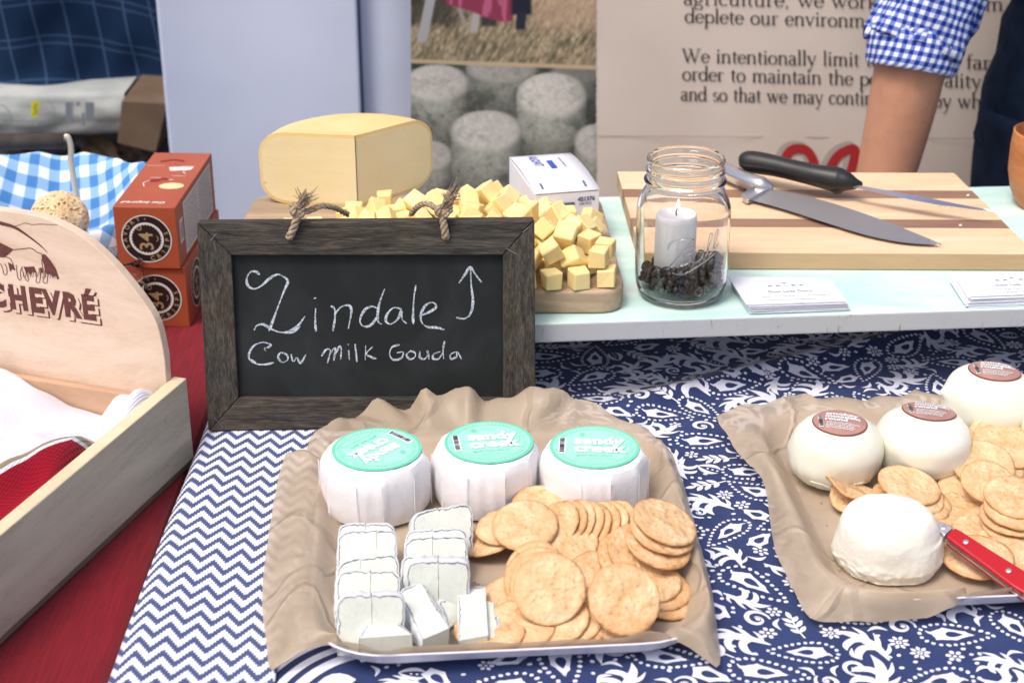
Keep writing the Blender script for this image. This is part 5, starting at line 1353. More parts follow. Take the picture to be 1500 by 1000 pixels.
b.add(q + [p - Vector((0, 0, .005)) for p in q], [list(range(6))[::-1]] + [[i, (i+1) % 6, 6+(i+1) % 6, 6+i] for i in range(6)] + [list(range(6, 12))]); b.build('bolster', bright.m, kt, bevel=.0015, seg=3)
kt = thing('boning_knife', 'boning knife with black handle and narrow thin blade', 'knife', P(1200, 270, .1))
blk = simple('black_plastic_handle', S(24, 26, 26), .42, S(32, 34, 34), 100, 3, .15, 500, .0005, spec=.5)
hp = [(1086, 236, .120, .0075), (1094, 236, .121, .0112), (1110, 238.5, .121, .0122), (1135, 243, .121, .0115), (1165, 250, .120, .0112), (1195, 257, .119, .0118), (1215, 261, .118, .0130), (1228, 264, .117, .0135), (1240, 266, .117, .0105), (1252, 269, .116, .0065), (1263, 270, .1155, .0025)]
k = cr(hp, 5); b = MB(); b.tube([P(p[0], p[1], p[2]) for p in k], [p[3]*.93 for p in k], 16); b.build('handle', blk, kt, smooth=True)
b = MB(); b.tube([P(1226, 272, .112), P(1229, 280, .106)], [.009, .0055], 12); b.build('finger_guard', blk, kt, smooth=True)
spn = [(1250, 270), (1300, 279), (1350, 288), (1400, 298), (1460, 309)]; edg = [(1250, 275), (1300, 285.5), (1350, 296), (1400, 303.5), (1460, 310.5)]
sp = [P(x, y, .116-.004*sstep(1250, 1460, x)) for x, y in cr(spn, 5)]; ed = [P(x, y, .1145-.0035*sstep(1250, 1460, x)) for x, y in cr(edg, 5)]
b = MB(); n = len(sp); v = sp + [p+Vector((0, .0003, -.0012)) for p in sp] + ed; b.add(v, [[i, i+1, 2*n+i+1, 2*n+i] for i in range(n-1)] + [[n+i+1, n+i, 2*n+i, 2*n+i+1] for i in range(n-1)] + [[i+1, i, n+i, n+i+1] for i in range(n-1)] + [[0, 2*n, n]])
b.build('blade', bright.m, kt)
crumbw = simple('cheese_crumb', S(232, 226, 212), .7)
for px, py in ((1372, 298), (1377, 300), (1385, 301), (1391, 303), (1407, 330), (1418, 286)):
    q = P(px, py, zt+.0012); b = MB(); b.lathe([(.0003, -.0012), (.0016, -.0005), (.0014, .0006), (.0003, .0012)], 6, Matrix.Translation(q)); tag(b.build('cheese_crumb', crumbw), 'tiny white cheese crumb lying on the cutting board near the thin blade', 'crumb', 'cheese crumbs on the cutting board')

# ---- business cards ----
cardw = simple('card_paper', S(230, 232, 242), .6, S(238, 240, 248), 20, spec=.2); cgrey = simple('grey_card_print', S(150, 156, 172), .7)
def cards(label, pts, H, n, seed):
    A, B, Cc, D = [P(x, y, .0805+H) for x, y in pts]     # front-left, front-right, back-right, back-left
    t = thing('business_card_stack', label, 'cards', (A.x, A.y, .0805), 'stacks of business cards'); rg = random.Random(seed); th = H/n
    ux_ = (B-A).normalized()
    for i in range(n):
        z0 = .0805 + th*i; k = 1-i/n; dx = ux_*(rg.gauss(0, .0008) + .004*k*(1 if seed == 1 else -1)) + Vector((0, rg.gauss(0, .0006) + .003*k*(seed == 1), 0)); tw = rg.gauss(0, .012)*(.5+k)
        cc_ = (A+Cc)/2; q_ = [Matrix.Rotation(tw, 4, 'Z') @ (p-cc_) + cc_ + dx for p in (A, B, Cc, D)]
        b = MB(); b.add([Vector((p.x, p.y, z0)) for p in q_] + [Vector((p.x, p.y, z0+th*.82)) for p in q_], [[3, 2, 1, 0], [0, 1, 5, 4], [1, 2, 6, 5], [2, 3, 7, 6], [3, 0, 4, 7], [4, 5, 6, 7]])
        b.build('business_card', cardw, t)
    ux_, uy_ = q_[1]-q_[0], q_[3]-q_[0]; W_ = ux_.length; Hh = uy_.length; ux_.normalize(); uy_.normalize(); ik = Ink()
    ik.text('Goat Lady Dairy', W_*.52, Hh*.36, .0062, .0001, align='CENTER', sx=.95)
    for i, x in enumerate((.36, .44, .52, .60, .68)): ik.dot(W_*x, Hh*(.60+.08*(i == 2)), .0022, .0012, 8); ik.stroke([(W_*x-.0015, Hh*.6), (W_*x-.0015, Hh*.54)], .0005, False); ik.stroke([(W_*x+.0015, Hh*.6), (W_*x+.0015, Hh*.54)], .0005, False)
    for r_, (x0, x1) in enumerate(((.2, .82), (.25, .75))):
        x = x0*W_
        while x < x1*W_: l_ = rg.uniform(.0015, .004); ik.poly([(x, Hh*(.22-.12*r_)), (x+l_, Hh*(.22-.12*r_)), (x+l_, Hh*(.22-.12*r_)+.0008), (x, Hh*(.22-.12*r_)+.0008)]); x += l_+.0007
    ik.build('card_print', cgrey, plane_fn(Vector((q_[0].x, q_[0].y, .0805+H)), ux_, uy_, (0, 0, 1), .0003), t)
cards('stack of white business cards right of the mason jar', [(1095, 446), (1240, 441), (1214, 408), (1068, 405)], .0105, 16, 1)
cards('fanned stack of white business cards at the right edge of the shelf', [(1424, 434), (1570, 428), (1545, 396), (1400, 399)], .0110, 16, 2)

# ---- wooden bowl ----
bc_ = P(1538, 300, .0805); t = MB(); wb = wood('olive_wood', [S(150, 92, 52), S(190, 124, 76), S(206, 146, 98)], 4, (2, 2, 8), .4, .1, 40)
t.lathe([(.028, 0), (.034, .001), (.041, .015), (.0455, .035), (.0462, .060), (.0450, .076), (.0432, .077), (.0420, .070), (.0425, .04), (.036, .014), (.001, .010)], 48, Matrix.Translation(bc_))
tag(t.build('wooden_bowl', wb, smooth=True, auto=50), 'turned wooden bowl at the right edge of the photo', 'bowl')

# ================= TRAYS WITH PAPER =================
melam = NT('white_melamine', .18, S(232, 230, 240), spec=.5).m
paper = NT('waxed_brown_paper', .36, spec=.35); v = paper.co()
pc_ = paper.ramp(paper.noise(v, 26, 5, .6), [(.3, S(196, 178, 154)), (.7, S(214, 196, 172))])
paper.col(pc_); paper.bump(paper.noise(v, 500, 3), .12, .0003); paper.bump(paper.noise(v, 35, 4, .6, 1.5), .12, .002)
vo = paper.n('ShaderNodeTexVoronoi', feature='DISTANCE_TO_EDGE'); dv = paper.n('ShaderNodeVectorMath', operation='ADD'); nn_ = paper.n('ShaderNodeTexNoise'); nn_.inputs['Scale'].default_value = 14; paper.L(v, nn_.inputs[0])
sc3 = paper.n('ShaderNodeVectorMath', operation='SCALE'); sc3.inputs['Scale'].default_value = .05; paper.L(nn_.outputs['Color'], sc3.inputs[0]); paper.L(v, dv.inputs[0]); paper.L(sc3.outputs[0], dv.inputs[1]); paper.L(dv.outputs[0], vo.inputs['Vector']); vo.inputs['Scale'].default_value = 9
paper.bump(paper.ramp(vo.outputs['Distance'], [(0, (1, 1, 1, 1)), (.035, (.22, .22, .22, 1)), (.5, (0, 0, 0, 1))]), .7, .0030)
pt_ = paper.n('ShaderNodeBsdfTranslucent'); paper.L(pc_, pt_.inputs[0]); px_ = paper.n('ShaderNodeMixShader'); px_.inputs[0].default_value = .30
tr_ = paper.n('ShaderNodeBsdfTransparent'); px2 = paper.n('ShaderNodeMixShader'); px2.inputs[0].default_value = .17
out_ = paper.N['Material Output']; paper.L(paper.b.outputs[0], px_.inputs[1]); paper.L(pt_.outputs[0], px_.inputs[2]); paper.L(px_.outputs[0], px2.inputs[1]); paper.L(tr_.outputs[0], px2.inputs[2]); paper.L(px2.outputs[0], out_.inputs[0])
def rrect(hx, hy, r, th):          # radius of a rounded rectangle in direction th
    c_, s_ = abs(math.cos(th)), abs(math.sin(th)); lo, hi = 0, .5
    def inside(t):
        x, y = t*c_, t*s_
        if x > hx or y > hy: return False
        if x > hx-r and y > hy-r: return (x-hx+r)**2+(y-hy+r)**2 <= r*r
        return True
    for _ in range(24):
        m = (lo+hi)/2
        if inside(m): lo = m
        else: hi = m
    return lo
def make_tray(label, cx, cy, rot, hx, hy):
    t = thing('serving_tray', label, 'tray', (cx, cy, .002)); n = 112
    prof = [(-.026, 0), (-.014, .0005), (-.006, .006), (-.002, .0125), (.002, .0152), (.0034, .0156), (.0036, .0146), (.0022, .0136), (-.0002, .0120), (-.0045, .0045), (-.012, -.0012), (-.026, -.0018)]
    v = []
    for d_, z_ in prof:
        for i in range(n):
            th = 2*PI*i/n; r_ = rrect(hx, hy, .050, th) + d_; x, y = r_*math.cos(th), r_*math.sin(th)
            v.append(Vector((cx + x*math.cos(rot)-y*math.sin(rot), cy + x*math.sin(rot)+y*math.cos(rot), .0055+z_)))
    m = len(prof); f = [[k*n+i, (k+1)*n+i, (k+1)*n+(i+1) % n, k*n+(i+1) % n] for k in range(m-1) for i in range(n)]
    f += [[i for i in range(n)], [(m-1)*n+i for i in range(n)][::-1]]
    link('tray_body', mesh(v, f, True), melam, t)
    return t
def make_paper(label, cx, cy, rot, hx, hy, bpts, seed, npl):
    n = 300; B = []
    for px, py, z in bpts:
        q = P(px, py, z); B.append((q.x-cx, q.y-cy, z))
    B = cr(B, 10, True); B = sorted(((math.atan2(y, x) % (2*PI)), math.hypot(x, y), z) for x, y, z in B)
    def bat(th):
        th %= 2*PI; m = len(B)
        for i in range(m):
            a, b_ = B[i], B[(i+1) % m]; ta, tb = a[0], b_[0] + (2*PI if i == m-1 else 0); t2 = th + (2*PI if i == m-1 and th < a[0] else 0)
            if ta <= t2 <= tb + 1e-9:
                f = (t2-ta)/((tb-ta) or 1); return a[1]+(b_[1]-a[1])*f, a[2]+(b_[2]-a[2])*f
        return B[0][1], B[0][2]
    v = [Vector((cx, cy, .0058))]; rgp = random.Random(seed); RG_ = [(2*PI*(i+rgp.uniform(-.35, .35))/26, rgp.uniform(.03, .08), rgp.uniform(.003, .0075)*rgp.choice((1, 1, -1))*((1.4 if npl == 17 else .5) if .6 < 2*PI*i/26 < 2.6 else .35)) for i in range(26)]
    for i in range(n):
        th = 2*PI*i/n; br, bz = bat(th); fr_ = rrect(hx-.014, hy-.014, .034, th-rot)-.004; rr_ = rrect(hx, hy, .050, th-rot)-.001
        col_ = []
        if br <= rr_: 
            # the sheet ends on the inner slope of the rim
            ks = [(fr_*k/7, .0060) for k in range(1, 8)] + [(fr_+(br-fr_)*k/14, .0064 + (min(bz, .0172)-.0064)*(k/14)**1.4) for k in range(1, 23)]
        elif False: pass
        else:
            fl_ = br-rr_
            ks = [(fr_*k/7, .0060) for k in range(1, 8)] + [(fr_+(rr_-fr_)*k/4, .0064+(.0236-.0064)*(k/4)**1.3) for k in range(1, 5)]
            for k in range(1, 19):
                t = k/18; zz = .0236 + (bz-.0236)*sstep(0, 1, max(0, t-.05)) + .006*math.sin(PI*t)*(1 if bz < .02 else .3)
                pl_ = fl_*(.14 if .6 < th < 2.6 else .02)*t*(math.sin(th*npl+seed+1.3*math.sin(th*5))*.7 + .5*math.sin(th*npl*2.3+seed*2))*min(1, fl_/.03)
                pl2 = .0016*nz(th*9, t*3+seed, 1)*t + sum(a_*max(0, 1-abs((th-c_+PI) % (2*PI)-PI+.05*(t-.5))/w_) for c_, w_, a_ in RG_)*min(1, t*1.6)*min(1, fl_/.022)
                ks.append((rr_+fl_*t, max(zz + min(max(pl_, -.007), .009) + pl2, .0035)))
        for r_, z_ in ks:
            x, y = r_*math.cos(th), r_*math.sin(th); vd = noise.voronoi(Vector(((cx+x)*26+.6*nz(x*20, y*20, 1), (cy+y)*26, seed)))[0]; out_k = sstep(fr_*.9, rr_+.008, r_); cr_ = .0003*nz((cx+x)*55, (cy+y)*55, seed) + (.0006+.0036*out_k)*(min(vd[1]-vd[0], .5)-.15)*(.5+nz(x*9, y*9, seed+2))
            v.append(Vector((cx+x, cy+y, z_+cr_*(1 if r_ > fr_*.5 else .4))))
        m = len(ks)
    f = [[0, 1+i*m, 1+((i+1) % n)*m] for i in range(n)] + [[1+i*m+k, 1+i*m+k+1, 1+((i+1) % n)*m+k+1, 1+((i+1) % n)*m+k] for i in range(n) for k in range(m-1)]
    o = link('paper_liner', mesh(v, f, True), paper.m); o.data.set_sharp_from_angle(angle=R(70))
    tag(o, label, 'paper'); return o
T1 = (-.008, 1.037, SHY, .134, .147); T2 = (.354, 1.094, SHY, .144, .139)
make_tray('white melamine tray under the sheet with wrapped cheeses and crackers, center', *T1)
make_tray('white melamine tray at the right under round white cheeses', *T2)
make_paper('brown waxed paper sheet lining the central tray, rear edge rising before the sign', *T1,
    [(548, 584, .033), (575, 592, .030), (601, 600, .026), (630, 586, .036), (662, 575, .042), (695, 578, .040), (726, 581, .037), (770, 575, .042), (815, 573, .045), (860, 588, .038), (905, 610, .030), (945, 632, .024), (975, 655, .019), (998, 700, .016), (1012, 748, .014), (1026, 800, .012), (1040, 850, .010), (1050, 915, .008), (1053, 978, .006), (1020, 955, .012), (985, 938, .0185),
     (940, 934, .0175), (900, 941, .0170), (830, 943, .0165), (740, 948, .0165), (660, 951, .0165), (612, 953, .0160), (575, 957, .018), (535, 950, .0185), (495, 943, .0195), (455, 948, .019), (425, 966, .011), (397, 982, .005), (390, 940, .007), (384, 890, .008), (386, 845, .010), (392, 790, .012), (402, 730, .015), (412, 685, .018), (440, 655, .022), (470, 630, .026), (505, 607, .030)], 1, 17)
make_paper('brown waxed paper sheet lining the right tray with pale worn corner', *T2,
    [(1050, 612, .022), (1066, 640, .021), (1084, 666, .020), (1115, 700, .018), (1126, 745, .015), (1132, 790, .013), (1148, 835, .010), (1165, 870, .008), (1188, 909, .005), (1235, 911, .005), (1290, 911, .005), (1340, 906, .007), (1392, 893, .013), (1420, 872, .0185), (1460, 867, .0185), (1500, 863, .0185), (1600, 852, .018), (1690, 830, .02), (1720, 760, .02), (1700, 680, .02), (1640, 610, .02),
     (1560, 592, .022), (1500, 588, .020), (1440, 584, .018), (1380, 583, .016), (1310, 583, .014), (1250, 583, .014), (1190, 585, .018), (1140, 588, .022), (1092, 592, .028)], 5, 13)
FL_ = .0075     # top of the paper on the tray floor

# ================= WRAPPED CHEESES =================
wrapm = NT('white_wrapping_paper', .6, spec=.25); v = wrapm.co(); wrapm.col(wrapm.ramp(wrapm.noise(v, 40, 4), [(.3, S(228, 226, 228)), (.7, S(240, 239, 242))]))
wrapm.bump(wrapm.noise(v, 70, 5, .65, .8), .45, .0015); wrapm.b.inputs['Subsurface Weight'].default_value = .1; wrapm.b.inputs['Subsurface Radius'].default_value = (.006, .005, .004)
mint_d = simple('mint_ring', S(108, 212, 178), .5); mint = simple('mint_label', S(160, 230, 204), .5, S(166, 236, 210), 100); mint_l = simple('mint_fine_print', S(116, 214, 192), .5); wl = simple('label_white', S(228, 232, 234), .5); black = simple('black_print', S(40, 40, 44), .6)
def wrapped(label, px, py, lx, ly, rot, r0, seed, barcode):
    H = .046; top = FL_+H; c_ = P(px, py, top); t = thing('wrapped_cheese', label, 'cheese', (c_.x, c_.y, FL_), 'wrapped round cheeses with mint labels')
    rg = random.Random(seed); nf_ = 10; fa = [rg.uniform(-.12, .12)+i*2*PI/nf_ for i in range(nf_)]; n = 120; v = []
    def fac(a):           # faceted outline, corners at fa
        best = 0
        for i in range(nf_):
            a0, a1 = fa[i], fa[(i+1) % nf_] + (2*PI if i == nf_-1 else 0); aa = a if a >= a0 else a+2*PI
            if a0 <= aa <= a1:
                mid = (a0+a1)/2; return math.cos((a1-a0)/2)/math.cos(aa-mid), min(aa-a0, a1-aa), i
        return 1, 1, 0
    prof = [(.80, 0), (.945, .0020), (.98, .007), (1.0, .016), (1.0, .030), (.985, .038), (.945, .0425), (.90, .0450), (.84, .0462), (.4, .0466)]
    for k, (rf, z_) in enumerate(prof):
        for i in range(n):
            a = 2*PI*i/n; f_, d_, fi = fac(a); sm2 = .85 if 0 < k < 6 else .75 if k == 6 else .5 if k < 9 else 0
            r_ = r0*rf*(1 - sm2*(1-f_)) ; 
            if 2 <= k <= 6 and fi % 2 == 0: r_ += .0007*sstep(.08, .02, abs(((a-fa[fi]) % (2*PI)) - .02)) 
            if 2 <= k <= 5: r_ += .0006*nz(a*6, z_*90, seed) + .0007*max(0, math.sin(a*23+seed+z_*40))*(fi % 3 == 1)
            zz = z_ + (.0006*nz(a*4, k, seed) if k > 5 else 0)
            v.append(Vector((c_.x+r_*math.cos(a), c_.y+r_*math.sin(a), FL_+zz)))
    m = len(prof); f = [[k*n+i, k*n+(i+1) % n, (k+1)*n+(i+1) % n, (k+1)*n+i] for k in range(m-1) for i in range(n)] + [list(range(n))[::-1], [(m-1)*n+i for i in range(n)]]
    me = mesh(v, f, True); o = link('wrapper', me, wrapm.m, t); me.set_sharp_from_angle(angle=R(28))
    # overlapping paper pleats on the side
    pb = MB()
    for i in range(0, nf_):
        a0 = fa[i]; wd = rg.uniform(.02, .06); lean_ = rg.uniform(-.05, .05); q = []
        for (aa, z_, off) in ((a0, .004, .0004), (a0+wd, .003, .0004), (a0+wd*.6+lean_, .0390, .0006), (a0+lean_*.8, .0395, .0010)):
            f_, _, _ = fac(aa % (2*PI)); r_ = r0*(1.0 if z_ < .02 else .985)*(1-.85*(1-f_)) + off; q.append(Vector((c_.x+r_*math.cos(aa), c_.y+r_*math.sin(aa), FL_+z_)))
        pb = MB(); pb.add(q, [[0, 1, 2, 3]]); po = pb.build('paper_pleat', wrapm.m, t); s_ = po.modifiers.new('s', 'SOLIDIFY'); s_.thickness = .0004; s_.offset = 1
    lc = P(lx, ly, top+.0014); R_ = .0342; X = Vector((math.cos(rot), math.sin(rot), 0)); Y = Vector((-math.sin(rot), math.cos(rot), 0)); Z = Vector((0, 0, 1))
    lab = Ink(); lab.dot(0, 0, R_, n=56); lo = lab.build('label', mint_d, plane_fn(lc, X, Y, Z, 0), t)
    lab = Ink(); lab.dot(0, 0, R_*.93, n=56); lab.build('label_disc', mint, plane_fn(lc, X, Y, Z, .0002), lo)
    fp = Ink(); fp.ring(0, 0, R_*.80, R_*.815, 48)
    for i in range(60):
        a = 2*PI*i/60
        if i % 15 in (0, 1): continue
        k = loc_(R_*.86*math.cos(a), R_*.86*math.sin(a), a, 1); w_ = rg.uniform(.0005, .0011); fp.poly([k((-w_*.9, -.0006)), k((w_*.9, -.0006)), k((w_*.9, .0006)), k((-w_*.9, .0006))])
    fp.ring(-R_*.28, R_*.55, .0022, .0026, 14); fp.ring(-R_*.28, R_*.55, .0009, .0014, 10)
    fp.text('goat lady dairy', 0, -R_*.46, .0042, .00005, align='CENTER', sx=1.1); fp.text('ripened goats milk cheese', 0, -R_*.60, .0028, 0, align='CENTER', sx=1.1); fp.text('net wt 8 oz', 0, -R_*.72, .0026, 0, align='CENTER')
    fp.stroke(cr([(R_*.55, -R_*.3), (R_*.62, -R_*.2), (R_*.7, -R_*.32)], 4), .0008); fp.stroke(cr([(R_*.62, -R_*.1), (R_*.7, R_*.0), (R_*.72, R_*.2)], 4), .0006)
    fp.text('sandy', -R_*.45+.0004, R_*.10-.0005, .0170, .0010, sx=.98); fp.text('creek', -R_*.45+.0004, -R_*.26-.0005, .0170, .0010, sx=.98)
    fp.build('label_fine_print', mint_l, plane_fn(lc, X, Y, Z, .0004), lo)
    tw_ = Ink(); tw_.text('sandy', -R_*.45, R_*.10, .0164, .0009, sx=1.0); tw_.text('creek', -R_*.45, -R_*.26, .0164, .00095, sx=1.0); tw_.build('label_name', wl, plane_fn(lc, X, Y, Z, .0006), lo)
    bk = Ink(); bx_ = -R_*.72; bk.poly([(bx_-.0028, -R_*.36), (bx_+.0028, -R_*.36), (bx_+.0028, R_*.36), (bx_-.0028, R_*.36)]); bk.build('barcode_sticker', wl, plane_fn(lc, X, Y, Z, .0006), lo)
    bk = Ink(); y = -R_*.31
    while y < R_*.31: h_ = rg.choice((.0003, .0006, .0009)); bk.poly([(bx_-.0020, y), (bx_+.0016, y), (bx_+.0016, y+h_), (bx_-.0020, y+h_)]); y += h_+rg.choice((.0003, .0005, .0008))
    bk.build('barcode', black, plane_fn(lc, X, Y, Z, .0008), lo)
    return t
wrapped('left wrapped cheese with mint label turned so its barcode faces away', 548, 662, 552, 657, R(-132), .0425, 1, 0)
wrapped('middle wrapped cheese with mint label, barcode at left of the name', 712, 652, 716, 647, R(8), .0420, 2, 0)
wrapped('right wrapped cheese with mint label nearest the sheet edge', 870, 660, 871, 654, R(-3), .0418, 3, 0)

# ================= ASH RIND CHEESE SLICES =================
pastew = NT('goat_cheese_paste', .6, S(236, 238, 230), spec=.25); v = pastew.co(); f_ = pastew.noise(v, 30, 5, .6); vein = pastew.ramp(pastew.noise(v, 55, 5, .6, 1.6), [(.475, (0, 0, 0, 1)), (.5, (1, 1, 1, 1)), (.525, (0, 0, 0, 1))])
spot = pastew.ramp(pastew.noise(pastew.co(), 160, 3), [(.70, (0, 0, 0, 1)), (.76, (1, 1, 1, 1))])
pastew.col(pastew.mix(pastew.math('MULTIPLY', vein, .16), pastew.mix(pastew.math('MULTIPLY', spot, .35), pastew.ramp(f_, [(.35, S(208, 213, 204)), (.65, S(222, 226, 218))]), S(170, 172, 150)), S(150, 164, 170))); pastew.bump(pastew.noise(v, 150, 5, .7), .3, .001)
pastew.b.inputs['Subsurface Weight'].default_value = .2; pastew.b.inputs['Subsurface Radius'].default_value = (.008, .007, .005)
ashm = simple('ash_line', S(74, 84, 94), .8, S(150, 158, 164), 200, 3); bloom = simple('bloomy_rind', S(196, 199, 204), .85, S(224, 226, 230), 120, 4, .7, 260, .001, lo=.3, hi=.7)
def slice_(label, c4, th, seed, group='ash rinded goat cheese slices', rinded=(1, 1, 1, 0), rad=.0085):
    """c4: four points (px,py,z) of the cut face: top-left, top-right, bottom-right, bottom-left; rinded edges: top,right,bottom(unused),left"""
    rg = random.Random(seed); q = [p if isinstance(p, Vector) else P(*p) for p in c4]; O = (q[0]+q[1]+q[2]+q[3])/4; X = ((q[1]-q[0])+(q[2]-q[3])).normalized(); Y0 = ((q[0]-q[3])+(q[1]-q[2])); N_ = X.cross(Y0).normalized(); Y = N_.cross(X)
    if N_.dot(CAM-O) < 0: N_ = -N_
    t = thing('cheese_slice', label, 'cheese slice', (O.x, O.y, FL_), group)
    uvp = [((p-O).dot(X), (p-O).dot(Y)) for p in q]
    rad = .0022 if 'loose' in group else rad; pts = []     # go TL -> TR -> BR -> BL ; mark rind weight
    m4 = [uvp[0], uvp[1], uvp[2], uvp[3]]; edges = []
    rn = [rinded[3] and rinded[0], rinded[0] and rinded[1], rinded[1] and rinded[2], rinded[2] and rinded[3]]
    for i in range(4):
        p, a, c_ = Vector(m4[i]), Vector(m4[i-1]), Vector(m4[(i+1) % 4]); r_ = rad if rn[i] else .0012; da, dc = (a-p).normalized(), (c_-p).normalized()
        for k in range(5):
            s_ = k/4; pt = (p+da*r_)*(1-s_)**2 + p*2*s_*(1-s_) + (p+dc*r_)*s_*s_; pts.append((pt, rinded[i-1] if k < 2 else rinded[i] if k > 2 else max(rinded[i], rinded[i-1])))
        n_ = max(2, int((c_-p).length/.0022))
        for k in range(1, n_):
            s_ = k/n_; pt = (p+dc*r_).lerp(c_ - dc*(rad if rn[(i+1) % 4] else .0012), s_); pts.append((pt, rinded[i]))
    n = len(pts); cen_ = Vector((0, 0))
    for p, _ in pts: cen_ += p/n
    outl = []
    for i, (p, rv) in enumerate(pts):
        d_ = (p-cen_).normalized(); outl.append(p + d_*(.0004*rg.uniform(-1, 1)+.0009*nz(p.x*150, p.y*150, seed))*(1 if rv else .3))
    def w3(p, d): return O + X*p.x + Y*p.y + N_*d
    ins = [p - (p-cen_).normalized()*(.0006+.0006*(.5+nz(p.x*300, p.y*300, seed)) if pts[i][1] else 0) for i, p in enumerate(outl)]
    ins2 = [p - (p-cen_).normalized()*(.0006+.0008*max(0, .3+nz(p.x*400, p.y*400, seed+9)) if pts[i][1] else 0) for i, p in enumerate(ins)]
    # paste block
    f = [list(range(n)), list(range(n, 2*n))[::-1]] + [[i, n+i, n+(i+1) % n, (i+1) % n] for i in range(n)]
    sgn = 1
    inner_ = [w3(p, .0006) for p in ins2]; backp = [w3(p, -th) for p in outl]
    b = MB(); b.add([w3(cen_, .0008)] + inner_ + [w3(cen_.lerp(p, .55), .0007+.0002*nz(p.x*110, p.y*110, seed+3)) for p in ins2], [[0, n+1+i, n+1+(i+1) % n] for i in range(n)] + [[n+1+i, 1+i, 1+(i+1) % n, n+1+(i+1) % n] for i in range(n)])
    bi = len(b.v); b.v += [w3(p, .0006) if not pts[i][1] else w3(p, -.0003) for i, p in enumerate(outl)] + [w3(p, -th) for p in outl]
    b.f += [[bi+i, bi+n+i, bi+n+(i+1) % n, bi+(i+1) % n] for i in range(n) if not (pts[i][1] and pts[(i+1) % n][1])] + [[bi+n+i for i in range(n)]]; b.mi = [0]*len(b.f)
    b.build('paste', pastew.m, t, smooth=False)
    # ash line and white rind only where the edge is the log's outside
    rf = [i for i in range(n) if pts[i][1] and pts[(i+1) % n][1]]
    if rf:
        b = MB(); b.add([w3(p, .0003) for p in ins] + inner_, [[i, (i+1) % n, n+(i+1) % n, n+i] for i in rf]); b.build('ash_line', ashm, t)
        b = MB(); o1 = [w3(p, .0006) for p in ins]; o2 = [w3(p+(p-cen_).normalized()*.0004, .0002+.0006*rg.random()) for p in outl]; o3 = [w3(p+(p-cen_).normalized()*.0008, -th*.5) for p in outl]; o4 = [w3(p, -th) for p in outl]
        b.add(o1+o2+o3+o4, [[k*n+i, k*n+(i+1) % n, (k+1)*n+(i+1) % n, (k+1)*n+i] for k in range(3) for i in rf]); b.build('rind', bloom, t, smooth=True)
    return t
def zc(px, py): return (480+px/4.168, 730+py/4.168)
def row(label, x0, x1, yt, lean_, th, seed, split=None, skew=0):
    (a0, t0), (a1, _) = zc(x0, yt), zc(x1, yt); hgt_ = .040; cl_, sl_ = math.cos(R(lean_)), math.sin(R(lean_)); z1 = FL_ + hgt_*cl_ + .001
    def foot(px, py):      # point of the lower edge under a top edge pixel
        p = P(px, py, z1) + Vector((0, -hgt_*sl_, -hgt_*cl_)); return p
    def quad(xa, ya, xb, yb): return [P(xa, ya, z1), P(xb, yb, z1), foot(xb, yb), foot(xa, ya)]
    if split is None: slice_(label, quad(a0, t0, a1, t0-skew), th, seed)
    else:
        s_, _ = zc(split, 0)
        slice_('left half of the ' + label, quad(a0, t0, s_, t0-skew*.5), th, seed, rinded=(1, 0, 0, 1))
        slice_('right half of the ' + label, quad(s_+.6, t0-skew*.5+1.2, a1, t0-skew), th, seed+50, rinded=(1, 1, 0, 0))
row('rearmost slice in the left column of ash cheese', 70, 405, 152, 40, .008, 1, 232, 1)
row('second slice from the back in the left column of ash cheese', 66, 425, 200, 46, .010, 2, 300, 4)
row('third slice from the back in the left column of ash cheese', 60, 435, 392, 50, .0085, 3, 200, 14)
row('fourth slice from the back in the left column of ash cheese', 60, 440, 440, 44, .010, 4, 262, 1)
row('front slice in the left column of ash cheese', 58, 468, 592, 22, .011, 5, 268, 4)
row('rearmost slice in the right column of ash cheese', 520, 885, 92, 42, .012, 6, 668, 16)
row('second slice from the back in the right column of ash cheese', 478, 850, 195, 48, .008, 7, 640, 4)
row('third slice from the back in the right column of ash cheese', 474, 855, 240, 46, .010, 8, 640, 4)
row('fourth slice from the back in the right column of ash cheese', 452, 865, 350, 40, .008, 9, 672, 2)
row('front slice in the right column of ash cheese', 482, 868, 380, 14, .010, 10, 674, 1)
g2 = 'loose pieces of ash cheese'
def z4(*p): return [(*zc(a, b_), z) for a, b_, z in p]
slice_('loose slice of ash cheese tilted between the two columns', z4((432, 572, .031), (566, 505, .031), (748, 785, .024), (578, 868, .022)), .016, 21, g2, (1, 1, 0, 1))
slice_('small half slice of ash cheese behind the loose tilted slice', z4((672, 632, .020), (778, 592, .021), (800, 735, .010), (745, 790, .009)), .008, 22, g2, (1, 0, 0, 1))
slice_('thick front wedge of ash cheese pointing to the back', z4((268, 698, .0270), (330, 688, .0270), (522, 832, .0255), (192, 856, .0255)), .019, 23, g2, (0, 1, 0, 1))
slice_('upper rectangle of ash cheese lying on a cracker', z4((795, 548, .024), (962, 538, .024), (980, 838, .0195), (800, 868, .0195)), .0045, 24, g2, (1, 0, 0, 1))
slice_('lower rectangle of ash cheese lying on a cracker', z4((860, 590, .0185), (1020, 640, .0185), (1062, 852, .0145), (868, 893, .0145)), .0045, 25, g2, (0, 1, 0, 0))
slice_('pale triangular ash cheese piece under the loose tilted slice', z4((560, 800, .020), (760, 760, .020), (655, 905, .009), (610, 930, .009)), .012, 26, g2, (0, 0, 0, 0))

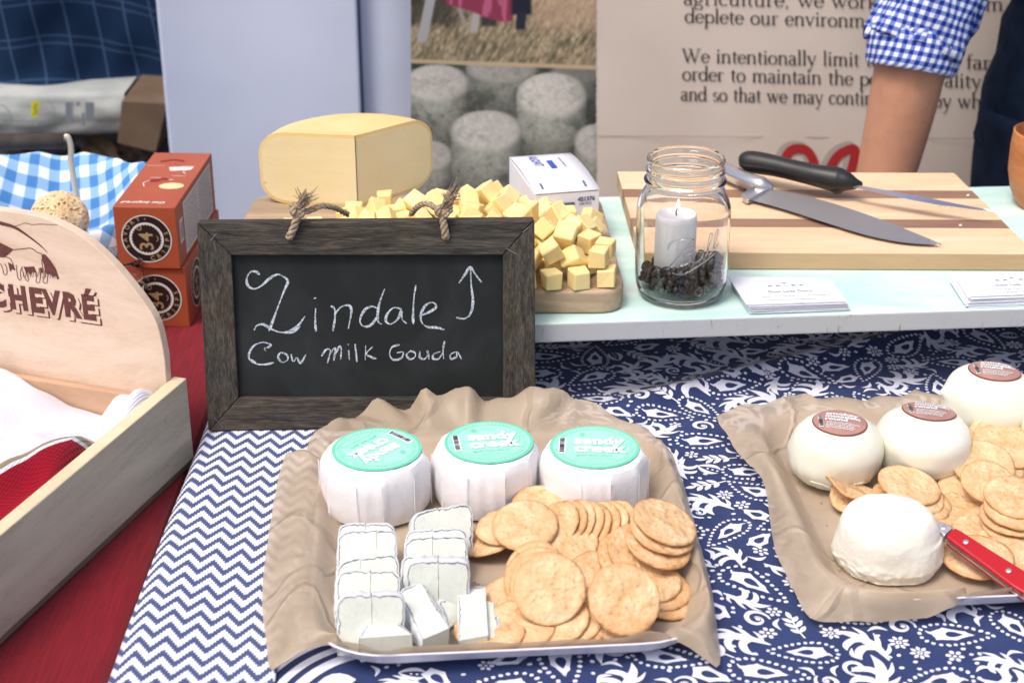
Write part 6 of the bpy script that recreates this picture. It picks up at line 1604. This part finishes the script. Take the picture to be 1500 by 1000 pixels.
# ================= CRACKERS =================
crk = NT('cracker', .7, spec=.2); v = crk.co(); oi = crk.n('ShaderNodeObjectInfo')
base = crk.mix(oi.outputs['Random'], S(212, 166, 118), S(222, 184, 140)); blot = crk.noise(v, 70, 4, .6)
c1 = crk.mix(crk.ramp(blot, [(.42, (0, 0, 0, 1)), (.68, (1, 1, 1, 1))]), base, S(234, 206, 166)); sp1 = crk.ramp(crk.noise(v, 330, 3, .6), [(.60, (0, 0, 0, 1)), (.70, (1, 1, 1, 1))])
sp2 = crk.ramp(crk.noise(crk.co(loc=(5, 3, 1)), 240, 2), [(.68, (0, 0, 0, 1)), (.74, (1, 1, 1, 1))])
c2_ = crk.mix(crk.math('MULTIPLY', sp1, .55), c1, S(188, 132, 84)); crk.col(crk.mix(crk.math('MULTIPLY', sp2, .5), c2_, S(150, 96, 62)))
rr_n = crk.n('ShaderNodeVectorMath', operation='LENGTH'); crk.L(crk.co(scale=(1, 1, 0)), rr_n.inputs[0]); rad_ = crk.math('ADD', rr_n.outputs['Value'], crk.math('MULTIPLY', crk.math('SUBTRACT', crk.noise(v, 90, 3), .5), .004))
prev = crk.b.inputs['Base Color'].links[0].from_socket; crk.col(crk.mix(crk.ramp(crk.math('DIVIDE', rad_, .025), [(.86, (0, 0, 0, 1)), (.99, (.6, .6, .6, 1))]), prev, S(196, 138, 80)))  # toasted rim; the brown band also paints in contact shade between overlapping crackers
crk.bump(crk.noise(v, 260, 5, .65), .8, .0014); crk.bump(crk.noise(v, 110, 3), .8, .0025); vb = crk.n('ShaderNodeTexVoronoi', feature='SMOOTH_F1'); crk.L(v, vb.inputs['Vector']); vb.inputs['Scale'].default_value = 230; crk.bump(crk.math('MULTIPLY', vb.outputs['Distance'], -1), .7, .0022); crk.b.inputs['Subsurface Weight'].default_value = .08; crk.b.inputs['Subsurface Radius'].default_value = (.006, .003, .001)
def cracker_mesh(seed, r0, warp=0):
    rg = random.Random(seed); n = 40; th = .0024; v = []
    rings = [(.0, 1), (.3, 1), (.6, 1), (.82, 1), (.94, .86), (1.0, .35), (1.0, -.35), (.94, -.86), (.6, -1), (0, -1)]
    for k, (rf, zf) in enumerate(rings):
        for i in range(n):
            a = 2*PI*i/n; e = 1 + (.016*math.sin(a*2+seed)+.010*nz(math.cos(a)*4, math.sin(a)*4, seed)+.012*nz(math.cos(a)*14, math.sin(a)*14, seed))*(rf > .9); r_ = r0*max(rf, .002)*e
            x, y = r_*math.cos(a), r_*math.sin(a); z = zf*th/2 + .0009*nz(x*160, y*160, seed) + .0006*nz(x*70, y*70, seed+2) + warp*.0022*math.sin(a*3+seed)*rf*rf
            v.append(Vector((x, y, z)))
    m = len(rings); f = [[k*n+i, (k+1)*n+i, (k+1)*n+(i+1) % n, k*n+(i+1) % n] for k in range(m-1) for i in range(n)]
    me = mesh(v, f, True); me.materials.append(crk.m); return me
CM_ = [cracker_mesh(i, .0245) for i in range(6)]; CMW = cracker_mesh(9, .0235, 1)
def cracker(px, py, z, nx, ny, s=1.0, label=None, group=None, mesh_=None, k=[0]):
    k[0] += 1; o = bpy.data.objects.new('cracker', mesh_ or CM_[k[0] % 6]); C.objects.link(o); o.location = P(px, py, z); n_ = Vector((nx, ny, 1)).normalized()
    o.rotation_mode = 'QUATERNION'; o.rotation_quaternion = n_.to_track_quat('Z', 'Y') @ Quaternion((0, 0, 1), k[0]*1.7); o.scale = (s*(.975+.05*((k[0]*7) % 5)/4), s*(.975+.05*((k[0]*3) % 5)/4), 1)
    tag(o, label, 'cracker', group); return o
ORD = ['first', 'second', 'third', 'fourth', 'fifth', 'sixth', 'seventh', 'eighth']
def crackers(items, label, group, frm='left'):
    key = {'left': lambda q: q[0], 'right': lambda q: -q[0], 'bottom': lambda q: q[2], 'top': lambda q: -q[2], 'back': lambda q: q[1]}[frm]; rank = {id(q): k for k, q in enumerate(sorted(items, key=key))}
    for it in items: cracker(*it[:5], *(it[5:6] or (1.0,)), label=ORD[rank[id(it)]] + ' from the ' + frm + ' of ' + label, group=group)
# central tray
crackers([(797, 744, .026, .05, -.25), (808, 750, .024, .1, -.3), (745, 770, .025, -.15, -.05), (722, 786, .017, -.38, .05)], 'the crackers tucked round the large top left cracker', 'crackers at the upper left of the central pile')
cracker(769, 769, .034, -.02, -.36, 1.0, 'large round cracker on top at the upper left of the central pile')
cracker(829, 792, .026, .04, -.36, .98, 'flat tan cracker with dark flecks behind the two upright ones')
crackers([(812+i*12.2, 771-1.5*math.sin(i), .0265-.0002*i, -.75, -.45, .86) for i in range(8)][::-1], 'the thin crackers fanned below the right wrapped cheese', 'fanned row of crackers')
crackers([(932, 836, .014, .16, -.28), (926, 826, .019, .18, -.30), (924, 816, .024, .20, -.32), (938, 807, .030, .26, -.34)], 'the lower crackers in the slanted stack at the pile\'s right', 'lower slanted stack crackers', 'bottom')
cracker(963, 797, .0345, .26, -.18, 1.0, 'third cracker from the top of the slanted stack at the right')
cracker(970, 780, .039, .28, -.12, 1.0, 'second cracker from the top of the slanted stack at the right')
cracker(974, 764, .0445, .34, -.14, 1.0, 'topmost cracker of the slanted stack at the right of the central tray')
crackers([(976, 876, .012, .10, -.18, .86), (968, 863, .016, .12, -.2, .86), (954, 850, .020, .08, -.22, .88)], 'the crackers at the lower right edge of the central pile', 'crackers at the right edge of the pile', 'right')
crackers([(872, 838, .018, 0, -.35, .8), (868, 848, .015, 0, -.3, .8)], 'the two crackers wedged between the upright round ones', 'wedged crackers', 'top')
crackers([(784, 830, .029, -.25, -.8, .78), (786, 838, .028, -.22, -.85, .9), (788, 849, .027, -.18, -.95, .97), (796, 858, .029, -.1, -1.0)], 'the cracker edges leaning behind the big upright cracker', 'crackers behind the big upright one', 'back')
crackers([(748, 875, .017, -.25, -.12), (738, 892, .012, -.12, -.08)], 'the pale crackers flat left of the big upright one', 'flat crackers left of the upright one', 'top')
crackers([(834, 900, .0175, -.05, -.34), (850, 900, .0165, 0, -.34, .98), (864, 899, .0155, .04, -.32, .97), (904, 897, .0165, .12, -.34, 1.0)], 'the crackers fanned under the rough upright cracker in front', 'front fan crackers')
cracker(808, 903, .0190, -.10, -.36, 1.0, 'cracker propped at the tray front under the big upright one')
cracker(762, 914, .0160, -.10, -.20, 1.0, 'cracker at the tray front between the propped one and the flat one')
cracker(718, 921, .0150, -.04, -.05, 1.0, 'flat cracker at the tray front carrying two cheese rectangles')
cracker(805, 862, .0365, .02, -1.05, 1.04, 'big smooth upright cracker in the middle of the tray')
cracker(914, 877, .0345, .06, -.95, 1.0, 'rougher upright cracker right of the big smooth one')
# right tray
crackers([(1466+i*5, 641+i*6, .030-.001*i, .1, -.30, 1.02) for i in range(3)][::1] + [(1495, 655, .02, .2, -.3), (1508, 668, .016, .2, -.3)], 'the rear cracker stack below the highest white ball', 'rear stack of crackers on the right tray')
crackers([(1472, 668, .022, .25, -.3), (1458, 672, .024, .2, -.3)], 'the two crackers behind the flat right stack', 'crackers behind the right stack')
cracker(1440, 680, .028, -.05, -.38, 1.0, 'wide cracker leaning in front of the rear stack on the right tray')
cracker(1420, 712, .0165, -.3, -.32, 1.0, 'cracker half covered left of the small flat stack on the right tray')
cracker(1448, 706, .026, .1, -.35, .9, 'cracker leaning toward the right flat stack')
crackers([(1418, 748, .011, 0, -.06, 1.05), (1445, 778, .0095, .02, -.06, 1.05)], 'the two crackers flat in the middle of the right tray', 'flat crackers on the right tray')
crackers([(1485, 768, .016, 0, -.12), (1483, 757, .021, 0, -.12), (1490, 746, .026, .02, -.12)], 'the lower crackers in the flat stack at far right', 'small stack at the right edge', 'bottom')
cracker(1490, 728, .031, 0, -.2, 1.0, 'top cracker of the small flat stack at the right edge')
crackers([(1368, 758, .012, .25, -.2, .96), (1360, 746, .015, .22, -.2, .96), (1351, 733, .018, .22, -.2, .96), (1340, 723, .021, .2, -.2, .96), (1318, 727, .014, 0, -.1, .9)], 'the lower crackers fanned behind the unwrapped white cheese', 'cracker fan behind the white mound')
cracker(1332, 710, .025, .16, -.16, .98, 'uppermost cracker of the fan behind the unwrapped white cheese')
cracker(1258, 733, .013, .15, -.25, .95, 'curled cracker lying under the wavy one left of the fan', None, CMW)
cracker(1248, 716, .020, .42, .22, .98, 'wavy cracker seen edge on below the left white ball', None, CMW)
crackers([(1490, 826, .0095, 0, -.05, 1.0), (1474, 815, .0125, 0, -.08, 1.0), (1478, 798, .0115, .0, -.08, 1.0)], 'the crackers under the red knife handle', 'crackers under the red handle', 'top')
cracker(1432, 815, .0165, 0, -.12, 1.05, 'big flat cracker under the start of the red knife handle')

rgc = random.Random(12); cb = MB()
for i in range(90):
    ok = rgc.random() < .6; px, py = (rgc.uniform(600, 1010), rgc.uniform(800, 935)) if ok else (rgc.uniform(1200, 1420), rgc.uniform(700, 850)); q = P(px, py, FL_+.0006); s_ = rgc.uniform(.0004, .0013)
    cb.box(-s_, s_, -s_*.7, s_*.7, -s_*.5, s_*.6, Matrix.Translation(q) @ Matrix.Rotation(rgc.random()*6, 4, 'Z'))
o = cb.build('cracker_crumbs', crk.m, kind='stuff'); o['label'] = 'tiny cracker crumbs scattered over the paper sheets'

# ================= ROUND WHITE CHEESES =================
plas = NT('shrink_wrapped_white_cheese', .28, S(236, 235, 222), spec=.45); v = plas.co(); plas.col(plas.ramp(plas.noise(v, 14, 3), [(.3, S(228, 227, 210)), (.7, S(240, 240, 230))]))
plas.bump(plas.noise(plas.co(scale=(1, 1, .25)), 130, 4), .10, .001); plas.b.inputs['Subsurface Weight'].default_value = .3; plas.b.inputs['Subsurface Radius'].default_value = (.012, .010, .007)
brl = simple('brown_pink_label', S(168, 126, 116), .45, S(180, 138, 128), 60); brd = simple('label_brown_rim', S(126, 76, 68), .5)
def ball(label, px, py, z0, rx, rz, lx, ly, seed, nib, wrinkle):
    c_ = P(px, py, z0+rz); c_.z = z0+rz; t = thing('white_cheese_ball', label, 'cheese', (c_.x, c_.y, z0), 'shrink wrapped white cheeses with brown labels'); nu_, nv_ = 96, 48
    def surf(th, ph):
        cp, sp_ = math.cos(ph), math.sin(ph); e = .74; r_ = (abs(sp_))**e; z = math.copysign(abs(cp)**.82, cp)
        k = 1 + .02*math.sin(th*2+seed)+.012*math.sin(th*3+seed*2); low = sstep(.15, -.55, z)
        k += low*(.010*math.sin(th*17+seed)+.012*abs(math.sin(th*14+seed+z*3)))*wrinkle - .05*low*max(0, math.cos(th-R(285))) + .035*nz(math.cos(th)*1.6, math.sin(th)*1.6, z*1.8+seed)
        for na_, nz_, amp, wd in nib:
            d_ = math.hypot(((th-na_+PI) % (2*PI)-PI)*1.0, (z-nz_)*1.3); k += amp*math.exp(-(d_/wd)**1.3)
        fl_ = .80 if z < -.80 else 1
        return Vector((c_.x + rx*k*r_*math.cos(th), c_.y + rx*k*r_*math.sin(th), c_.z + rz*(z if z > -.86 else -.86-(z+.86)*-.35)))
    vv = [surf(2*PI*i/nu_, PI*(j+.02)/(nv_+.04)) for j in range(nv_+1) for i in range(nu_)]
    lowz = min(p.z for p in vv); vv = [Vector((p.x, p.y, p.z-(lowz-z0))) for p in vv]; dz = -(lowz-z0)
    ff = [[j*nu_+i, (j+1)*nu_+i, (j+1)*nu_+(i+1) % nu_, j*nu_+(i+1) % nu_] for j in range(nv_) for i in range(nu_)]
    link('cheese_body', mesh(vv, ff, True), plas.m, t)
    # seam fold
    if wrinkle > .5:
        b = MB(); b.tube([surf(R(a), R(118+6*math.sin(a*.1)))+Vector((0, 0, dz)) for a in range(225, 330, 5)], .0007, 6); b.build('seam', plas.m, t, smooth=True)
    # label following the dome: centre by pixel on the top
    lc = P(lx, ly, c_.z+rz*.90+dz); lcx, lcy = lc.x-c_.x, lc.y-c_.y
    def dome(x, y, l):
        x2, y2 = lcx+x, lcy+y; rr = math.hypot(x2, y2); th = math.atan2(y2, x2)
        lo, hi = 0, PI/2
        for _ in range(26):
            m = (lo+hi)/2; s_ = surf(th, m)
            if math.hypot(s_.x-c_.x, s_.y-c_.y) < rr: lo = m
            else: hi = m
        s_ = surf(th, lo); return Vector((c_.x+x2, c_.y+y2, s_.z+dz+l))
    def disc(r_, m_, nm, off, par=t):
        n = 40; v = [dome(0, 0, off)]; nr_ = 8
        for j in range(1, nr_+1):
            for i in range(n):
                a = 2*PI*i/n; k = 1 + .06*math.exp(-(((a-R(80)+PI) % (2*PI)-PI)/.16)**2); v.append(dome(r_*j/nr_*k*math.cos(a), r_*j/nr_*k*math.sin(a), off))
        f = [[0, 1+i, 1+(i+1) % n] for i in range(n)] + [[1+(j-1)*n+i, 1+j*n+i, 1+j*n+(i+1) % n, 1+(j-1)*n+(i+1) % n] for j in range(1, nr_) for i in range(n)]
        return link(nm, mesh(v, f, True), m_, par)
    LR = .0215; lbo = disc(LR, brd, 'label', .0005); disc(LR*.955, brl, 'label_disc', .0009, lbo)
    ik = Ink(); rot = R(-14)
    T = loc_(0, 0, rot, 1)
    def blk_(x0, x1, y, h_):
        n = 8; u = [T((x0+(x1-x0)*i/n, y)) for i in range(n+1)]; w2 = [T((x0+(x1-x0)*i/n, y+h_)) for i in range(n+1)]; ik.raw(u+w2, [[i, i+1, n+2+i, n+1+i] for i in range(n)])
    rg = random.Random(seed)
    for txt, y, s_ in (('smokey', .0068, .0070), ('mountain', .0020, .0062), ('round', -.0028, .0062)): ik.text(txt, *T((-.0115, y)), s_, .0003, rot=rot, sx=1.15)
    for r_ in range(5):
        x = -.010
        while x < .013-.0012*r_: l_ = rg.uniform(.0008, .003); blk_(x, x+l_, -.0062-r_*.0019, .0008); x += l_+.0005
    ik.build('label_lettering', wl, lambda x, y, l: dome(x, y, .0013+l), lbo)
    ik = Ink(); T2 = loc_(-.0150, -.001, rot+R(10), 1); ik.poly([T2(p) for p in ((-.0018, -.0085), (.0018, -.0085), (.0018, .0085), (-.0018, .0085))]); ik.build('barcode_sticker', wl, lambda x, y, l: dome(x, y, .0013+l), lbo)
    ik = Ink(); y = -.0075
    while y < .0072: h_ = rg.choice((.0004, .0008, .001)); ik.poly([T2(p) for p in ((-.0016, y), (.0014, y), (.0014, y+h_), (-.0016, y+h_))]); y += h_+rg.choice((.0004, .0006))
    ik.build('barcode', black, lambda x, y, l: dome(x, y, .0018+l), lbo)
ball('leftmost wrapped white cheese ball with brown label', 1225, 656, FL_, .0365, .0275, 1230, 620, 1, [(R(168), .05, .05, .16)], 1)
ball('middle wrapped white cheese ball half behind the topmost one', 1352, 644, FL_, .0370, .0275, 1361, 602, 2, [(R(318), -.35, .10, .22)], .4)
ball('right wrapped white cheese ball standing highest, with pointed left tip', 1449, 583, FL_+.006, .0368, .0285, 1457, 544, 3, [(R(176), .25, .14, .16), (R(235), -.5, .05, .15)], 1)
# fourth ball mostly hidden at the right edge
ball('white cheese ball peeking out at the right edge behind the crackers', 1560, 625, FL_, .0365, .0255, 1575, 590, 4, [], .3)
# unwrapped mound
mnd = NT('fresh_white_cheese', .42, S(240, 238, 226), spec=.3); v = mnd.co(); mnd.bump(mnd.noise(v, 60, 5, .6), .6, .003); mnd.bump(mnd.noise(v, 300, 3), .2, .0006)
mnd.b.inputs['Subsurface Weight'].default_value = .3; mnd.b.inputs['Subsurface Radius'].default_value = (.012, .010, .007)
mc = P(1299, 818, .012); nu_, nv_ = 110, 50; vv = []
prf = cr([(.0005, .0520), (.012, .0520), (.0215, .0505), (.0275, .0460), (.0315, .0370), (.0345, .0240), (.0358, .0130), (.0352, .0085), (.0320, .0025), (.0290, 0), (.0005, 0)], 5)
for r_, z_ in prf:
    for i in range(nu_):
        a = 2*PI*i/nu_; rag = sstep(.026, .004, z_)*(.12+.8*sstep(.1, .8, math.cos(a-R(205)))+.4*sstep(.3, .9, math.cos(a-R(345))))
        k = 1 + .02*math.sin(a*2+1)+.015*nz(math.cos(a)*2, math.sin(a)*2, z_*30) + rag*(.06*nz(math.cos(a)*9, math.sin(a)*9, z_*260)+.05*abs(nz(math.cos(a)*18, math.sin(a)*18, z_*500)))*(r_ > .02)
        cut = .10*sstep(.036, .012, z_)*sstep(.35, .95, math.cos(a-R(235)))*(r_ > .02)
        vv.append(Vector((mc.x + r_*1.09*(k-cut)*math.cos(a), mc.y + r_*1.0*(k-cut)*math.sin(a), FL_ + z_*.92 + .001*nz(a*2, r_*80, 7)*(z_ > .03) - .003*(r_*math.cos(a)/.035)*(z_ > .03))))
ff = [[k*nu_+i, (k+1)*nu_+i, (k+1)*nu_+(i+1) % nu_, k*nu_+(i+1) % nu_] for k in range(len(prf)-1) for i in range(nu_)]
o = link('unwrapped_cheese', mesh(vv, ff, True), mnd.m); tag(o, 'unwrapped soft white cheese mound with ragged lower edge in front', 'cheese')
# red handled spreader
rk = thing('cheese_knife', 'small knife with red riveted handle stuck into the white mound', 'knife', P(1440, 810, .03))
redh = NT('red_handle', .25, S(176, 14, 30), spec=.5).m
K0, K1 = P(1392, 785, .0345), P(1512, 866, .0235); M_ = frame_from(K0, K1); Lh = (K1-K0).length
b = MB(); ol = [(0, -.0052), (.006, -.0060), (Lh*.5, -.0072), (Lh*.85, -.0086), (Lh, -.0080), (Lh+.004, -.004), (Lh+.004, .004), (Lh, .0076), (Lh*.8, .0072), (Lh*.5, .0062), (.006, .0056), (0, .0050)]
tilt = Matrix.Rotation(R(22), 4, 'X')
b.prism(ol, .0012, .0060, M_ @ tilt); b.build('handle_scale', redh, rk, bevel=.0016, seg=3)
b = MB(); b.prism(ol, -.0055, -.0012, M_ @ tilt); b.build('handle_scale', redh, rk, bevel=.0016, seg=3)
b = MB(); b.prism([(x*1.0, y*1.05) for x, y in ol], -.0010, .0010, M_ @ tilt); b.build('tang', bright.m, rk)
b = MB(); b.prism([(-.011, -.0034), (-.001, -.0052), (-.001, .0050), (-.011, .0034)], -.0045, .0050, M_ @ tilt); b.build('bolster', bright.m, rk, bevel=.001, seg=2)
b = MB(); b.prism([(-.045, -.006), (-.030, -.0075), (-.0112, -.0030), (-.0112, .0030), (-.030, .006)], -.0006, .0006, M_ @ tilt); b.build('blade', bright.m, rk)
for x in (.014, Lh*.72, -.006):
    b = MB(); b.lathe([(.0019, -.0004), (.0019, .0003), (.0012, .0005)], 14, M_ @ tilt @ Matrix.Translation((x, 0, .0061 if x > 0 else .0051))); b.build('rivet', bright.m, rk, smooth=True, auto=40)

# ================= PERSON =================
skin = NT('skin', .5, spec=.35); v = skin.co(); skin.col(skin.mix(skin.noise(v, 90, 4, .7), skin.ramp(skin.noise(v, 14, 5, .65), [(.35, S(166, 112, 92)), (.65, S(202, 152, 122))]), S(196, 146, 118))); skin.bump(skin.noise(v, 400, 3), .2, .0005); skin.bump(skin.noise(v, 40, 4), .15, .002)
skin.b.inputs['Subsurface Weight'].default_value = .12; skin.b.inputs['Subsurface Radius'].default_value = (.010, .004, .002)
sg_ = NT('shirt_gingham', .85, spec=.1); o_ = sg_.sep(sg_.co('UV'))
f2 = sg_.math('MULTIPLY', sg_.math('ADD', chk(sg_, o_[0], .0100), chk(sg_, o_[1], .0100)), .5)
sg_.col(sg_.ramp(f2, [(0, S(226, 230, 244)), (.3, S(112, 132, 200)), (.8, S(30, 52, 140))], 'CONSTANT')); sg_.bump(sg_.noise(sg_.co(), 50, 4, .6, .6), .5, .003); sg_.bump(sg_.noise(sg_.co(), 700, 2), .2, .0005)
denim = simple('dark_navy_denim', S(20, 32, 50), .9, S(30, 44, 66), 40, 4, .3, 500, .0006, spec=.1)
YA = 1.79
wr, mid_, elb = QY(1290, 285, YA), QY(1316, 180, YA+.01), QY(1342, 60, YA+.02)
hand = wr + (wr-mid_).normalized()*.07
sh_p = Vector((.580, 1.90, .60)); PX = .778
man = thing('person', 'person in blue gingham shirt with rolled sleeve and dark trousers, standing behind the shelf', 'person', (PX, 1.95, -.75))
V = []; E = []; RAD = []
def node(p, r, par=None):
    V.append(Vector(p)); RAD.append(r if isinstance(r, tuple) else (r, r))
    if par is not None: E.append((par, len(V)-1))
    return len(V)-1
pel = node((PX, 1.95, .17), (.150, .115)); wa = node((PX, 1.94, .30), (.140, .105), pel); chn = node((PX, 1.93, .48), (.165, .115), wa); sh0 = node((PX, 1.93, .60), (.135, .095), chn); nk = node((PX, 1.92, .70), (.056, .056), sh0); nk2 = node((PX-.005, 1.90, .755), (.054, .056), nk); hd = node((PX-.008, 1.885, .835), (.076, .092), nk2); hd2 = node((PX-.008, 1.885, .905), (.066, .082), hd)
a1 = node(sh_p, .056, sh0); a2 = node(sh_p.lerp(elb, .5), .049, a1); a3 = node(elb, .044, a2); a4 = node(elb.lerp(mid_, .6), .0425, a3); a5 = node(mid_, .0400, a4); a6 = node(wr, .0345, a5); a7 = node(wr+(wr-mid_).normalized()*.05, (.024, .030), a6)
pal = node(wr+(wr-mid_).normalized()*.10, (.016, .036), a7)
dr = (wr-mid_).normalized(); side_ = Vector((0, 1, 0))
for i, (o1, ln_) in enumerate(((-.027, .070), (-.009, .080), (.009, .076), (.026, .060))):
    p0 = V[pal] + dr*.022 + side_*o1; k0 = node(p0, .0098, pal); k1 = node(p0+dr*ln_*.45+Vector((.006, 0, 0)), .0088, k0); k2 = node(p0+dr*ln_*.8+Vector((.016, 0, 0)), .0080, k1); node(p0+dr*ln_+Vector((.026, 0, 0)), .0070, k2)
t0 = node(V[a7]+dr*.012-side_*.034, .0120, a7); t1 = node(V[a7]+dr*.045-side_*.048+Vector((.012, 0, 0)), .0100, t0); node(V[a7]+dr*.066-side_*.048+Vector((.022, 0, 0)), .0085, t1)
b1 = node((PX+.19, 1.92, .60), .056, sh0); b2 = node((PX+.25, 1.90, .45), .048, b1); b3 = node((PX+.28, 1.86, .31), .043, b2); b4 = node((PX+.25, 1.78, .22), .038, b3); b5 = node((PX+.21, 1.72, .16), .030, b4); b6 = node((PX+.18, 1.70, .12), (.036, .018), b5)
for i in range(4):
    p0 = V[b6]+Vector((-.018, -.016+.0, -.02))+Vector((.014*i-.01, .0, 0)); k0 = node(p0, .0095, b6); k1 = node(p0+Vector((-.01, -.01, -.03)), .0085, k0); node(p0+Vector((-.014, -.002, -.055)), .0075, k1)
tb0 = node(V[b5]+Vector((-.03, -.01, -.03)), .010, b5); node(V[b5]+Vector((-.045, -.02, -.055)), .0085, tb0)
for s_ in (-1, 1):
    l1 = node((PX+s_*.095, 1.95, .06), (.088, .092), pel); l2 = node((PX+s_*.105, 1.95, -.27), .060, l1); l3 = node((PX+s_*.105, 1.97, -.48), .054, l2); l4 = node((PX+s_*.105, 1.985, -.66), .038, l3); l5 = node((PX+s_*.105, 1.96, -.72), (.038, .030), l4); node((PX+s_*.11, 1.84, -.735), (.036, .020), l5)
me = bpy.data.meshes.new('body'); me.from_pydata([tuple(p) for p in V], E, []); bo = link('body', me, skin.m, man)
sk_ = bo.modifiers.new('skin', 'SKIN'); sk_.use_smooth_shade = True
for i, r_ in enumerate(RAD): me.skin_vertices[0].data[i].radius = r_
me.skin_vertices[0].data[0].use_root = True
ss = bo.modifiers.new('sub', 'SUBSURF'); ss.levels = ss.render_levels = 2
def loft(name, secs, m_, nseg=40, wr_=.004, seed=0, mseg=6, vscale=1):
    """secs: (centre, rx, ry, axis?) lofted with cloth wrinkles; UV in metres"""
    k = cr([(*s_[0], s_[1], s_[2]) for s_ in secs], mseg); v = []; uv = []; L = 0
    for j, s_ in enumerate(k):
        c_ = Vector(s_[:3]); 
        if j: L += (c_-Vector(k[j-1][:3])).length
        t = (Vector(k[min(j+1, len(k)-1)][:3])-Vector(k[max(j-1, 0)][:3])).normalized(); x = (Vector((1, 0, 0))-t*t.x).normalized(); y = t.cross(x)
        for i in range(nseg+1):
            a = 2*PI*i/nseg; w_ = wr_*(nz(math.cos(a)*2.2, math.sin(a)*2.2, L*22+seed)+.6*nz(math.cos(a)*5, math.sin(a)*5+L*40, seed))
            v.append(c_ + x*math.cos(a)*(s_[3]+w_) + y*math.sin(a)*(s_[4]+w_)); uv.append((a*(s_[3]+s_[4])/2*vscale, L))
    n = nseg+1; f = [[j*n+i, j*n+i+1, (j+1)*n+i+1, (j+1)*n+i] for j in range(len(k)-1) for i in range(nseg)]
    o = link(name, mesh(v, f, True, uv=uv), m_, man); s2 = o.modifiers.new('s', 'SOLIDIFY'); s2.thickness = .002; s2.offset = 0; return o
cuff = QY(1333, 102, YA+.012)
cd_ = (cuff-elb).normalized(); c1_ = cuff - cd_*.001
loft('shirt_sleeve', [(sh_p+Vector((.01, 0, .03)), .062, .066), (sh_p.lerp(elb, .3), .060, .062), (sh_p.lerp(elb, .7), .056, .058), (elb, .053, .054), (cuff-cd_*.045, .0500, .052), (cuff-cd_*.030, .047, .049)], sg_.m, 48, .0110, 2)
loft('rolled_cuff', [(cuff-cd_*.040, .0465, .049), (cuff-cd_*.042, .0500, .052), (cuff-cd_*.034, .0525, .054), (cuff-cd_*.012, .0510, .053), (cuff-cd_*.002, .0495, .051), (cuff, .0465, .048), (cuff-cd_*.008, .0445, .046), (cuff-cd_*.03, .0435, .045)], sg_.m, 48, .004, 6)
loft('shirt_body', [((PX, 1.94, .215), .182, .130), ((PX, 1.94, .30), .168, .124), ((PX, 1.93, .45), .185, .130), ((PX, 1.93, .56), .190, .122), ((PX, 1.92, .645), .120, .090), ((PX, 1.92, .685), .068, .068)], sg_.m, 60, .008, 4)
loft('shirt_sleeve', [((PX+.17, 1.92, .62), .062, .066), (V[b2], .056, .058), (V[b3], .052, .052), (V[b3].lerp(V[b4], .4), .048, .048)], sg_.m, 40, .006, 8)
loft('trousers', [((PX, 1.95, .02), .198, .135), ((PX, 1.95, .10), .196, .138), ((PX, 1.945, .18), .182, .133), ((PX, 1.94, .235), .172, .128)], denim, 60, .006, 1)
for s_ in (-1, 1): loft('trouser_leg', [((PX+s_*.095, 1.95, .07), .103, .118), ((PX+s_*.102, 1.95, -.10), .094, .102), ((PX+s_*.105, 1.95, -.28), .078, .082), ((PX+s_*.105, 1.97, -.50), .072, .076), ((PX+s_*.105, 1.98, -.70), .066, .070)], denim, 36, .006, 3+s_)
for s_ in (-1, 1):
    b = MB(); b.lathe([(.0005, -.75), (.045, -.75), (.047, -.735), (.044, -.71), (.036, -.69), (.0005, -.675)], 20, Matrix.Translation((PX+s_*.11, 1.90, 0)) @ Matrix.Diagonal((1, 2.6, 1, 1))); b.build('shoe', simple('brown_shoe', S(60, 42, 32), .5), man, smooth=True)
# face and hair
hc_ = Vector((PX-.008, 1.885, .865)); b = MB(); vv = []
for j in range(13):
    ph = PI*j/12*.62
    for i in range(32):
        a = 2*PI*i/32; lift = .02*max(0, math.sin(a+PI)); vv.append(hc_ + Vector((.084*math.sin(ph)*math.cos(a), .100*math.sin(ph)*math.sin(a)+.008, .110*math.cos(ph)+lift*math.sin(ph)+.003*nz(a*3, ph*6))))
b.add(vv, [[j*32+i, (j+1)*32+i, (j+1)*32+(i+1) % 32, j*32+(i+1) % 32] for j in range(12) for i in range(32)]); b.build('hair', simple('brown_hair', S(52, 36, 26), .6, S(74, 52, 36), 120), man, smooth=True)
for s_ in (-1, 1):
    b = MB(); b.lathe([(.0005, -.008), (.008, -.004), (.0085, .003), (.0005, .008)], 14, Matrix.Translation(hc_+Vector((s_*.031, -.083, -.008)))); b.build('eye', simple('eye_white', S(220, 218, 214), .3), man, smooth=True)
    b = MB(); b.lathe([(.0005, -.024), (.010, -.014), (.013, .008), (.008, .022), (.0005, .026)], 12, Matrix.Translation(hc_+Vector((s_*.080, .004, -.012))) @ Matrix.Diagonal((.6, 1.1, 1, 1))); b.build('ear', skin.m, man, smooth=True)
b = MB(); b.lathe([(.0005, .022), (.005, .012), (.010, -.016), (.012, -.024), (.0005, -.030)], 12, Matrix.Translation(hc_+Vector((0, -.094, -.024)))); b.build('nose', skin.m, man, smooth=True)
b = MB(); b.tube([hc_+Vector((-.022, -.080, -.070)), hc_+Vector((0, -.088, -.068)), hc_+Vector((.022, -.080, -.070))], [.003, .005, .003], 8); b.build('mouth', simple('lips', S(160, 92, 84), .5), man, smooth=True)
